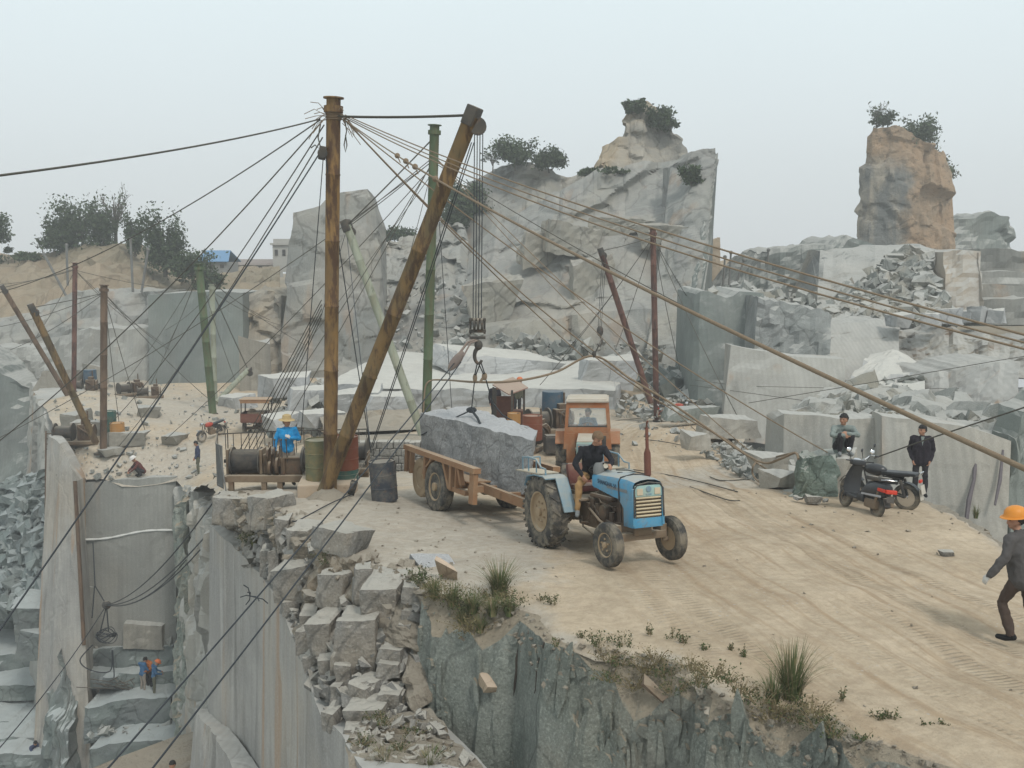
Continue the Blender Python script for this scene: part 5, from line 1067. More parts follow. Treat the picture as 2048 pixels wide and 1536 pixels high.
def hexa(name, cor, mat, n=(26, 10, 10), rough=.015, seed=1, label=None, cat='stone block', sharp=30):
    V = []; Fc = []; idx = {}; cor = [np.array(c) for c in cor]
    def vid(u, v, w_):
        k = (round(u * 1000), round(v * 1000), round(w_ * 1000))
        if k not in idx:
            q = 0
            for c, (a, b, e_) in zip(cor, ((0,0,0),(1,0,0),(1,1,0),(0,1,0),(0,0,1),(1,0,1),(1,1,1),(0,1,1))): q = q + c * (u if a else 1 - u) * (v if b else 1 - v) * (w_ if e_ else 1 - w_)
            idx[k] = len(V); V.append(q)
        return idx[k]
    def face(n1, n2, f):
        for i in range(n1):
            for j in range(n2): Fc.append((f(i / n1, j / n2), f((i + 1) / n1, j / n2), f((i + 1) / n1, (j + 1) / n2), f(i / n1, (j + 1) / n2)))
    a, b, c = n
    face(a, b, lambda x, y: vid(x, y, 1.0)); face(b, a, lambda x, y: vid(y, x, 0.0)); face(a, c, lambda x, y: vid(x, 0.0, y)); face(c, a, lambda x, y: vid(y, 1.0, x)); face(c, b, lambda x, y: vid(0.0, y, x)); face(b, c, lambda x, y: vid(1.0, x, y))
    V = np.array(V); ct = V.mean(0)
    V = V + np.stack([fbm(V * 2.2 + 5 * k, seed + k, 4) for k in range(3)], 1) * rough * 1.6 + np.stack([facet(V * 3.1 + 9 * k, seed + k, 1.0) for k in range(3)], 1) * rough
    o = raw(name, V - ct, Fc, mat); o.location = ct
    return tag(o, label, cat)
M['dark_block'] = rock('rough_dark_granite', (.48, .485, .48), dark=(.36, .365, .365), tanamt=.06, streak=.0, bump=1.0, scale=3.5, speck=.6, dust=(.74, .75, .75), dustamt=1.0)
NL, NR = P(842, 823, 22.8), P(1069, 881, 19.44); BR, BL = P(1073, 860, 20.0), P(936, 812, 23.6)
NL.z -= .02
zb_ = lambda p, z: Vector((p.x, p.y, z))
bl0 = P(842, 952, 22.8).z; br0 = P(1050, 992, 19.5).z
hexa('granite_block', [zb_(NL, bl0), P(1052, 991, 19.5), zb_(BR, br0 + .05) + Vector((-.15, 0, 0)), zb_(BL, bl0), NL, NR, BR, BL], M['dark_block'], (40, 16, 16), .016, 201, 'huge rough grey granite block with a white dusty top on the trailer')
# chain slings round the block
sl = empty('lifting_sling', P(943, 818, 21.9), 'dark rope sling hanging from the hook and passing round the block on the trailer', 'sling'); add = kids(sl)
h0 = hk + Vector((.02, 0, -.72)); ap = P(943, 820, 21.9)
t = MB(); k1, k2 = P(950, 752, 21.4), P(969, 750, 21.4)
for s in (-.03, .03): t.tube([h0 + Vector((s, 0, 0)), k1 + Vector((s * .4, 0, 0))], .014, 5); t.tube([h0 + Vector((s + .03, 0, 0)), k2 + Vector((s * .4, 0, 0))], .014, 5)
t.tube([k1, ap], .013, 5); t.tube([k2, P(985, 805, 21.8), P(1005, 830, 21.7), P(1040, 850, 21.4)], .015, 5)
add(t, 'sling_leg', M['cable_dark'])
t = MB(); t.ball(k1 + Vector((0, 0, -.04)), (.05, .04, .10), 8, 6); t.ball(k2 + Vector((0, 0, -.03)), (.06, .04, .09), 8, 6); t.tube([k2, k2 + Vector((-.10, 0, -.16))], .03, 5); add(t, 'rope_knot', M['rope'])
t = MB(); t.tube([ap, P(905, 838, 22.05), P(843, 870, 22.72)], .017, 6); t.tube([ap, P(955, 836, 21.5), P(962, 852, 21.2), P(968, 868, 20.92)], .03, 6); t.tube([P(968, 868, 20.9), P(1000, 910, 20.4), P(1050, 938, 19.7)], .010, 5); t.ball(ap, (.12, .06, .07), 8, 6); add(t, 'choker_chain', M['cable_dark'])
# orange tractor
OH = Vector((-.10, -1)).normalized()
og = G(1176, 952)
M['roof_dust'] = paint('dusty_roof', (.45, .42, .37), .3, .8, .5)
def tractor_orange():
    t = empty('tractor', (0, 0, 0), 'orange tractor with a closed cab facing the viewer behind the blue one', 'tractor'); t.matrix_world = frame_at(og, OH)
    for s in (-1, 1):
        wheel(t, (-.2, s * .80, .66), .66, .34, .36, s, 17, name='rear_wheel', hub=.085, hubl=.06, dish=.03, bolts=8)
        wheel(t, (1.95, s * .62, .38), .38, .18, .20, s, 0, 0, name='front_wheel', hub=.05, hubl=.05, dish=.01, bolts=5)
        f = MB(); f.prism([(-.75, s * .62, 1.18), (-.5, s * .62, 1.40), (.15, s * .62, 1.42), (.45, s * .62, 1.1), (.45, s * .62, 1.07), (.13, s * .62, 1.39), (-.5, s * .62, 1.37), (-.72, s * .62, 1.16)], (0, s * .36, 0)); f.build('fender', M['orange'], t)
    b = MB(); b.box((.6, 0, .72), (2.6, .4, .5), bev=.04); b.cone((-.2, -.7, .66), (-.2, .7, .66), .15, n=12); b.box((1.95, 0, .45), (.14, 1.0, .12)); b.build('gearbox', M['engine'], t, ang=40)
    h = MB(); h.box((1.35, 0, 1.15), (1.5, .56, .50), bev=.05); h.build('bonnet', M['mint'], t, ang=40)
    tp = MB(); tp.box((1.35, 0, 1.412), (1.46, .54, .03), bev=.01); tp.build('bonnet_top', M['roof_dust'], t)
    n_ = MB(); n_.box((2.11, 0, 1.22), (.03, .5, .26), bev=.01); no = n_.build('lamp_panel', M['blue_dull'], t)
    for s in (-1, 1): l = MB(); l.box((2.128, s * .15, 1.22), (.02, .14, .14), bev=.02); l.build('headlight', M['amber'], no)
    gl = MB(); 
    for k in range(5): gl.box((2.115, 0, .86 + k * .05), (.03, .46, .025))
    gl.build('grille', M['cream'], t)
    c = MB(); zs = (.95, 2.34); X0, X1, W0, W1 = -.72, .62, .68, .58
    for x in (X0, X1):
        for s in (-1, 1): c.add([Vector((x * k + dx, s * (W0 if z < 1.5 else W1) + dy, z)) for z, k in ((zs[0], 1), (zs[1], .9)) for dx, dy in ((-.045, -.045), (.045, -.045), (.045, .045), (-.045, .045))], [(3,2,1,0),(4,5,6,7),(0,1,5,4),(1,2,6,5),(2,3,7,6),(3,0,4,7)])
    c.box((X1 - .03, 0, 1.30), (.05, 1.25, .62)); c.box((X1 - .06, 0, 2.27), (.06, 1.2, .16)); c.box((X0 + .03, 0, 1.25), (.05, 1.25, .5)); c.box((X0 + .06, 0, 2.27), (.05, 1.16, .12))
    for s in (-1, 1): c.box((-.05, s * .655, 1.25), (1.3, .04, .5)); c.box((-.05, s * .585, 2.28), (1.2, .05, .12)); c.box((X1 + .02, s * .50, .98), (.03, .26, .9))
    c.build('cab', M['orange'], t)
    r = MB(); r.box((-.05, 0, 2.39), (1.42, 1.28, .07), bev=.03); r.box((-.05, 0, 2.43), (1.3, 1.16, .05), bev=.02); r.build('roof', M['roof_dust'], t, ang=40)
    g = MB(); g.box((X1 - .05, 0, 1.91), (.006, 1.14, .60)); g.build('windscreen', M['glass'], t)
    for s in (-1, 1): k = MB(); k.box((-.05, s * .615, 1.9), (1.2, .006, .66)); k.build('side_window', M['glass'], t)
    s_ = MB(); s_.box((X1 - .03, -.0, 1.63), (.03, 1.2, .04)); s_.box((X1 + .035, .50, 1.15), (.02, .12, .42), bev=.05); s_.build('trim', M['black_dust'], t)
    m = MB(); m.tube([(X1, -.68, 2.1), (X1 + .05, -.78, 2.05), (X1 + .05, -.8, 1.7), (X1, -.68, 1.65)], .014, 6); m.build('grab_handle', M['black_dust'], t)
    st = MB(); st.tube([Vector((.34, 0, 1.62)) + Euler((0, R(-35), 0)).to_matrix() @ Vector((.19 * math.cos(a), .19 * math.sin(a), 0)) for a in np.linspace(0, 6.283, 20)], .014, 5, False); st.tube([(.5, 0, 1.3), (.34, 0, 1.62)], .02, 6); st.build('steering_wheel', M['black'], t)
    se = MB(); se.box((-.25, 0, 1.22), (.45, .5, .14), bev=.04); se.box((-.45, 0, 1.45), (.10, .5, .4), bev=.04); se.build('seat', M['maroon'], t)
    return t
tr_or = tractor_orange()
# motorcycles
def spoke_wheel(root, loc, Rr, w, name='wheel', steer=0):
    o = empty(name, loc); o.parent = root; o.rotation_euler = (0, 0, steer)
    tyre_mb(Rr, w, Rr * .70).build('tyre', M['tyre'], o, ang=40)
    m = MB(); m.lathe([(Rr * .72, -w * .35), (Rr * .66, 0), (Rr * .72, w * .35)], axis='Y', n=30); m.cone((0, -.06, 0), (0, .06, 0), .045, n=12)
    for k in range(10):
        a = 2 * math.pi * k / 10; m.tube([(0, .03 * (-1) ** k, 0), (Rr * .69 * math.cos(a), 0, Rr * .69 * math.sin(a))], .005, 4)
    m.build('rim', M['chrome'], o, ang=40); return o
def motorcycle(label, mtx, body, cat='motorcycle', plate=True, tank='black'):
    t = empty('motorcycle', (0, 0, 0), label, cat); t.matrix_world = mtx
    spoke_wheel(t, (0, 0, .29), .29, .10, 'rear_wheel'); spoke_wheel(t, (1.24, 0, .29), .29, .08, 'front_wheel')
    e = MB(); e.box((.58, 0, .40), (.36, .26, .26), bev=.05); e.cone((.62, 0, .5), (.72, 0, .68), .08, n=12); e.box((.64, 0, .60), (.2, .2, .14))
    for k in range(4): e.box((.66, 0, .53 + k * .04), (.22, .24, .012))
    e.tube([(.6, -.14, .3), (.2, -.17, .28), (-.25, -.17, .34)], [.03, .045, .05], 8); e.build('engine', M['dirty_iron'], t, ang=40)
    f = MB(); f.tube([(0, -.09, .3), (.45, -.1, .38), (.5, -.08, .75)], .022, 6); f.tube([(0, .09, .3), (.45, .1, .38), (.5, .08, .75)], .022, 6); f.tube([(.5, 0, .75), (1.0, 0, .84), (.9, 0, .45), (.6, 0, .3)], .024, 6)
    for s in (-1, 1): f.tube([(1.24, s * .075, .29), (1.05, s * .075, .78), (1.0, s * .075, .95)], .022, 6); f.tube([(0, s * .11, .32), (.1, s * .11, .68)], .035, 8)
    f.build('frame', M['black_dust'], t, ang=40)
    k = MB(); k.ball((.72, 0, .82), (.27, .14, .13), 16, 10); k.build('fuel_tank', M[tank], t, smooth=True)
    s_ = MB(); s_.box((.22, 0, .80), (.66, .25, .10), (0, R(4), 0), bev=.045); s_.box((-.12, 0, .83), (.24, .24, .08), bev=.035); s_.build('seat', M['black'], t, ang=40)
    m = MB()
    for a0, a1, cx, rr in ((.2, 2.3, 0, .33), (.4, 2.4, 1.24, .33)):
        pts = [(cx + rr * math.cos(a) * (-1 if cx == 0 else 1), 0, .29 + rr * math.sin(a)) for a in np.linspace(a0, a1, 9)]
        for p, q in zip(pts[:-1], pts[1:]): m.prism([(p[0], -.065, p[2]), (q[0], -.065, q[2]), (q[0], -.065, q[2] + .012), (p[0], -.065, p[2] + .012)], (0, .13, 0))
        m.build('mudguard', M[body], t); m = MB()
    sc_ = MB(); sc_.prism([(.1, -.13, .72), (.5, -.13, .74), (.45, -.13, .55), (.15, -.13, .58)], (0, .015, 0)); sc_.prism([(.1, .13, .72), (.5, .13, .74), (.45, .13, .55), (.15, .13, .58)], (0, -.015, 0)); sc_.build('side_cover', M[body], t)
    h = MB(); h.tube([(.82, -.38, 1.02), (.92, -.2, 1.08), (.98, 0, 1.0), (.92, .2, 1.08), (.82, .38, 1.02)], .013, 6); ho = h.build('handlebar', M['chrome'], t)
    gp = MB(); gp.cone((.82, -.38, 1.02), (.87, -.29, 1.045), .02, n=8); gp.cone((.82, .38, 1.02), (.87, .29, 1.045), .02, n=8); gp.build('grip', M['black'], ho)
    for s in (-1, 1):
        mi = MB(); mi.tube([(.9, s * .24, 1.07), (.9, s * .30, 1.25)], .007, 5); mi.ball((.89, s * .32, 1.29), (.015, .055, .045), 10, 6); mi.build('mirror', M['black'], t)
    l = MB(); l.lathe([(.0001, .10), (.085, .09), (.09, 0), (.05, -.08), (.0001, -.10)], (1.12, 0, .93), 'X', 16); l.build('headlight', M['chrome'], t, ang=50)
    tl = MB(); tl.box((-.30, 0, .70), (.05, .12, .07), bev=.015); tl.build('tail_light', M['red_lamp'], t)
    if plate: p = MB(); p.box((-.36, 0, .52), (.012, .20, .20), (0, R(12), 0)); p.box((-.33, 0, .40), (.01, .17, .24), (0, R(8), 0)); p.build('mud_flap', flat('pale_flap', (.45, .42, .36), .8), t)
    c = MB(); c.tube([(-.28, -.1, .82), (-.32, -.1, .9), (-.32, .1, .9), (-.28, .1, .82)], .012, 6); c.build('grab_rail', M['chrome'], t)
    return t
ms_ = G(1812, 1020)
motorcycle('black motorcycle with a pale mud flap standing just behind the scooter', frame_at(ms_, Vector((-.72, .70))) @ Matrix.Rotation(R(-7), 4, 'X'), 'black', tank='black')
def scooter(label, mtx):
    t = empty('scooter', (0, 0, 0), label, 'scooter'); t.matrix_world = mtx
    for x, nm in ((0, 'rear_wheel'), (1.22, 'front_wheel')):
        o = empty(nm, (x, 0, .22)); o.parent = t; tyre_mb(.22, .10, .13).build('tyre', M['tyre'], o, ang=40); rim_mb(.13, .10, 1, hub=.03, hubl=.02, dish=.0, bolts=3).build('rim', M['dirty_iron'], o, ang=40)
    b = MB()
    def sec(pts, w): return [(x, y * w, z) for x, z, hw in pts for y in (-1, 1)]
    # tail body: loft of rounded sections
    st = [(-.36, .62, .05, .10), (-.22, .60, .12, .16), (.05, .57, .16, .20), (.32, .52, .16, .20), (.50, .40, .15, .12)]
    V = []; n = 12
    for x, zc, hw, hh in st:
        for k in range(n): a = 2 * math.pi * k / n; V.append((x, hw * math.copysign(abs(math.cos(a)) ** .7, math.cos(a)), zc + hh * math.copysign(abs(math.sin(a)) ** .8, math.sin(a))))
    b.add(V, [(i * n + k, i * n + (k + 1) % n, (i + 1) * n + (k + 1) % n, (i + 1) * n + k) for i in range(4) for k in range(n)] + [tuple(range(n)), tuple(range(4 * n, 5 * n))])
    b.box((.72, 0, .30), (.62, .34, .08), bev=.03); b.box((.45, 0, .34), (.25, .34, .2), bev=.05)
    b.build('tail_body', M['black'], t, ang=45)
    ls = MB(); V = []
    for z, x, hw, dp in ((.26, .98, .18, .05), (.45, 1.05, .21, .08), (.70, 1.04, .20, .09), (.88, .99, .15, .08), (.97, .95, .12, .06)):
        V += [(x, -hw, z), (x + dp, -hw * .6, z), (x + dp * 1.5, 0, z), (x + dp, hw * .6, z), (x, hw, z), (x - .03, 0, z)]
    ls.add(V, [(i * 6 + k, i * 6 + (k + 1) % 6, (i + 1) * 6 + (k + 1) % 6, (i + 1) * 6 + k) for i in range(4) for k in range(6)] + [tuple(range(6)), tuple(range(24, 30))]); ls.build('leg_shield', M['black'], t, ang=50)
    s = MB(); s.box((.12, 0, .80), (.62, .27, .09), (0, R(3), 0), bev=.04); s.box((-.12, 0, .84), (.2, .24, .06), bev=.03); s.build('seat', M['black_dust'], t, ang=40)
    sk = MB(); sk.prism([(-.30, -.165, .50), (.4, -.168, .45), (.4, -.168, .41), (-.3, -.165, .455)], (0, -.006, 0)); sk.prism([(-.30, .165, .50), (.4, .168, .45), (.4, .168, .41), (-.3, .165, .455)], (0, .006, 0)); sk.build('side_strip', flat('silver_strip', (.35, .35, .36), .4), t)
    tl = MB(); tl.box((-.385, 0, .60), (.07, .26, .085), bev=.02); tl.box((-.24, -.14, .605), (.24, .03, .07), bev=.01); tl.box((-.24, .14, .605), (.24, .03, .07), bev=.01); tl.build('tail_light', M['red_lamp'], t)
    h = MB(); h.box((.96, 0, 1.02), (.15, .34, .12), bev=.04); h.tube([(.88, -.34, 1.06), (.95, -.15, 1.05), (.95, .15, 1.05), (.88, .34, 1.06)], .016, 6); ho = h.build('handlebar', M['black'], t, ang=40)
    for sg in (-1, 1):
        m = MB(); m.tube([(.93, sg * .2, 1.08), (.93, sg * .27, 1.24)], .008, 5); m.build('mirror_stalk', M['black'], ho); m = MB(); m.ball((.92, sg * .29, 1.29), (.012, .06, .05), 12, 6); m.build('mirror', M['mirror'], ho, smooth=True)
    f = MB(); f.tube([(1.22, .07, .22), (1.05, .07, .6), (.98, 0, .95)], .025, 6); f.tube([(1.22, -.07, .22), (1.05, -.07, .6)], .025, 6); f.prism([(1.02, -.07, .42), (1.2, -.07, .50), (1.38, -.07, .40), (1.2, -.07, .47)], (0, .14, 0)); f.build('fork', M['black'], t)
    e = MB(); e.box((.12, .06, .26), (.42, .16, .2), bev=.05); e.tube([(.2, -.12, .22), (-.1, -.15, .25), (-.28, -.15, .32)], [.02, .05, .05], 8); e.tube([(-.05, .12, .3), (-.12, .12, .55)], .03, 8); e.build('engine', M['dirty_iron'], t, ang=40)
    p = MB(); p.box((-.40, 0, .44), (.01, .18, .13), (0, R(15), 0)); p.prism([(-.28, -.07, .44), (-.36, -.07, .28), (-.34, -.07, .26), (-.25, -.07, .42)], (0, .14, 0)); p.build('number_plate', M['black_dust'], t)
    ra = MB(); ra.tube([(-.1, -.12, .80), (-.36, -.11, .84), (-.40, 0, .84), (-.36, .11, .84), (-.1, .12, .80)], .014, 6); ra.build('rear_rack', M['chrome'], t)
    bx = MB(); bx.box((-.05, 0, .905), (.0, .0, .0)) if False else None
    return t
sr_, sf_ = G(1752, 1034), G(1702, 1013)
scooter('dark scooter with a red tail light parked in front of the man in the suit', frame_at(sr_, Vector((sf_.x - sr_.x - .1, sf_.y - sr_.y))) @ Matrix.Rotation(R(6), 4, 'X'))
M['red_paint'] = paint('red_paint', (.42, .05, .03), .1, .4, .2)
mq = G(1330, 846); motorcycle('small red motorcycle by the foot of the far red brown derrick', frame_at(mq, Vector((.8, -.5))), 'red_paint', tank='red_paint')
mq = G(443, 872); motorcycle('motorcycle with a red tank beside the green pipe mast', frame_at(mq, Vector((-.55, -.8))), 'black', tank='red_paint')
# far three wheeled truck
tq = G(512, 869)
t = empty('three_wheeled_truck', (0, 0, 0), 'rusty three wheeled truck with a flat canopy in the far yard', 'truck'); t.matrix_world = frame_at(tq, Vector((-.15, 1)))
for s in (-1, 1): wheel(t, (0, s * .6, .35), .35, .18, .2, s, name='wheel', hub=.05, hubl=.04, dish=.0, bolts=5)
wheel(t, (2.1, 0, .32), .32, .16, .18, 1, name='wheel', hub=.05, hubl=.04, dish=.0, bolts=5)
b = MB(); b.box((.35, 0, .72), (2.0, 1.45, .08)); b.box((.35, -.72, .95), (2.0, .05, .45)); b.box((.35, .72, .95), (2.0, .05, .45)); b.box((1.35, 0, .95), (.05, 1.45, .45)); b.box((-.66, 0, .95), (.04, 1.45, .42)); b.build('cargo_bed', M['exhaust'], t)
b = MB()
for x in (-.6, 1.3):
    for s in (-1, 1): b.box((x, s * .70, 1.45), (.06, .06, .85))
b.build('canopy_post', M['iron'], t)
b = MB(); b.box((.35, 0, 1.90), (2.25, 1.6, .06), bev=.02); b.box((-.72, 0, 1.8), (.05, 1.5, .15)); b.build('canopy', M['rust_frame'], t)
b = MB(); b.box((1.9, 0, .8), (.8, .9, .7), bev=.06); b.box((.9, 0, .45), (1.6, .3, .18)); b.cone((0, -.6, .35), (0, .6, .35), .08); b.build('engine', M['engine'], t)
b = MB(); b.box((.3, 0, 1.0), (1.2, .9, .45), bev=.08); b.ball((.0, .2, 1.2), (.3, .25, .2)); b.build('load', M['dirty_iron'], t)
b = MB(); b.ball((-.69, 0, .62), .06); b.build('tail_light', M['chrome'], t)
# ------------------------------------------------------------------ people
M['skin'] = flat('skin', (.36, .19, .12), .6, 0, .12, 14)
M['hair'] = flat('black_hair', (.018, .016, .015), .7, 0, .4, 40)
M['hair_brown'] = flat('dusty_brown_hair', (.17, .11, .065), .85, 0, .4, 40)
M['eye'] = flat('dark_eye', (.02, .015, .012), .4)
M['lip'] = flat('lip', (.30, .11, .085), .6)
def cloth(name, c, var=.22):
    n = N(name)
    return n.done(n.mix(n.noise(7, 5), tuple(x * (1 - var) for x in c), tuple(x * (1 + var) for x in c)), .95, n.bump(n.noise(16, 5, .6), .5, .02), spec=.1)
CL = {k: cloth(k, v) for k, v in dict(black_jumper=(.022, .022, .026), khaki=(.30, .185, .085), dark_suit=(.026, .022, .028), grey_jacket=(.085, .08, .078), brown_trousers=(.075, .055, .045), dark_trousers=(.035, .033, .036), blue_shirt=(.025, .25, .52), grey_trousers=(.27, .235, .20), grey_shirt=(.20, .23, .215), navy=(.045, .055, .10), olive=(.11, .11, .08), shoe_black=(.02, .02, .02), shoe_grey=(.19, .20, .20), red_brown=(.12, .045, .04), orange_vest=(.35, .12, .04), pale_blue=(.12, .25, .36), glove=(.52, .50, .46), work_blue=(.05, .12, .22)).items()}
M['helmet_orange'] = flat('orange_helmet', (.62, .235, .03), .45, 0, .12)
M['helmet_white'] = flat('white_helmet', (.62, .60, .57), .5, 0, .1)
M['helmet_red'] = flat('orange_red_helmet', (.55, .15, .05), .5, 0, .1)
M['straw'] = flat('straw', (.46, .34, .17), .9, 0, .2, 30)
ST = dict(pel=(0,0,.93), chest=(0,.0,1.28), neck=(0,.0,1.45), head=(0,-.02,1.60), shR=(-.19,0,1.39), shL=(.19,0,1.39), elR=(-.25,.03,1.12), elL=(.25,.03,1.12), wrR=(-.26,-.04,.87), wrL=(.26,-.04,.87), hipR=(-.10,0,.90), hipL=(.10,0,.90), knR=(-.11,-.02,.50), knL=(.11,-.02,.50), anR=(-.12,.02,.09), anL=(.12,.02,.09), toeR=(-.14,-.14,.035), toeL=(.14,-.14,.035), look=(0,-1,0))
# local frame: faces -Y, right hand at -X
def person(label, mtx, pose, top, trousers, shoe, vox=.013, hair='hair', hat=None, hatmat=None, scale=1.0, jacket=0.0, gloves=None, face=True, group=None, fist=(.6, .6), hairlen=0, collar=None):
    J = {k: Vector(v) for k, v in ST.items()}; J.update({k: Vector(v) for k, v in pose.items()})
    prims = []                                       # (p0, p1, r0, r1, material)
    def c(a, b, ra, rb, m): prims.append((Vector(a), Vector(b), ra, rb, m))
    look = J['look'].normalized(); upv = Vector((0, 0, 1)); side = look.cross(upv).normalized(); hup = side.cross(look).normalized()
    sp_a = (J['chest'] - J['pel']).normalized(); lat = (J['shL'] - J['shR']).normalized(); hl = (J['hipL'] - J['hipR']).normalized()
    jk = jacket
    for s in (-1, 1):
        c(J['pel'] + hl * s * .065 - sp_a * .02, J['pel'] + hl * s * .055 + sp_a * .12, .115, .11 + jk, 1 if jk == 0 else 1)
        c(J['pel'] + hl * s * .05 + sp_a * (.10 if jk == 0 else -.06), J['chest'] + lat * s * .07 - sp_a * .04, .11 + jk * 1.4, .125 + jk * .7, 1)
        c(J['chest'] + lat * s * .07, J['chest'] + lat * s * .10 + sp_a * .09, .12 + jk * .6, .08 + jk * .4, 1)
    c(J['shR'], J['shL'], .072 + jk * .4, .072 + jk * .4, 1)
    c(J['chest'] + sp_a * .1, J['neck'], .085, .062, 1); c(J['neck'] - (J['head'] - J['neck']) * .1, J['head'] - hup * .05, .054, .052, 0)
    H = J['head']
    c(H + hup * .035 + look * -.012, H + hup * .03 + look * .012, .088, .084, 0); c(H + hup * .01 + look * .035, H - hup * .065 + look * .055, .066, .043, 0)
    c(H - hup * .02 + side * .04 + look * .03, H - hup * .02 - side * .04 + look * .03, .045, .045, 0)
    c(H + look * .095 + hup * .012, H + look * .112 - hup * .022, .011, .016, 0)
    for s in (-1, 1): c(H + side * s * .083 + hup * .015 - look * .01, H + side * s * .083 - hup * .018 - look * .005, .017, .013, 0)
    for S in 'RL':
        m = 4 if gloves else 0
        c(J['sh' + S], J['el' + S], .066 + jk * .4, .052 + jk * .3, 1); c(J['el' + S], J['wr' + S], .051 + jk * .3, .038 + jk * .25, 1)
        d = (J['wr' + S] - J['el' + S]).normalized()
        hd = Vector(pose.get('hand' + S, d)).normalized(); inward = ((J['pel'] + J['chest']) / 2 - J['wr' + S]); inward = (inward - hd * inward.dot(hd)).normalized(); ac = hd.cross(inward).normalized()
        wr = J['wr' + S]
        for k in (-.022, 0, .022): c(wr + ac * k * .6 + hd * .01, wr + ac * k + hd * .085, .020, .017, m)
        cl = fist[0 if S == 'R' else 1]
        for k, (o, L) in enumerate(((-.033, .070), (-.011, .080), (.011, .074), (.033, .058))):
            p = wr + ac * o + hd * .09; dd = (hd + inward * cl * .5).normalized(); q = p + dd * L * .5; d2 = (hd * (1 - cl) + inward * cl * 1.2).normalized(); r_ = q + d2 * L * .5
            c(p, q, .0105, .010, m); c(q, r_, .010, .0085, m)
        sg = -1; tb_ = wr + ac * sg * .03 + hd * .03; c(tb_, tb_ + ac * sg * .03 + hd * .035 + inward * .015, .014, .012, m); c(tb_ + ac * sg * .03 + hd * .035 + inward * .015, tb_ + ac * sg * .025 + hd * .07 + inward * .03, .012, .010, m)
        c(J['hip' + S], J['kn' + S], .094, .066, 2); c(J['kn' + S], J['an' + S] + Vector((0, 0, .03)), .068, .055, 2)
        tv = (J['toe' + S] - J['an' + S]); back_ = J['an' + S] - tv * .25
        c(back_ - Vector((0, 0, .035)), J['an' + S] + tv * .4 - Vector((0, 0, .03)), .042, .042, 3); c(J['an' + S] + tv * .4 - Vector((0, 0, .03)), J['toe' + S], .044, .036, 3)
    mb = MB()
    for a, b, ra, rb, m in prims:
        if (b - a).length > 1e-4: mb.cone(a, b, ra, rb, 12)
        mb.ball(a, ra, 12, 8); mb.ball(b, rb, 12, 8)
    tmp = mb.build('tmp', M['skin'])
    rm = tmp.modifiers.new('r', 'REMESH'); rm.mode = 'VOXEL'; rm.voxel_size = vox
    s_ = tmp.modifiers.new('s', 'SMOOTH'); s_.factor = .5; s_.iterations = 3
    bpy.context.view_layer.update()
    me = bpy.data.meshes.new_from_object(tmp.evaluated_get(bpy.context.evaluated_depsgraph_get())); me.name = 'person'
    C.objects.unlink(tmp); bpy.data.objects.remove(tmp)
    me.materials.clear()
    for m_ in (M['skin'], CL[top], CL[trousers], CL[shoe], CL[gloves or 'glove']): me.materials.append(m_)
    n = len(me.vertices); V = np.zeros(n * 3); me.vertices.foreach_get('co', V); V = V.reshape(-1, 3)
    def nearest(Q):
        best = np.full(len(Q), 1e9); mat = np.zeros(len(Q), int)
        for a, b, ra, rb, m in prims:
            a_, b_ = np.array(a), np.array(b); d = b_ - a_; L2 = max(d @ d, 1e-9); t = np.clip((Q - a_) @ d / L2, 0, 1)
            ds = np.linalg.norm(Q - (a_ + t[:, None] * d), axis=1) - (ra + (rb - ra) * t) + (.006 if m == 0 else 0)
            u = ds < best; best = np.where(u, ds, best); mat = np.where(u, m, mat)
        return mat
    vm = nearest(V); nr = np.zeros(n * 3); me.vertices.foreach_get('normal', nr); nr = nr.reshape(-1, 3)
    w_ = np.isin(vm, (1, 2)).astype(float)
    V = V + nr * (w_ * (.015 * fbm(V * np.array([13, 13, 8.]) + len(label), 4, 3)))[:, None]
    me.vertices.foreach_set('co', V.ravel())
    fc = np.zeros(len(me.polygons) * 3); me.polygons.foreach_get('center', fc); me.polygons.foreach_set('material_index', nearest(fc.reshape(-1, 3)))
    me.polygons.foreach_set('use_smooth', [True] * len(me.polygons)); me.update()
    o = bpy.data.objects.new('person', me); C.objects.link(o); o.matrix_world = mtx @ Matrix.Scale(scale, 4)
    tag(o, label, 'person', group)
    HM = Matrix((side, look, hup)).transposed()            # head frame: x side, y look, z up
    if hair:
        hb = MB(); n2, m2 = 26, 16; V2 = []; rs = rng(len(label))
        for i in range(m2 + 1):
            th = math.pi * i / m2
            for k in range(n2):
                a = 2 * math.pi * k / n2; r = 1 + .05 * rs.normal()
                V2.append(Vector((.098 * r * math.sin(th) * math.cos(a), .108 * r * math.sin(th) * math.sin(a) - .010, .112 * r * math.cos(th) + .034)))
        F2 = []
        for i in range(m2):
            for k in range(n2):
                f = (i * n2 + k, (i + 1) * n2 + k, (i + 1) * n2 + (k + 1) % n2, i * n2 + (k + 1) % n2); cc = sum((V2[q] for q in f), Vector()) / 4
                if cc.z > (.062 if cc.y > .02 else (.0 if cc.y > -.03 else -.055 - hairlen)): F2.append(f)
        hb.add([HM @ v + H for v in V2], F2); hb.build('hair', M[hair], o, smooth=True)
    if face:
        for s in (-1, 1):
            e_ = MB(); e_.ball(H + side * s * .033 + look * .088 + hup * .018, (.013, .009, .007), 8, 5); e_.box(H + side * s * .034 + look * .094 + hup * .036, (.03, .008, .006)); e_.build('eye', M['eye'], o)
        l_ = MB(); l_.tube([H + side * k * .022 + look * (.094 - abs(k) * .006) - hup * .052 for k in (-1, 0, 1)], .006, 6); l_.build('mouth', M['lip'], o)
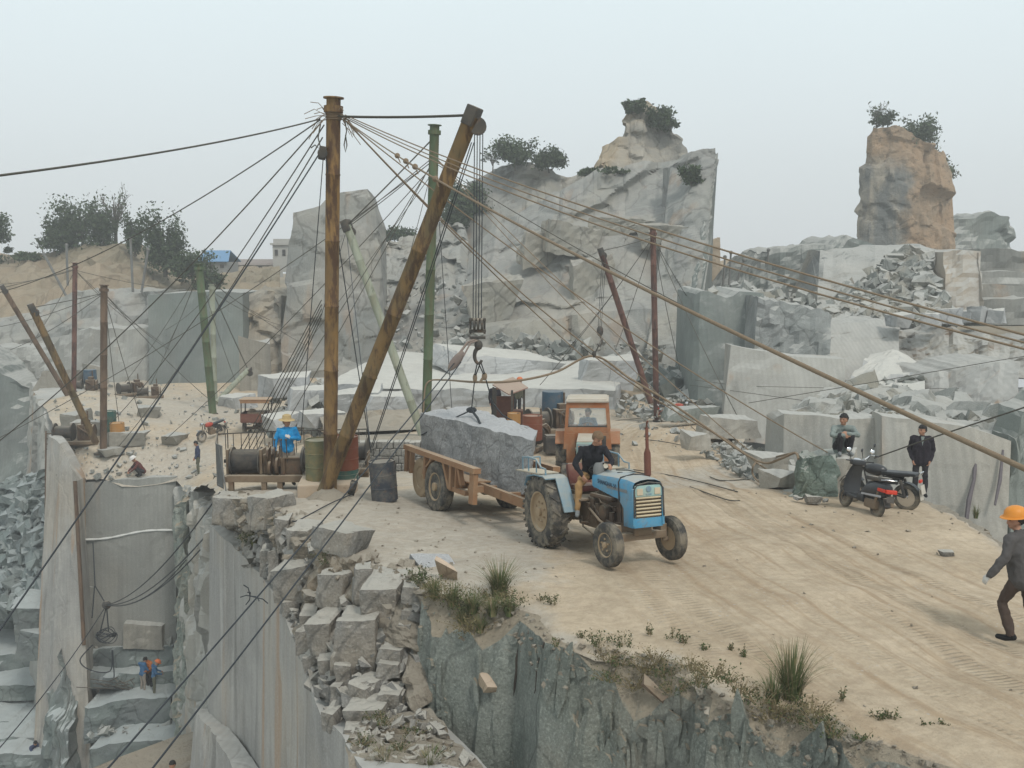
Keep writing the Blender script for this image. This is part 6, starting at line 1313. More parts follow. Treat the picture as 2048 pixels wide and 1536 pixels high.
    if hat == 'helmet':
        q = MB(); pr = [(.155, -.005), (.150, .004), (.128, .008), (.126, .03), (.118, .075), (.09, .115), (.05, .135), (.0001, .142)]
        M4 = HM.to_4x4(); V0 = len(q.V); q.lathe(pr, (0, 0, 0), 'Z', 26)
        for v in q.V: v.y = v.y * 1.12 + (.02 * max(0, v.y / .15) if v.z < .01 else 0)
        q.V = [HM @ (v + Vector((0, 0, .055))) + H for v in q.V]; ho = q.build('helmet', M[hatmat], o, ang=40)
    if hat == 'straw':
        q = MB(); q.lathe([(.205, -.02), (.18, -.004), (.125, .01), (.115, .03), (.105, .10), (.06, .125), (.0001, .13)], (0, 0, 0), 'Z', 26); q.V = [HM @ (v + Vector((0, 0, .07))) + H for v in q.V]; q.build('straw_hat', M['straw'], o, ang=40)
    if collar:
        q = MB(); nb = (J['chest'] + J['neck']) / 2 + look * .0; f = Vector((0, -1, 0)); q.prism([nb + f * .105 + Vector((-.04, 0, .10)), nb + f * .105 + Vector((.04, 0, .10)), nb + f * .135 + Vector((0, 0, -.12))], f * .01); q.build('shirt_front', CL[collar], o)
    return o
def at(px, py, face_to=None, d=None, z=None):            # matrix for a figure standing at this pixel; face_to = plan direction it faces
    p = P(px, py, d) if d else G(px, py)
    if z is not None: p.z = z
    a = math.atan2(face_to[0], -face_to[1]) if face_to else 0
    return Matrix.Translation(p) @ Matrix.Rotation(a, 4, 'Z')
# walking man in an orange helmet, crossing to the left
person('man in an orange safety helmet and dark grey jacket walking at the right edge', at(2038, 1284, (-.60, .80)),
    dict(pel=(0,0,.92), chest=(0,-.07,1.26), neck=(0,-.10,1.43), head=(0,-.14,1.585), shR=(-.19,-.03,1.38), shL=(.19,-.09,1.37), elL=(.33,-.10,1.13), wrL=(.41,-.22,.92), elR=(-.25,.14,1.12), wrR=(-.24,.26,.92),
         hipR=(-.10,0,.89), hipL=(.10,0,.89), knL=(.11,-.20,.50), anL=(.11,-.06,.10), toeL=(.12,-.22,.04), knR=(-.11,.04,.48), anR=(-.12,.38,.22), toeR=(-.12,.30,.06), look=(.80,-.62,-.12)),
    'grey_jacket', 'brown_trousers', 'shoe_black', .014, 'hair', 'helmet', 'helmet_orange', jacket=.036, gloves='glove', scale=1.04)
# man in a dark suit, hands in pockets, looking to his right
person('man in a dark suit standing with his hands in his pockets', at(1838, 992, (-.25, -1)),
    dict(elR=(-.27,.07,1.12), wrR=(-.20,-.07,.90), elL=(.27,.07,1.12), wrL=(.20,-.07,.90), handR=(.2,-.2,-1), handL=(-.2,-.2,-1), knR=(-.10,-.02,.50), knL=(.11,-.02,.50), anR=(-.10,.02,.09), anL=(.13,.03,.09), look=(-.7,-.7,-.05)),
    'dark_suit', 'dark_trousers', 'shoe_black', .013, 'hair', jacket=.024, collar='grey_shirt', scale=1.02)
# seated man on the green boulder (the boulder is built with the stones)
SEAT = P(1684, 906, 24.0)
person('man with folded arms sitting on the green boulder', Matrix.Translation(SEAT - Vector((0, 0, .0))) @ Matrix.Rotation(math.atan2(-.1, 1), 4, 'Z'),
    dict(pel=(0,.12,.12), chest=(0,.05,.46), neck=(0,-.01,.62), head=(.0,-.05,.77), shR=(-.19,.0,.56), shL=(.19,.0,.56), elR=(-.28,-.20,.44), elL=(.28,-.20,.46), wrR=(-.06,-.34,.46), wrL=(.05,-.33,.50), handR=(1,-.1,.1), handL=(-1,-.1,0),
         hipR=(-.10,.10,.12), hipL=(.10,.10,.12), knR=(-.12,-.30,.44), knL=(.14,-.28,.43), anR=(-.10,-.22,.08), anL=(.12,-.18,.08), toeR=(-.13,-.40,.04), toeL=(.15,-.36,.04), look=(-.55,-.8,-.05)),
    'grey_shirt', 'dark_trousers', 'shoe_grey', .013, 'hair', scale=1.08, jacket=.015)
# tractor driver, half risen, leaning to look down at the bonnet
mt = tractor.matrix_world @ Matrix.Translation((.50, -.04, .09)) @ Matrix.Rotation(R(82), 4, 'Z')
person('driver in a black jumper and khaki trousers bending forward on the blue tractor', mt,
    dict(pel=(0,.02,1.27), chest=(-.05,-.22,1.61), neck=(-.05,-.36,1.79), head=(-.03,-.46,1.92), shR=(-.24,-.25,1.72), shL=(.14,-.30,1.72), elR=(-.38,-.24,1.47), wrR=(-.30,-.36,1.28), elL=(.24,-.45,1.52), wrL=(.12,-.68,1.46), handR=(.2,-.5,-.6), handL=(-.2,-.8,-.2),
         hipR=(-.11,.0,1.24), hipL=(.10,.0,1.24), knR=(-.36,-.36,1.10), knL=(.18,-.40,1.16), anR=(-.42,-.42,.68), anL=(.20,-.44,.80), toeR=(-.48,-.57,.60), toeL=(.22,-.60,.76), look=(.25,-.72,-.55)),
    'black_jumper', 'khaki', 'shoe_grey', .012, 'hair_brown', hairlen=.01)
mt = tr_or.matrix_world @ Matrix.Translation((-.22, .0, 0)) @ Matrix.Rotation(R(90), 4, 'Z')
person('driver in pale blue sitting inside the orange cab', mt,
    dict(pel=(0,.05,1.38), chest=(0,.02,1.62), neck=(0,.0,1.78), head=(0,-.03,1.93), shR=(-.19,0,1.72), shL=(.19,0,1.72), elR=(-.26,-.16,1.52), wrR=(-.14,-.40,1.62), elL=(.26,-.16,1.52), wrL=(.14,-.40,1.62), hipR=(-.10,.02,1.36), hipL=(.10,.02,1.36), knR=(-.14,-.42,1.36), knL=(.14,-.42,1.36), anR=(-.14,-.48,1.02), anL=(.14,-.48,1.02), toeR=(-.14,-.64,.97), toeL=(.14,-.64,.97), look=(-.6,-.8,0)),
    'pale_blue', 'dark_trousers', 'shoe_black', .018, 'hair')
# winch operator
WZ = G(590, 985); 
person('woman in a bright blue top and straw hat standing at the winch', at(577, 985, (.35, -1), WZ.y + 1.0, gz(P(577, 985, WZ.y + 1).x, WZ.y + 1) + .10),
    dict(chest=(0,-.03,1.28), head=(0,-.05,1.60), elR=(-.28,.05,1.12), wrR=(-.31,-.06,.88), elL=(.30,-.02,1.16), wrL=(.06,-.24,1.22), handL=(-.7,-.1,.5), look=(.55,-.8,-.05)),
    'blue_shirt', 'grey_trousers', 'shoe_black', .014, 'hair', 'straw', gloves='glove', hairlen=.03)
person('man in navy standing at the edge of the far yard above the pit', at(397, 951, (-.9, -.35), 48), dict(head=(0,-.06,1.59), look=(0,-.9,-.35), wrR=(-.24,-.12,.88), wrL=(.24,-.14,.90)), 'navy', 'olive', 'shoe_black', .02, 'hair', face=False)
CR = dict(pel=(0,.12,.24), chest=(0,-.08,.55), neck=(0,-.18,.68), head=(0,-.26,.80), shR=(-.19,-.12,.62), shL=(.19,-.12,.62), elR=(-.24,-.30,.42), elL=(.24,-.30,.42), wrR=(-.12,-.48,.25), wrL=(.14,-.48,.25), hipR=(-.10,.1,.24), hipL=(.10,.1,.24), knR=(-.16,-.28,.44), knL=(.16,-.26,.44), anR=(-.12,-.02,.09), anL=(.12,-.02,.09), toeR=(-.14,-.18,.035), toeL=(.14,-.18,.035), look=(-.1,-.8,-.55))
person('man in a white helmet crouching on top of the sawn column', at(281, 952, (-.8, -.5), 49.3), CR, 'red_brown', 'dark_trousers', 'shoe_black', .022, None, 'helmet', 'helmet_white', face=False, scale=1.1)
pz = P(290, 1387, 46).z
for k, (px, d, tp_, tr__, ht, hm_, f, lb) in enumerate([(287, 46.2, 'work_blue', 'grey_trousers', None, None, (.6, .9), 'left one of the three workers in the pit, blue shirt and pale trousers'), (300, 46.5, 'orange_vest', 'dark_trousers', None, None, (-.5, -.8), 'middle one of the three workers in the pit, orange top'), (309, 45.9, 'work_blue', 'olive', 'helmet', 'helmet_red', (.9, .4), 'right one of the three workers in the pit, orange helmet')]):
    p = P(px, 1387, d); p.z = pz
    person(lb, Matrix.Translation(p) @ Matrix.Rotation(math.atan2(f[0], -f[1]), 4, 'Z'), dict(chest=(0,-.07,1.26), neck=(0,-.12,1.42), head=(0,-.18,1.55), elR=(-.26,-.12,1.12), wrR=(-.14,-.34,1.02), elL=(.26,-.12,1.12), wrL=(.14,-.34,1.05), look=(0,-.8,-.5)), tp_, tr__, 'shoe_black', .02, 'hair' if not ht else None, ht, hm_, face=False)
p = P(66, 1514, 47.6)
person('tiny worker in dark blue crouching on the lowest left step', Matrix.Translation(p) @ Matrix.Rotation(R(60), 4, 'Z'), CR, 'navy', 'dark_trousers', 'shoe_black', .025, 'hair', face=False)
p = P(345, 1526, 27.0)
person('worker whose head just shows at the bottom edge of the picture', Matrix.Translation(p - Vector((0, 0, 1.66))) , {}, 'navy', 'olive', 'shoe_black', .02, 'hair', face=False)
for px, py, lb, cl in ((990, 766, 'worker in black with an orange helmet behind the small shed', 'dark_suit'), (1034, 757, 'worker in green with an orange helmet to the right behind the shed', 'olive')):
    p = P(px, py, 40.5); p.z -= 1.66
    person(lb, Matrix.Translation(p) @ Matrix.Rotation(R(30), 4, 'Z'), dict(chest=(0,-.1,1.26), neck=(0,-.16,1.42), head=(0,-.22,1.56)), cl, 'dark_trousers', 'shoe_black', .022, None, 'helmet', 'helmet_red', face=False)
# ------------------------------------------------------------------ stones along the bench edge
def bank_d(px, py):
    ty = np.interp(px, [440, 520, 590, 650, 740, 800, 845], [985, 1003, 1042, 1095, 1135, 1150, 1190]); td = np.interp(px, [440, 520, 590, 650, 740, 800, 845], [c.y for c in reversed(BANK_TOP)])
    by = np.interp(px, [422, 494, 559, 585, 617, 650, 700, 800, 845], [1049, 1121, 1204, 1262, 1349, 1432, 1480, 1420, 1390]); bd = np.interp(px, [422, 494, 559, 585, 617, 650, 700, 800, 845], [26, 22.5, 19, 17.5, 15.8, 14.3, 13.4, 13.8, 14.3])
    return td + (bd - td) * min(1, max(-.1, (py - ty) / max(5, by - ty)))
STN = [((433,984,512,1048),1.0,.15,'big squared block at the far left corner under the winch'),((514,984,575,1054),1.0,-.5,'tall leaning block next to the corner block under the winch'),((556,1030,584,1096),.8,.3,'narrow upright block above the sawn wall'),
 ((582,1048,636,1094),.9,.1,'low block with a dusty top below the mast foot'),((632,1050,735,1100),.8,-.45,'long slab lying slantwise along the bench edge'),((523,1090,545,1154),.5,.2,'thin upright plate at the top of the sawn wall'),((542,1094,562,1156),.5,.25,'second thin plate leaning on the first plate'),
 ((556,1118,634,1200),1.0,.1,'wide dark faced block in the upper row of the bank'),((646,1138,712,1206),.9,-.1,'rounded block under a pale dusty cap in the upper row'),((737,1152,812,1252),1.1,.08,'tallest squared block of the upper row with a pale vertical edge'),((708,1128,744,1206),.8,.4,'block wedged behind the tallest squared block'),
 ((603,1216,634,1252),.7,.3,'small block with an orange stain in the middle of the bank'),((602,1250,632,1304),.7,.1,'small upright block at the left of the middle row'),((630,1224,680,1304),.85,-.05,'squat block in the middle row, left of the biggest one'),((676,1218,766,1342),1.2,.15,'biggest block of the middle row with a white drilled edge'),
 ((805,1166,843,1198),.5,.2,'small cube block under the plants at the cliff corner'),((808,1214,830,1250),.45,.1,'tiny upright block beside the green cliff'),((764,1286,816,1322),.6,-.1,'upper one of two flat blocks stacked by the green cliff'),((758,1316,808,1348),.6,.1,'lower one of two flat blocks stacked by the green cliff'),
 ((672,1318,706,1366),.55,.25,'block standing upright below the biggest block'),((710,1358,760,1396),.7,-.3,'wedge shaped block lying on the lower debris'),((762,1374,808,1404),.6,.1,'flat block on the right of the lower debris'),((696,1392,786,1438),.9,.12,'wide low block of the bottom row'),
 ((652,1408,688,1464),.6,-.1,'left block of the bottom row over the sawn wall'),((690,1444,728,1482),.55,.2,'lowest block of the whole bank'),((800,1236,826,1290),.4,.1,'slim block against the green cliff in the middle'),((640,1310,668,1350),.4,.4,'small cornered block above the wall edge'),((664,1360,690,1404),.4,.1,'small stepped block above the wall edge lower down'),((612,1300,640,1340),.4,.2,'small tilted block on the wall edge, middle height'),((560,1196,600,1230),.4,.5,'small loose block below the wide dark faced block'),((730,1438,770,1462),.45,.1,'flat stone below the wide low block'),((780,1440,806,1462),.35,.3,'little stone at the debris right of the bottom row')]
for k, ((x0, y0, x1, y1), dp, rz, lb) in enumerate(STN):
    cx, cy = (x0 + x1) / 2, (y0 + y1) / 2; d = bank_d(cx, cy); s = d / F * 1.0
    w_, h_ = (x1 - x0) * s * 1.0, (y1 - y0) * s * .96
    c = P(cx, cy, d + dp * .15)
    stone('stone_block', c, (w_, max(.3, dp * .8), h_), rz - .25, 300 + k, M['block'], lb, 'rough stone blocks stacked on the bank', tilt=(.05 * math.sin(k * 3), .05 * math.cos(k * 5)), jit=.05, rough=.02, res=.06)
# little filler stones and chips (uncounted)
rs = rng(77); sp5 = []
for _ in range(420):
    px = rs.uniform(470, 840); ty = np.interp(px, [440, 520, 590, 650, 740, 800, 845], [985, 1003, 1042, 1095, 1135, 1150, 1190]); by = np.interp(px, [422, 494, 559, 585, 617, 650, 700, 800, 845], [1049, 1121, 1204, 1262, 1349, 1432, 1480, 1420, 1390])
    py = rs.uniform(ty, by); sp5.append((np.array(P(px, py, bank_d(px, py) + .08)), .06 + .28 * rs.uniform() ** 2.5))
shards('stone_chips', sp5, M['block'], 78, 'small broken stones filling the bank between the blocks')
sp5 = []
for _ in range(260):
    u, v = rs.uniform(), rs.uniform(); a = P(700, 1530, 12.3).lerp(P(970, 1545, 11.9), u); b = P(700, 1450, 13.7).lerp(P(822, 1395, 14.2), u); p = a.lerp(b, v); sp5.append((np.array(p) + np.array([0, 0, .03]), .03 + .2 * rs.uniform() ** 3))
shards('stone_chips', sp5, M['block'], 79, 'stone chips on the ledge at the cliff foot')
stone('stone_slab', P(868, 1128, 16.3), (.62, .42, .12), .5, 340, M['dark_block'], 'dark flat slab lying tilted at the bench edge', None, (.38, .1), .06, .01, 'stone slab')
M['pink_stone'] = rock('pink_granite', (.50, .38, .28), tanamt=.4, streak=0, scale=3, bump=.3, dust=(.55, .44, .34))
stone('stone_slab', P(893, 1148, 15.4), (.36, .06, .44), -.5, 341, M['pink_stone'], 'pinkish flat stone leaning at the bench edge by the grass', None, (.5, .25), .12, .008, 'stone slab')
stone('stone_block', P(974, 1368, 13.5), (.17, .3, .15), .3, 342, M['pink_stone'], 'small pinkish block stuck in the green cliff face', None, (.2, .1), .1, .01)
stone('stone_block', P(1305, 1380, 11.75), (.34, .09, .08), -.7, 343, paint('rusty_stone', (.12, .085, .06), .3, .9, .3), 'brown bar shaped stone on the cliff slope by the plants', None, (.3, .5), .1, .01)
sp5 = []; sp6 = []
for p, q in zip(_fr[:-1], _fr[1:]):
    for _ in range(16):
        t_ = rs.uniform(); c_ = p.lerp(q, t_); oo = rs.normal(-.05, .14); z_ = -.02 - max(0, -oo) * 1.2
        (sp5 if rs.uniform() < .85 else sp6).append((np.array([c_.x + oo * -.43 * -1, c_.y + oo * .9, c_.z + z_]), .010 + .075 * rs.uniform() ** 3.5))
for p, q in zip(BANK_TOP[:-1], BANK_TOP[1:]):
    for _ in range(40):
        c_ = p.lerp(q, rs.uniform()); oo = rs.normal(0, .25); sp5.append((np.array([c_.x + oo * .8, c_.y + oo * .5, c_.z + .01 - max(0, -oo) * .5]), .02 + .2 * rs.uniform() ** 4))
shards('edge_chips', sp5, M['bank'], 82, 'crumbled dirt and chips along the edge of the road'); shards('edge_chips', sp6, M['green_face'], 83, 'green grey stone splinters along the edge of the road')
# loose gravel on the road and dusty bench
sp5 = []
for _ in range(3600):
    px, py = rs.uniform(430, 2048), rs.uniform(905, 1420)
    d = None
    v = (768 - py) / F; d = CZ / -math.tan(math.atan(v) - PITCH); p = P(px, py, d)
    dens = .05 + (.9 if p.x < 1.2 and p.y > 15 else 0) + (.6 if p.x > 5 and p.y > 19 else 0)
    if rs.uniform() > dens: continue
    if not inside(np.array([[p.x, p.y]]), [(q.x, q.y) for q in BND])[0]: continue
    sp5.append((np.array([p.x, p.y, ground_z([[p.x, p.y]])[0] + .004]), .008 + .075 * rs.uniform() ** 6))
shards('gravel', sp5, M['bank'], 80, 'scattered gravel and chips on the dusty ground')
sp5 = []
for _ in range(900):
    px, py = rs.uniform(110, 660), rs.uniform(765, 960); q = G(px, py)
    if q.y < 34 or rs.uniform() < .35 * (830 < py < 905): continue
    sp5.append((np.array(q) + np.array([0, 0, .03]), .06 + .34 * rs.uniform() ** 5))
for _ in range(500):
    px, py = rs.uniform(660, 1420), rs.uniform(800, 905); q = G(px, py)
    if q.y < 30: continue
    sp5.append((np.array(q) + np.array([0, 0, .02]), .05 + .4 * rs.uniform() ** 6))
shards('gravel', sp5, M['rubble'], 81, 'chips and small stones strewn over the far yard')
# seat boulder, white block beside it and stones near the scooter
M['boulder'] = rock('green_boulder', (.25, .30, .255), dark=(.17, .22, .185), tan=(.36, .33, .24), tanamt=.3, green=.7, streak=.1, scale=2.5, bump=.9, dust=(.52, .52, .47))
sc0 = G(1630, 992); SB = SEAT
top = SB.z; base = gz(sc0.x, sc0.y) - .1
hexa('boulder', [P(1582, 988, 23.3).xy.to_3d() + Vector((0, 0, base)), P(1672, 990, 23.0).xy.to_3d() + Vector((0, 0, base)), P(1690, 980, 24.6).xy.to_3d() + Vector((0, 0, base)), P(1600, 985, 25).xy.to_3d() + Vector((0, 0, base)),
    P(1598, 915, 23.3), P(1668, 912, 23.2).xy.to_3d() + Vector((0, 0, top + .01)), P(1690, 905, 24.7).xy.to_3d() + Vector((0, 0, top)), P(1606, 905, 24.9)], M['boulder'], (14, 14, 14), .05, 351, 'greenish boulder under the seated man', 'boulder')
hexa('stone_block', [P(1664, 990, 23.3).xy.to_3d() + Vector((0, 0, base)), P(1700, 990, 23.5).xy.to_3d() + Vector((0, 0, base)), P(1716, 980, 24.7).xy.to_3d() + Vector((0, 0, base)), P(1686, 985, 24.8).xy.to_3d() + Vector((0, 0, base)),
    P(1672, 905, 23.5).xy.to_3d() + Vector((0, 0, top - .01)), P(1706, 905, 23.5).xy.to_3d() + Vector((0, 0, top - .03)), P(1716, 903, 24.6).xy.to_3d() + Vector((0, 0, top)), P(1690, 904, 24.6).xy.to_3d() + Vector((0, 0, top))], M['sawn_pale'], (10, 10, 10), .02, 352, 'pale split block set against the right of the green boulder')
stone('stone_block', P(1560, 960, 24.8), (.8, .6, .5), .4, 353, M['sawn_pale'], 'white block on the ground left of the green boulder', jit=.12)
stone('stone_block', P(1540, 925, 27.5), (.8, .7, .5), .2, 354, M['sawn_pale'], 'white block behind the hose loop', jit=.12)
stone('stone_block', P(1455, 858, 36), (1.8, 1.0, .8), .1, 355, M['sawn_pale'], 'grey white boulder below the white sawn wall', jit=.15)
stone('stone_block', P(1392, 882, 32), (.8, .6, .5), .3, 356, M['sawn_pale'], 'single white stone at the far roadside', jit=.15)
stone('stone_block', P(1380, 826, 44), (2.4, 1.2, .5), .2, 357, M['sawn_dark'], 'long low dark slab near the red motorcycle', jit=.12)
for k, (x, y, s, lb) in enumerate([(1624,1003,.30,'small stone before the green boulder'),(1650,1004,.14,'tiny stone before the green boulder'),(1596,1000,.2,'stone chip at the left foot of the green boulder'),(1895,1110,.16,'small brown stone on the road right of the scooter')]):
    q = G(x, y); stone('stone', q + Vector((0, 0, s * .2)), (s, s * .7, s * .5), k, 360 + k, M['block'], lb, cat='stone', jit=.15, res=.08)
stone('stone_block', P(880, 985, 23.4), (.6, .5, .22), .5, 366, M['sawn_pale'], 'white stone lying under the trailer', jit=.12) if False else None
for k, (x, y, d, s, lb) in enumerate([(300,915,56,(1.6,.9,.6),'white slab behind the crouching man'),(190,922,52,(2.0,.8,.8),'grey block at the left of the column top'),(250,928,51,(1.8,.7,.7),'grey block in the middle of the column top'),(222,945,50,(1.1,.6,.4),'pale stone near the crouching man'),(350,925,52,(1.2,.8,.5),'pale stone behind the man in navy'),(160,905,54,(1.5,1,.8),'stone at the left corner of the far yard'),(120,760,70,(3,2,1.6),'boulder at the far end of the left yard'),(185,752,72,(2.5,1.6,1.4),'white boulder behind the far left machines')]):
    q = P(x, y, d); q.z = max(q.z, gz(q.x, q.y) + s[2] * .25); stone('stone_block', q, s, .3 * k, 370 + k, M['sawn'], lb, jit=.13)
# ------------------------------------------------------------------ barrels
def barrel(label, loc, r, h, cols, tilt=(0, 0), group='oil barrels by the winch'):
    o = empty('barrel', loc, label, 'barrel', group, (tilt[0], tilt[1], 0)); z = 0
    pr = [(r * .97, 0), (r, .012), (r, h * .32), (r * 1.035, h * .335), (r, h * .35), (r, h * .65), (r * 1.035, h * .665), (r, h * .68), (r, h - .012), (r * .97, h)]
    b = MB(); b.lathe(pr[:-1] + [(r * 1.015, h - .01), (r * 1.015, h), (r * .96, h), (r * .95, h - .03), (.0001, h - .03)], n=28); b.build('drum_shell', M[cols], o, ang=35)
    l = MB(); l.cone((r * .6, 0, h - .03), (r * .6, 0, h - .005), .035, n=10); l.build('bung', M['iron'], o)
    return o
M['drum_blue'] = paint('worn_blue_drum', (.04, .048, .062), .55, .6, .4, (.25, .22, .17), 2)
M['drum_green'] = paint('green_yellow_drum', (.12, .13, .075), .5, .7, .45, (.34, .22, .09), 1.6)
M['drum_red'] = paint('red_drum', (.19, .055, .03), .4, .7, .35, (.2, .12, .07), 1.6)
M['drum_teal'] = paint('teal_drum', (.03, .10, .085), .4, .7, .35, (.2, .15, .1), 1.6)
q = G(770, 998); barrel('dented dark blue grey barrel standing in front of the winch', q - Vector((0, 0, .02)), .30, .92, 'drum_blue', (.02, -.06))
MB1 = G(660, 990)
def put(px, d, z): q = P(px, 900, d); return Vector((q.x, q.y, z))
gz0 = gz(MB1.x, MB1.y + 1.2)
barrel('tall dusty green barrel with a yellow top on the left of the rusty mast', put(638, 23.6, gz0 + .38), .33, .98, 'drum_green')
barrel('red barrel just right of the slanting boom foot', put(690, 23.8, gz0 + .60), .32, .80, 'drum_red')
barrel('low green barrel under the red barrel', put(688, 23.8, gz0 + .30), .335, .30, 'drum_teal')
pl = MB(); pl.box(put(655, 23.5, gz0 + .16) , (1.35, 1.1, .46), (0, 0, .1), bev=.04); tag(pl.build('plinth', paint('stained_concrete', (.46, .37, .28), .35, .95, .3, (.36, .25, .15))), 'stained concrete plinth carrying the barrels beside the mast', 'plinth')
mt_ = MB(); 
mt_ = MB(); q = G(655, 998); mt_.lathe([(.55, -.05), (.42, .06), (.30, .14), (.2, .2)], q + Vector((0, .12, -.02)), n=20); mt_.V = [v + Vector((rs.normal(0, .015), rs.normal(0, .015), rs.normal(0, .012))) for v in mt_.V]
tag(mt_.build('concrete_footing', M['bank'], None, ang=50), 'lumpy concrete footing round the foot of the rusty mast', 'footing')
q = G(706, 992); pb = MB(); pb.cone(q + Vector((-.05, 0, .22)), q + Vector((.05, 0, .22)), .13, n=16); pb.box(q + Vector((0, 0, .2)), (.16, .05, .36), (0, .3, 0), bev=.02); pb.tube([q + Vector((.02, 0, .36)), P(740, 905, 24.1)], .012, 5)
tag(pb.build('snatch_block', M['iron'], None, ang=40), 'small dark snatch block on the ground between mast and blue barrel', 'pulley')
cable('ground_rope', smooth([q + Vector((0, 0, .05)), G(660, 1010) + Vector((0, 0, .03)), G(600, 1042) + Vector((0, 0, .03)), G(585, 1044) + Vector((0, 0, .02))]), .014, 'cable_dark', 'dark rope lying along the bench edge below the mast', 'rope')
# ------------------------------------------------------------------ winch and railing
wz = P(540, 960, 24.3); wg = gz(wz.x, wz.y)
def wp(px, z, dd=0): q = P(px, 950, 24.3 + dd); return Vector((q.x, q.y, wg + z))
w0 = empty('winch', wp(540, 0), 'large double drum cable winch with black drums behind the bench edge', 'winch'); add = kids(w0)
b = MB(); b.box((wp(455, .30) + wp(620, .30)) / 2, ((wp(620, 0) - wp(455, 0)).x, .16, .16)); b.box((wp(455, .30, .9) + wp(620, .30, .9)) / 2, ((wp(620, 0) - wp(455, 0)).x, .16, .16))
for px in (462, 528, 560, 612): b.box(wp(px, .28, .45), (.14, 1.0, .14)); b.box(wp(px, .12, .0), (.12, .12, .25)); b.box(wp(px, .12, .9), (.12, .12, .25))
for px in (461, 527): b.box(wp(px, .68, .4), (.07, .5, .62), bev=.02)
add(b, 'frame', M['dirty_iron'])
b = MB(); a0, a1 = wp(467, .66, .4), wp(523, .66, .4); b.cone(a0, a1, .29, n=28)
for k in range(26): b.V and None
for k in range(24): 
    p = a0.lerp(a1, (k + .5) / 24); b.lathe([(.285, -.012), (.300, 0), (.285, .012)], p, 'X', 24)
do = add(b, 'rope_drum', M['black_dust'], ang=40)
b = MB()
for p in (a0, a1): b.lathe([(.0001, -.02), (.36, -.02), (.36, .02), (.0001, .02)], p, 'X', 28)
b.cone(a0 + Vector((-.22, 0, 0)), a1 + Vector((.4, 0, 0)), .05, n=12); add(b, 'drum_flange', M['iron'], ang=40)
b = MB(); b.box(wp(545, .62, .4), (.35, .5, .5), bev=.04)
for k, (px, z, r) in enumerate(((538, .9, .16), (550, .95, .12), (556, .60, .22), (541, .55, .18))): b.lathe([(.0001, -.03), (r, -.03), (r, .03), (.0001, .03)], wp(px, z, .1), 'X', 20)
for k in range(5): b.tube([wp(535 + k * 6, .6, .05), wp(537 + k * 6, 1.0 + .1 * math.sin(k * 2), .1), wp(540 + k * 5, 1.15 - .08 * k, .3)], .022, 6)
add(b, 'gearbox', M['engine'], ang=40)
b = MB(); b.box(wp(588, .56, .35), (.46, .55, .44), bev=.03); b.box(wp(588, .80, .35), (.56, .62, .04)); b.box(wp(571, .56, .30), (.10, .56, .48)); add(b, 'motor_housing', M['engine'], ang=40)
b = MB(); b.cone(wp(606, .72, .3), wp(618, .72, .3), .26, n=22); b.lathe([(.0001, -.03), (.30, -.03), (.30, .03), (.0001, .03)], wp(608, .72, .28), 'X', 24); add(b, 'flywheel', M['iron'], ang=40)
b = MB(); 
for px in (553, 566, 576): b.tube([wp(px, .6, .1), wp(px - 2, 1.25, .0)], .016, 6); b.ball(wp(px - 2, 1.27, .0), .03, 8, 5)
add(b, 'control_lever', M['iron'])
b = MB(); a0, a1 = wp(698, .84, .7), wp(735, .84, .7); b.cone(a0, a1, .22, n=24); b.lathe([(.0001, -.02), (.36, -.02), (.36, .02), (.0001, .02)], a1, 'X', 24); b.lathe([(.0001, -.02), (.28, -.02), (.28, .02), (.0001, .02)], a0, 'X', 24); add(b, 'rope_drum', M['black_dust'], ang=40)
b = MB(); b.box(wp(716, .42, .7), (.62, .8, .10)); b.box(wp(716, .30, .5), (.55, .10, .14)); b.box(wp(736, .6, .7), (.06, .4, .5)); add(b, 'side_frame', M['dirty_iron'])
rl = empty('railing', wp(590, 0, 1.6), 'thin iron railing with a side gate round the winch', 'railing'); add = kids(rl)
b = MB(); b.tube([wp(434, 1.12, .3), wp(438, 1.12, 1.7), wp(560, 1.16, 1.9), wp(735, 1.2, 2.0)], .018, 6); b.tube([wp(434, .12, .3), wp(438, .12, 1.7)], .018, 6)
for k in range(20):
    t_ = k / 19; px = 438 + (735 - 438) * t_; b.tube([wp(px, 0, 1.75 + .2 * t_), wp(px, 1.13 + .07 * t_, 1.75 + .2 * t_)], .012, 5)
b.tube([wp(458, 0, .5), wp(458, 1.45, .5)], .016, 6); add(b, 'rail', M['iron'])
b = MB(); 
for k in range(9): t_ = k / 8; b.tube([wp(434 + 12 * t_, .05, .3 - .9 * t_ * .4), wp(434 + 12 * t_, 1.12, .3 - .9 * t_ * .4)], .011, 5)
b.tube([wp(434, 1.12, .3), wp(446, 1.12, -.06)], .016, 5); b.tube([wp(434, .1, .3), wp(446, .1, -.06)], .016, 5); b.tube([wp(440, 1.1, .1), wp(452, -.1, -.2)], .02, 5); add(b, 'gate', M['pole_grey'])
# low stone retaining wall behind
rw = MB()
for row in range(5):
    for k in range(15):
        px0 = 690 + k * 11 + (5 if row % 2 else 0); q = P(px0 + 5, 940, 29.5); zb = gz(q.x, q.y) - .15
        rw.box((q.x + rs.normal(0, .01), q.y + rs.normal(0, .03), zb + .13 + row * .22), (.155, .4, .20 + rs.normal(0, .008)), (0, 0, rs.normal(0, .03)), bev=.015)
tag(rw.build('retaining_wall', M['block']), 'low dry stone wall behind the blue barrel and winch', 'wall')
rb2 = MB(); q = P(790, 885, 30.5)
slope_sheet('wall_backfill', [[P(690,905,29.8), P(845,898,29.8)], [P(680,880,33), P(850,876,33)], [P(660,872,37), P(860,868,37)]], M['bank'], 399, .05, .6, .25, 'dusty backfill behind the low stone wall', .03)
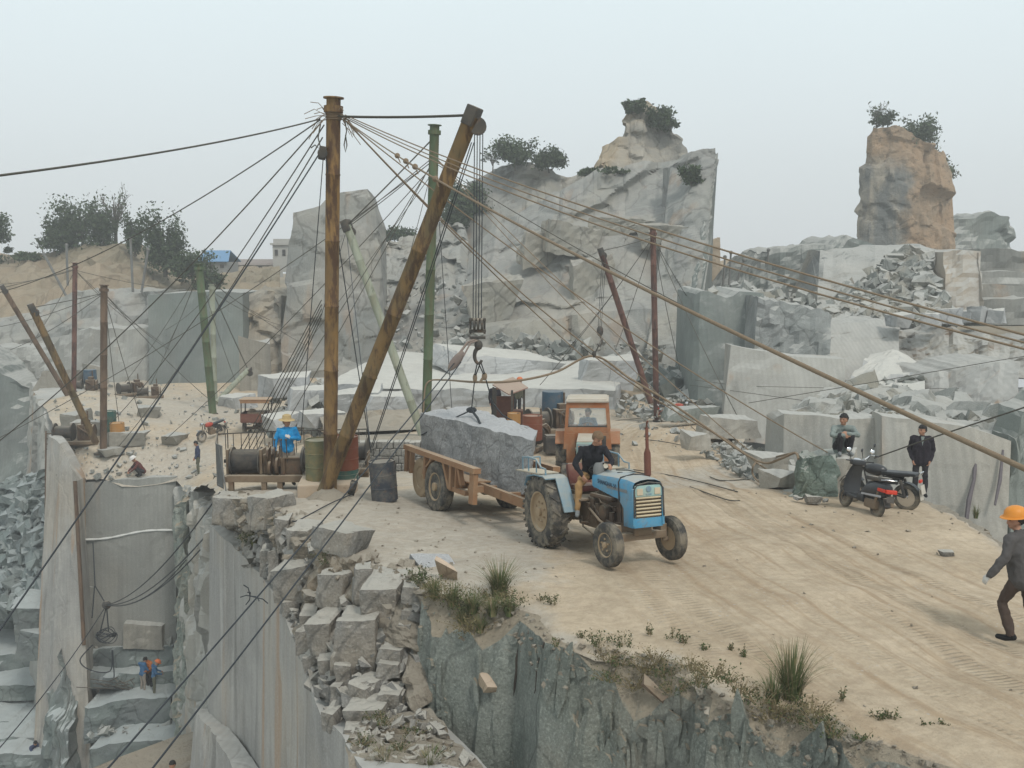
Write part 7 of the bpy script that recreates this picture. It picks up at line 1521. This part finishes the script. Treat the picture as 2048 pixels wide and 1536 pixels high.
# ------------------------------------------------------------------ yard machinery
sq = P(1018, 880, 37); sg = gz(sq.x, sq.y)
def yp(px, z, d=37.0): q = P(px, 860, d); return Vector((q.x, q.y, gz(q.x, q.y) + z))
sh = empty('shed', yp(1018, 0), 'small open shed with a slanting rusty sheet roof over a machine', 'shed'); add = kids(sh)
b = MB(); b.prism([yp(985, 1.95, 37.8), yp(1018, 1.72, 36.0), yp(1056, 1.92, 36.6), yp(1026, 2.2, 38.4)], (0, 0, .04)); add(b, 'roof', paint('rusty_sheet', (.27, .165, .135), .4, .85, .4, (.36, .26, .2)))
b = MB()
for px, d in ((987, 37.6), (991, 37.2), (1024, 36.1), (1048, 36.8), (1026, 38.2)): b.box(yp(px, .95, d), (.08, .08, 1.9))
add(b, 'post', M['iron'])
b = MB(); b.box(yp(1008, .85, 37.6), (.75, .06, 1.4)); b.box(yp(1036, .6, 37.3), (.5, .5, .9), bev=.05); add(b, 'machine', M['exhaust'])
b = MB(); b.box(yp(1014, .55, 36.4), (.9, .5, .06), (0, .15, 0)); add(b, 'tray', M['blue_dull'])
def machine(label, px, d, yaw=0, s=1.0, tank=None, cat='machine'):
    p = P(px, 860, d); p.z = gz(p.x, p.y); o = empty('winch_engine', p, label, cat); o.rotation_euler = (0, 0, yaw); o.scale = (s, s, s)
    b = MB(); b.box((0, 0, .15), (2.0, .9, .14)); b.box((0, .3, .1), (2.2, .12, .2)); b.box((0, -.3, .1), (2.2, .12, .2)); b.build('frame', M['dirty_iron'], o)
    b = MB(); b.cone((-.9, 0, .6), (-.1, 0, .6), .30, n=20)
    for x in (-.9, -.1): b.lathe([(.0001, -.03), (.44, -.03), (.44, .03), (.0001, .03)], (x, 0, .6), 'X', 20)
    b.build('rope_drum', M['iron'], o, ang=40)
    b = MB(); b.box((.45, 0, .6), (.6, .5, .75), bev=.05); b.box((.5, 0, 1.05), (.35, .35, .25), bev=.03); b.tube([(.6, 0, 1.1), (.6, 0, 1.6)], .04, 8); b.tube([(.2, -.3, .9), (.5, -.35, .7), (.8, -.3, .5)], .04, 6); b.lathe([(.0001, -.04), (.36, -.04), (.36, .04), (.0001, .04)], (.85, 0, .6), 'X', 20)
    for k in range(4): b.box((.3 + k * .1, -.27, .6), (.03, .05, .5))
    b.build('engine', M['engine'], o, ang=40)
    if tank: b = MB(); b.lathe([(.0001, 0), (.42, 0), (.44, .3), (.42, .9), (.0001, .9)], (.35, .5, .7), n=20); b.build('tank', M[tank], o, ang=40)
    return o
M['tank_blue'] = paint('dark_blue_tank', (.04, .09, .14), .3, .6, .2)
machine('winch engine with a big dark blue tank on top beside the deck', 1100, 38.5, .4, 1.0, 'tank_blue')
machine('dark engine and drum between the shed and the orange tractor', 1072, 34.5, 1.2, .85)
machine('low brown engine frame in front of the shed', 1040, 35.2, .2, .6)
machine('black engine set at the far left yard before the sawn wall', 265, 66, .8, .9)
machine('round wheeled engine set at the edge before the sawn wall', 302, 65, .3, .8)
machine('dark engine set at the foot of the thin purple mast', 172, 68, .2, 1.0, 'tank_blue')
machine('black winch at the foot of the left brown mast', 150, 51, .1, 1.1)
q = P(1028, 852, 35.5); q.z = gz(q.x, q.y); 
barrel('orange barrel standing in front of the small shed', P(1028, 850, 35.0), .19, .65, 'drum_or' if 'drum_or' in M else 'drum_red', group=None) if False else None
M['drum_or'] = paint('orange_drum', (.40, .20, .06), .3, .8, .3, (.36, .26, .14), 2)
q = P(1028, 830, 35.8); barrel('orange barrel beside the small shed', Vector((q.x, q.y, gz(q.x, q.y) + .35)), .24, .75, 'drum_or', group=None)
q = P(1065, 860, 33.8); barrel('maroon barrel behind the loaded block', Vector((q.x, q.y, gz(q.x, q.y) + .45)), .34, .85, 'drum_red', group=None)
q = P(1105, 880, 33.5); b = MB(); b.box((q.x, q.y, gz(q.x, q.y) + .35), (.55, .45, .55), (0, 0, .2), bev=.03); b.box((q.x, q.y, gz(q.x, q.y) + .65), (.5, .4, .05), (0, 0, .2)); tag(b.build('toolbox', M['black_dust']), 'dark metal toolbox left of the orange tractor', 'toolbox')
q = P(236, 888, 51); barrel('rusty barrel by the left brown mast', Vector((q.x, q.y, gz(q.x, q.y))), .36, .95, 'drum_or', group=None)
q = P(220, 875, 52); barrel('dark barrel by the left brown mast', Vector((q.x, q.y, gz(q.x, q.y))), .36, 1.1, 'drum_teal', group=None)
# ladder on the pit slab and pit tackle
ld = empty('ladder', P(100, 1100, 49), 'long iron ladder fixed down the left pit wall', 'ladder'); add = kids(ld)
b = MB(); A0, A1, Bb0, Bb1 = P(92, 862, 50.8), P(106, 862, 50.6), P(90, 1112, 49.6), P(110, 1112, 49.3)
b.tube([A0, Bb0], .04, 6); b.tube([A1, Bb1], .04, 6); add(b, 'rail', M['pole_brown'])
b = MB()
for k in range(24): t_ = (k + .5) / 24; b.tube([A0.lerp(Bb0, t_), A1.lerp(Bb1, t_)], .025, 5)
add(b, 'rung', M['pole_brown'])
pp = MB(); pp.tube([P(150, 962, 47.9), P(168, 1290, 46.6)], .10, 8); tag(pp.build('rust_strip', M['pole_brown']), 'rusty brown pipe standing along the edge of the tall slab', 'pipe')
tk_ = empty('lifting_tackle', P(210, 1215, 46.5), 'rope basket hanging from wires above the pit benches', 'tackle'); add = kids(tk_)
b = MB(); b.ball(P(213, 1210, 46.5), (.22, .18, .22), 10, 6); add(b, 'pulley_block', M['iron'])
b = MB(); b.tube([P(213, 1212, 46.5), P(200, 1265, 46.4)], .03, 5); b.tube([P(213, 1212, 46.5), P(217, 1262, 46.4)], .03, 5); b.tube([P(213, 1210, 46.5), P(190, 1172, 46.6), P(186, 1085, 46.9)], .03, 5); b.tube([P(189, 1172, 46.5), P(184, 1236, 46.5)], .03, 5)
for a in ((440, 985, 26), (430, 1050, 26.5), (400, 1100, 29), (372, 1120, 36)): ropes(b, P(213, 1210, 46.5), P(*a), .022, .6)
ropes(b, P(213, 1210, 46.5), P(-40, 1540, 30), .022, .3)
add(b, 'wire', M['cable_dark'])
b = MB()
for k in range(6): b.tube([P(213, 1272, 46.3) + Vector((.5 * math.cos(a) * (1 - .04 * k), .4 * math.sin(a), .16 * math.sin(2 * a + k) + k * .05 - .1)) for a in np.linspace(0, 6.283, 20)], .022, 4, False)
add(b, 'rope_basket', M['cable_dark'])
hs = MB(); hs.tube(smooth([P(185, 1290, 46), P(160, 1320, 46), P(180, 1340, 45.8), P(220, 1342, 45.6), P(224, 1300, 46)]), .03, 5); hs.tube(smooth([P(225, 1300, 46), P(228, 1345, 45.6), P(228, 1355, 45.4)]), .03, 5); tag(hs.build('hose', M['cable_dark']), 'black hose looping over the pit benches', 'hose')
br = MB()
for k in range(26): a = P(210 + rs.uniform(0, 65), 1372 + rs.uniform(-8, 8), 46.3); br.tube([a, a + Vector((rs.normal(0, .5), rs.normal(0, .2), rs.uniform(0, .25)))], .02, 4)
tag(br.build('tool_heap', M['iron']), 'heap of tools and rods on the workers bench in the pit', 'tools')
# ------------------------------------------------------------------ far buildings
def house(name, label, px, pb, pt, d, w_px, roofc, wallc, nw, gable=False):
    a, b_ = P(px, pb, d), P(px + w_px, pb, d); hgt = P(px, pt, d).z - a.z; L = (b_ - a).x
    o = empty(name, (a + b_) / 2, label, 'building'); 
    m = MB(); m.box((0, 2.5, hgt / 2 - .5), (L, 5, hgt + 1)); m.build('wall', wallc, o)
    m = MB()
    if gable: m.prism([(-L / 2 - .3, -.3, hgt), (L / 2 + .3, -.3, hgt), (L / 2 - .2, 2.5, hgt + 1.3), (-L / 2 + .2, 2.5, hgt + 1.3)], (0, 0, .08)); m.prism([(-L / 2 - .3, 5.3, hgt), (L / 2 + .3, 5.3, hgt), (L / 2 - .2, 2.5, hgt + 1.3), (-L / 2 + .2, 2.5, hgt + 1.3)], (0, 0, .08))
    else: m.box((0, 2.5, hgt + .12), (L + .5, 5.5, .25)); m.box((0, 2.5, hgt + .5), (L * .96, 4.8, .5))
    m.build('roof', roofc, o)
    for k in range(nw): m = MB(); m.box((-L / 2 + L * (k + .5) / nw, -.03, hgt * .6), (L / nw * .42, .1, hgt * .32)); m.build('window', M['black_dust'], o)
cw_ = flat('pale_concrete', (.40, .39, .36), .9); 
house('house', 'small far building with a bright blue roof by the dark trees', 398, 545, 524, 118, 56, flat('blue_roof', (.13, .25, .40), .6), flat('grey_wall', (.25, .25, .24), .9), 3, True)
house('house', 'two storey pale far building left of the monolith', 546, 528, 490, 125, 60, cw_, cw_, 4)
house('house', 'long low pale far building beyond the walls', 440, 540, 530, 130, 108, flat('tin_roof', (.40, .36, .34), .8), cw_, 6)
# ------------------------------------------------------------------ plants
def leaf_mat(name, c, dry=(.26, .21, .10), dryamt=.3):
    n = N(name)
    col = n.mix(n.noise(2.5, 4), tuple(x * .6 for x in c), tuple(x * 1.35 for x in c))
    col = n.mix(n.math('MULTIPLY', n.rampv(n.noise(5, 3, .6, n.mapv(1, loc=(4, 2, 1))), .52, .66), dryamt), col, dry)
    return n.done(col, .8, None, spec=.15)
M['leaf'] = leaf_mat('scrub_leaf', (.065, .085, .035), dryamt=.35); M['leaf_dark'] = leaf_mat('dark_leaf', (.05, .075, .036), (.13, .12, .06), dryamt=.3); M['leaf_far'] = leaf_mat('tree_leaf', (.06, .085, .045), (.14, .13, .08), .35)
M['leaf_dry'] = leaf_mat('dry_leaf', (.14, .12, .06), (.28, .22, .13), .6); M['grass'] = leaf_mat('grass_blade', (.10, .125, .05), (.33, .27, .14), .6); M['dry'] = leaf_mat('dry_stem', (.24, .19, .11), dryamt=.2)
M['bark'] = flat('grey_bark', (.11, .095, .08), .95)
def grass_tuft(label, p, h, n, spread, seed, group=None):
    rs = rng(seed); o = empty('grass_tuft', p, label, 'grass', group)
    for mat, nn, nm in ((M['grass'], n, 'blades'), (M['dry'], n // 3, 'dry_blades')):
        V = []; Fc = []
        for _ in range(nn):
            a = rs.uniform(0, 6.283); r0 = spread * .22 * rs.uniform() ** .5; L = h * rs.uniform(.45, 1.1); lean = rs.uniform(.05, .95) ** 1.1; w_ = .0055 * rs.uniform(.7, 1.5)
            d = np.array([math.cos(a), math.sin(a), 0]); sdv = np.array([-math.sin(a), math.cos(a), 0]); b = d * r0
            for s in range(5):
                t = s / 4; q = b + d * spread * lean * t ** 1.6 * L / h * 1.1 + np.array([0, 0, L * (t - .42 * lean * t ** 2.4)]) ; ww = w_ * (1 - t * .85); V += [q - sdv * ww, q + sdv * ww]
            k = len(V) - 10; Fc += [(k + 2 * s, k + 2 * s + 1, k + 2 * s + 3, k + 2 * s + 2) for s in range(4)]
        raw(nm, V, Fc, mat, o)
    return o
def leaves(pts, size, rs, flatz=.5):
    V = []; Fc = []
    for p in pts:
        u = rs.normal(size=3); u /= np.linalg.norm(u); v = rs.normal(size=3); v -= u * (u @ v); v /= np.linalg.norm(v); s = size * rs.uniform(.5, 1.4)
        k = len(V); V += [p - u * s, p + v * s * .5, p + u * s, p - v * s * .5]; Fc.append((k, k + 1, k + 2, k + 3))
    return V, Fc
def weed(label, p, r, h, n, seed, mat='leaf', size=.02, group=None, stems=10, cat='plant'):
    rs = rng(seed); o = empty('weed', p, label, cat, group); m = MB(); pts = []
    for _ in range(stems):
        a = rs.uniform(0, 6.283); e_ = np.array([math.cos(a) * r * rs.uniform(.2, 1), math.sin(a) * r * rs.uniform(.2, 1) * .8, h * rs.uniform(.4, 1.1)]); b = np.array([e_[0] * .35, e_[1] * .35, 0]); mid = (b + e_) / 2 + np.array([0, 0, h * .12])
        m.tube([b, mid, e_], [.006, .004, .002], 4)
        for _ in range(int(n / stems)):
            t = rs.uniform(.15, 1); q = (b * (1 - t) + e_ * t) + rs.normal(0, .16, 3) * r * (1 - .4 * t); q[2] = max(.01, q[2] + h * .1 * rs.normal()); pts.append(q)
    m.build('stem', M['dry'], o); V, Fc = leaves(pts, size, rs); raw('foliage', V, Fc, M[mat], o); return o
g1, g2 = G(998, 1186), G(1582, 1392)
grass_tuft('big grass tuft with fine long blades on the bench edge left of the tractor', g1 + Vector((0, -.05, -.02)), .62, 260, .52, 401)
grass_tuft('largest grass tuft at the cliff edge in the right foreground', g2 + Vector((0, 0, -.02)), .74, 250, .50, 402)
grass_tuft('small tuft of grass on the ledge at the very bottom', P(770, 1530, 12.4), .30, 90, .34, 403); grass_tuft('second small tuft of grass at the bottom right of the ledge', P(860, 1532, 12.2), .26, 80, .3, 404)
grass_tuft('little green tuft at the foot of the white wall on the right', G(1947, 1030) + Vector((.1, .1, -.1)), .35, 70, .2, 405)
grass_tuft('grass tuft in the bank under the winch', P(508, 1090, 22.4), .4, 80, .35, 406); grass_tuft('dry grass tuft below the mast on the bank', P(552, 1060, 21.0), .45, 70, .3, 407)
for kk, (px, py, h_, lb) in enumerate([(868,1196,.34,'short dry grass clump at the left corner of the cliff edge'),(905,1212,.4,'brownish grass clump left of the hanging scrub'),(945,1225,.42,'greenish grass clump in the hanging scrub'),(985,1232,.36,'grass clump under the big tuft on the cliff edge'),(925,1250,.34,'lower grass clump hanging on the cliff'),(1018,1232,.3,'grass clump right of the hanging scrub'),(960,1265,.3,'lowest grass clump hanging on the cliff'),(1545,1405,.4,'dry grass clump at the left foot of the largest tuft')]):
    q = G(px, min(py, 1205)) if px < 1100 else G(px, py); grass_tuft(lb, on_face(px, py) if px < 1100 and py > 1205 else q, h_, 110, h_ * .8, 415 + kk)
rs = rng(41)
# scrub hanging on the cliff edge below the big tuft
k = 0
names = ['dense scrub hanging over the cliff below the big grass tuft','brownish scrub left of the dense scrub on the cliff','low scrub at the right end of the hanging scrub','scrub patch lowest on the cliff under the big tuft','yellow green scrub at the left corner of the cliff','scrub patch right under the big grass tuft']
for (px, py, dd, r, h, n), lb in zip([(930,1215,-.05,.5,.22,700),(885,1195,.0,.42,.2,500),(1020,1215,.0,.35,.18,420),(945,1262,-.35,.5,.25,600),(862,1180,.15,.3,.2,300),(985,1200,.15,.4,.2,480)], names):
    d = G(px, 1195).y + dd if py > 1200 else G(px, py).y + dd
    weed(lb, on_face(px, py) if py > 1205 else P(px, py, d), r, h, int(n * 1.0), 410 + k, ('leaf', 'leaf_dry')[k % 2], .018, None, 26, 'scrub'); k += 1
spots = [(1108,1206,.16,.16,160,'single green weed on the road edge right of the big tuft'),(1080,1200,.10,.10,60,'small dry weed beside the single green weed'),(1195,1290,.26,.22,260,'leafy weed clump at the cliff crack'),(1252,1292,.22,.18,200,'second leafy weed clump right of the cliff crack'),(1112,1292,.1,.12,70,'tiny dark weed at the cliff crack'),(1160,1275,.12,.10,70,'low weed above the cliff crack'),(1300,1268,.10,.14,60,'thin weed on the sand above the slope'),(1345,1275,.12,.12,80,'sparse weed on the sand, left of the pair'),(1368,1285,.12,.12,90,'sparse weed on the sand, right of the pair'),(1408,1302,.13,.14,90,'weed above the dry slope left of the tuft'),(1460,1300,.08,.1,50,'dry sprig left of the largest tuft'),(1488,1312,.11,.13,80,'round little weed left of the largest tuft'),(1605,1410,.18,.14,150,'dark weed at the right foot of the largest tuft'),(1685,1400,.08,.16,50,'small upright weed right of the largest tuft'),(1755,1440,.16,.14,150,'weed pair on the edge at the lower right, left one'),(1785,1440,.10,.14,90,'weed pair on the edge at the lower right, right one'),(1725,1478,.12,.10,90,'weed hanging on the lower right cliff edge'),(1850,1452,.12,.08,70,'flat weed near the lower right corner'),(1885,1455,.10,.08,60,'flat weed closest to the lower right corner')]
for k, (px, py, r, h, n, lb) in enumerate(spots): weed(lb, G(px, py) + Vector((0, 0, -.01)), r, h, n, 430 + k, 'leaf', .016, None, 8)
slope = [(1240,1330),(1290,1345),(1330,1350),(1270,1375),(1345,1385),(1380,1340),(1220,1362),(1420,1352),(1400,1372),(1310,1322),(1450,1365),(1480,1390),(1520,1405),(1555,1425),(1590,1440),(1625,1430),(1640,1455),(1215,1320),(1665,1470),(1540,1440)]
words = ['upper left','upper middle','middle of the upper row','lower left','lower right','right','leftmost','right of the brown stone','nearest the brown stone','highest','between the brown stone and the largest tuft','just left of the largest tuft','under the left side of the largest tuft','under the middle of the largest tuft','under the right side of the largest tuft','right of the largest tuft','low right of the largest tuft','top left corner','farthest right','lowest under the largest tuft']
for k, (px, py) in enumerate(slope):
    weed('dry brown weed on the cliff slope, %s' % words[k], on_face(px, py, .0), .30, .16, 210, 460 + k, ('leaf', 'leaf_dry')[k % 2], .016, None, 22)
for k, (px, py) in enumerate([(765,1450),(800,1500),(720,1490),(830,1470),(880,1520)]):
    weed('sparse weed on the bottom ledge, %s' % ['nearest the blocks','middle','left side','right side','right corner'][k], P(px, py, 13.2 - (py - 1450) * .012), .25, .15, 110, 490 + k, 'leaf', .018, None, 12)
weed('green weeds hanging on the bank under the corner block', P(490, 1085, 22.8), .4, .25, 260, 481, 'leaf', .03); weed('weeds on the bank below the long slab', P(655, 1125, 17.2), .3, .2, 200, 482, 'leaf', .02); weed('weeds among the blocks beside the green cliff', P(838, 1160, 15.1), .3, .22, 260, 483, 'leaf', .02); weed('weed in the lower bank blocks', P(745, 1440, 13.5), .2, .15, 130, 484, 'leaf', .016)
# trees and bushes far off
def tree(label, px, pb, pt, d, wpx, seed, n=1500, mat='leaf_far', bare=False, trunk=True, name='tree', cat='tree', leaf=.17, group=None, cz=.62):
    dense = n > 350; n = int(n * 2.8) if dense else n
    rs = rng(seed); p = P(px, pb, d); h = P(px, pt, d).z - p.z; r = wpx / F * d / 2
    o = empty(name, p, label, cat, group); m = MB(); pts = []
    tops = []
    nb = (22 if dense else 11) if not bare else 16
    if trunk: m.tube([(0, 0, -.3), (.03 * h * rs.normal(), 0, h * .3), (.05 * h * rs.normal(), .03 * h, h * .72)], [.035 * h, .026 * h, .012 * h], 7)
    for k in range(nb):
        a = rs.uniform(0, 6.283); z0 = h * rs.uniform(.15, .55) if trunk else 0; e_ = np.array([math.cos(a) * r * rs.uniform(.35, .95), math.sin(a) * r * rs.uniform(.35, .95), h * rs.uniform(.18 if dense else .42, .98)])
        m.tube([(0, 0, z0), (e_[0] * .45, e_[1] * .45, z0 + (e_[2] - z0) * .6), tuple(e_)], [.014 * h, .009 * h, .003 * h], 5); tops.append(e_)
        if bare:
            for _ in range(7): q = e_ * rs.uniform(.6, 1) ; f = q + np.array([rs.normal(0, .18) * r, rs.normal(0, .18) * r, h * rs.uniform(.02, .2)]); m.tube([tuple(q), tuple(f)], [.004 * h, .002 * h], 4)
    m.build('trunk', M['bark'], o)
    for k in range(n):
        e_ = tops[rs.integers(len(tops))]; q = e_ * rs.uniform(.55 if dense else .72, 1.06) + rs.normal(0, 1, 3) * np.array([r * .19, r * .19, h * .085]); pts.append(q)
    if n: V, Fc = leaves(pts, leaf, rs); raw('crown', V, Fc, M[mat], o)
    return o
for k, a in enumerate([('broad dark tree, largest on the soil hill',165,500,402,106,130,1900,'leaf_dark'),('dark rounded tree left beside the largest on the hill',122,505,432,106,70,1000,'leaf_dark'),('bushy tree right of the largest on the hill',208,498,425,106,50,800,'leaf_dark'),('small conical tree on the right slope of the hill',270,508,432,103,36,700,'leaf_dark'),('dense feathery tree right of the hill',331,548,420,100,80,2000,'leaf_dark'),('bush under the feathery tree by the buildings',385,565,505,98,90,900,'leaf_dark'),('bush hanging on the slope behind the green mast',420,585,535,95,56,700,'leaf_dark'),('half seen tree at the left picture edge',-8,490,430,104,60,700,'leaf_dark'),('sparse sapling at the left end of the hill',85,508,478,105,34,160,'leaf_far'),('tiny round bush at the left picture edge',18,510,493,105,20,160,'leaf_dark'),('bush low on the left end of the hill',60,522,505,104,60,400,'leaf_far')]):
    tree(a[0], a[1], a[2], a[3], a[4], a[5], 500 + k, a[6], a[7])
tree('tall bare leafless tree behind the broad dark tree', 232, 500, 372, 107, 70, 520, 260, 'leaf_far', True)
for k, a in enumerate([('round tree left on the shoulder of the big cliff',1030,335,278,98,82,1100),('tree right on the shoulder of the big cliff',1098,340,294,98,64,900),('dark bushes filling the left end of the shoulder',930,430,368,97,90,1500),('dark bushes lower on the left end of the shoulder',915,455,400,95,60,900),('bush left on top of the tan peak',1268,226,200,92,44,600),('bush crowning the right side of the tan peak',1322,262,214,92,56,800),('bush on the right slope of the tan peak',1340,262,240,91,30,320),('far trees left behind the broken ridge',768,484,458,112,50,500),('far trees right behind the broken ridge',806,484,455,112,60,700),('flat topped pine right on the rock tower',1842,290,232,103,74,700),('small leafy shrub left on the rock tower',1766,254,222,103,46,360),('bush on the ridge between shoulder and peak',1180,352,338,90,46,400),('scrub on the right face of the big cliff',1382,372,330,77,44,380),('low scrub in the middle of the big cliff',1230,352,334,86,60,300)]):
    tree(a[0], a[1], a[2], a[3], a[4], a[5], 540 + k, a[6], 'leaf_far' if k in (0, 1, 9) else 'leaf_dark', trunk=k in (0, 1, 9, 10, 8))
tree('bare shrub left of the trees on the big cliff', 985, 340, 300, 98, 50, 560, 120, 'leaf_far', True)
tree('bare twiggy shrub on the left of the rock tower', 1752, 256, 205, 103, 50, 561, 60, 'leaf_far', True)
for k, a in enumerate([(1790,256,1860,284),(1862,290,1912,355)]):
    m = []; rs = rng(600 + k)
    for _ in range(380): t_ = rs.uniform(); m.append(np.array(P(a[0] + (a[2] - a[0]) * t_, a[1] + (a[3] - a[1]) * t_, 103.2 + (1.0 if k else 0))) + rs.normal(0, 1, 3) * np.array([.22, .6, .14]))
    V, Fc = leaves(m, .16, rs); tag(raw('ground_cover', V, Fc, M['leaf']), 'brown green ground cover on the %s of the rock tower' % ('right rim', 'top')[1 - k], None, None, 'stuff')
m = []; rs = rng(610)
for _ in range(1500): t_ = rs.uniform(); x = t_ * 300 - 40; m.append(np.array(P(x, np.interp(x, [-40, 60, 130, 195, 262], [514, 514, 508, 490, 488]) + rs.uniform(-3, 22), 107)) + rs.normal(0, 1, 3) * np.array([.5, .8, .2]))
V, Fc = leaves(m, .2, rs); tag(raw('ground_cover', V, Fc, M['leaf_far']), 'scrub along the top of the soil hill', None, None, 'stuff')
# ------------------------------------------------------------------ haze
hm = bpy.data.materials.new('haze'); hm.use_nodes = True; hm.node_tree.nodes.clear()
ho = hm.node_tree.nodes.new('ShaderNodeOutputMaterial'); pv = hm.node_tree.nodes.new('ShaderNodeVolumePrincipled')
pv.inputs['Color'].default_value = (.975, .99, .985, 1); pv.inputs['Density'].default_value = 0.0017; pv.inputs['Anisotropy'].default_value = 0.1
hm.node_tree.links.new(pv.outputs[0], ho.inputs['Volume'])
mb = MB(); mb.box((0, 90, 0), (640, 250, 48)); ho_ = mb.build('haze', hm); tag(ho_, 'pale grey haze over the quarry', None, None, 'stuff')
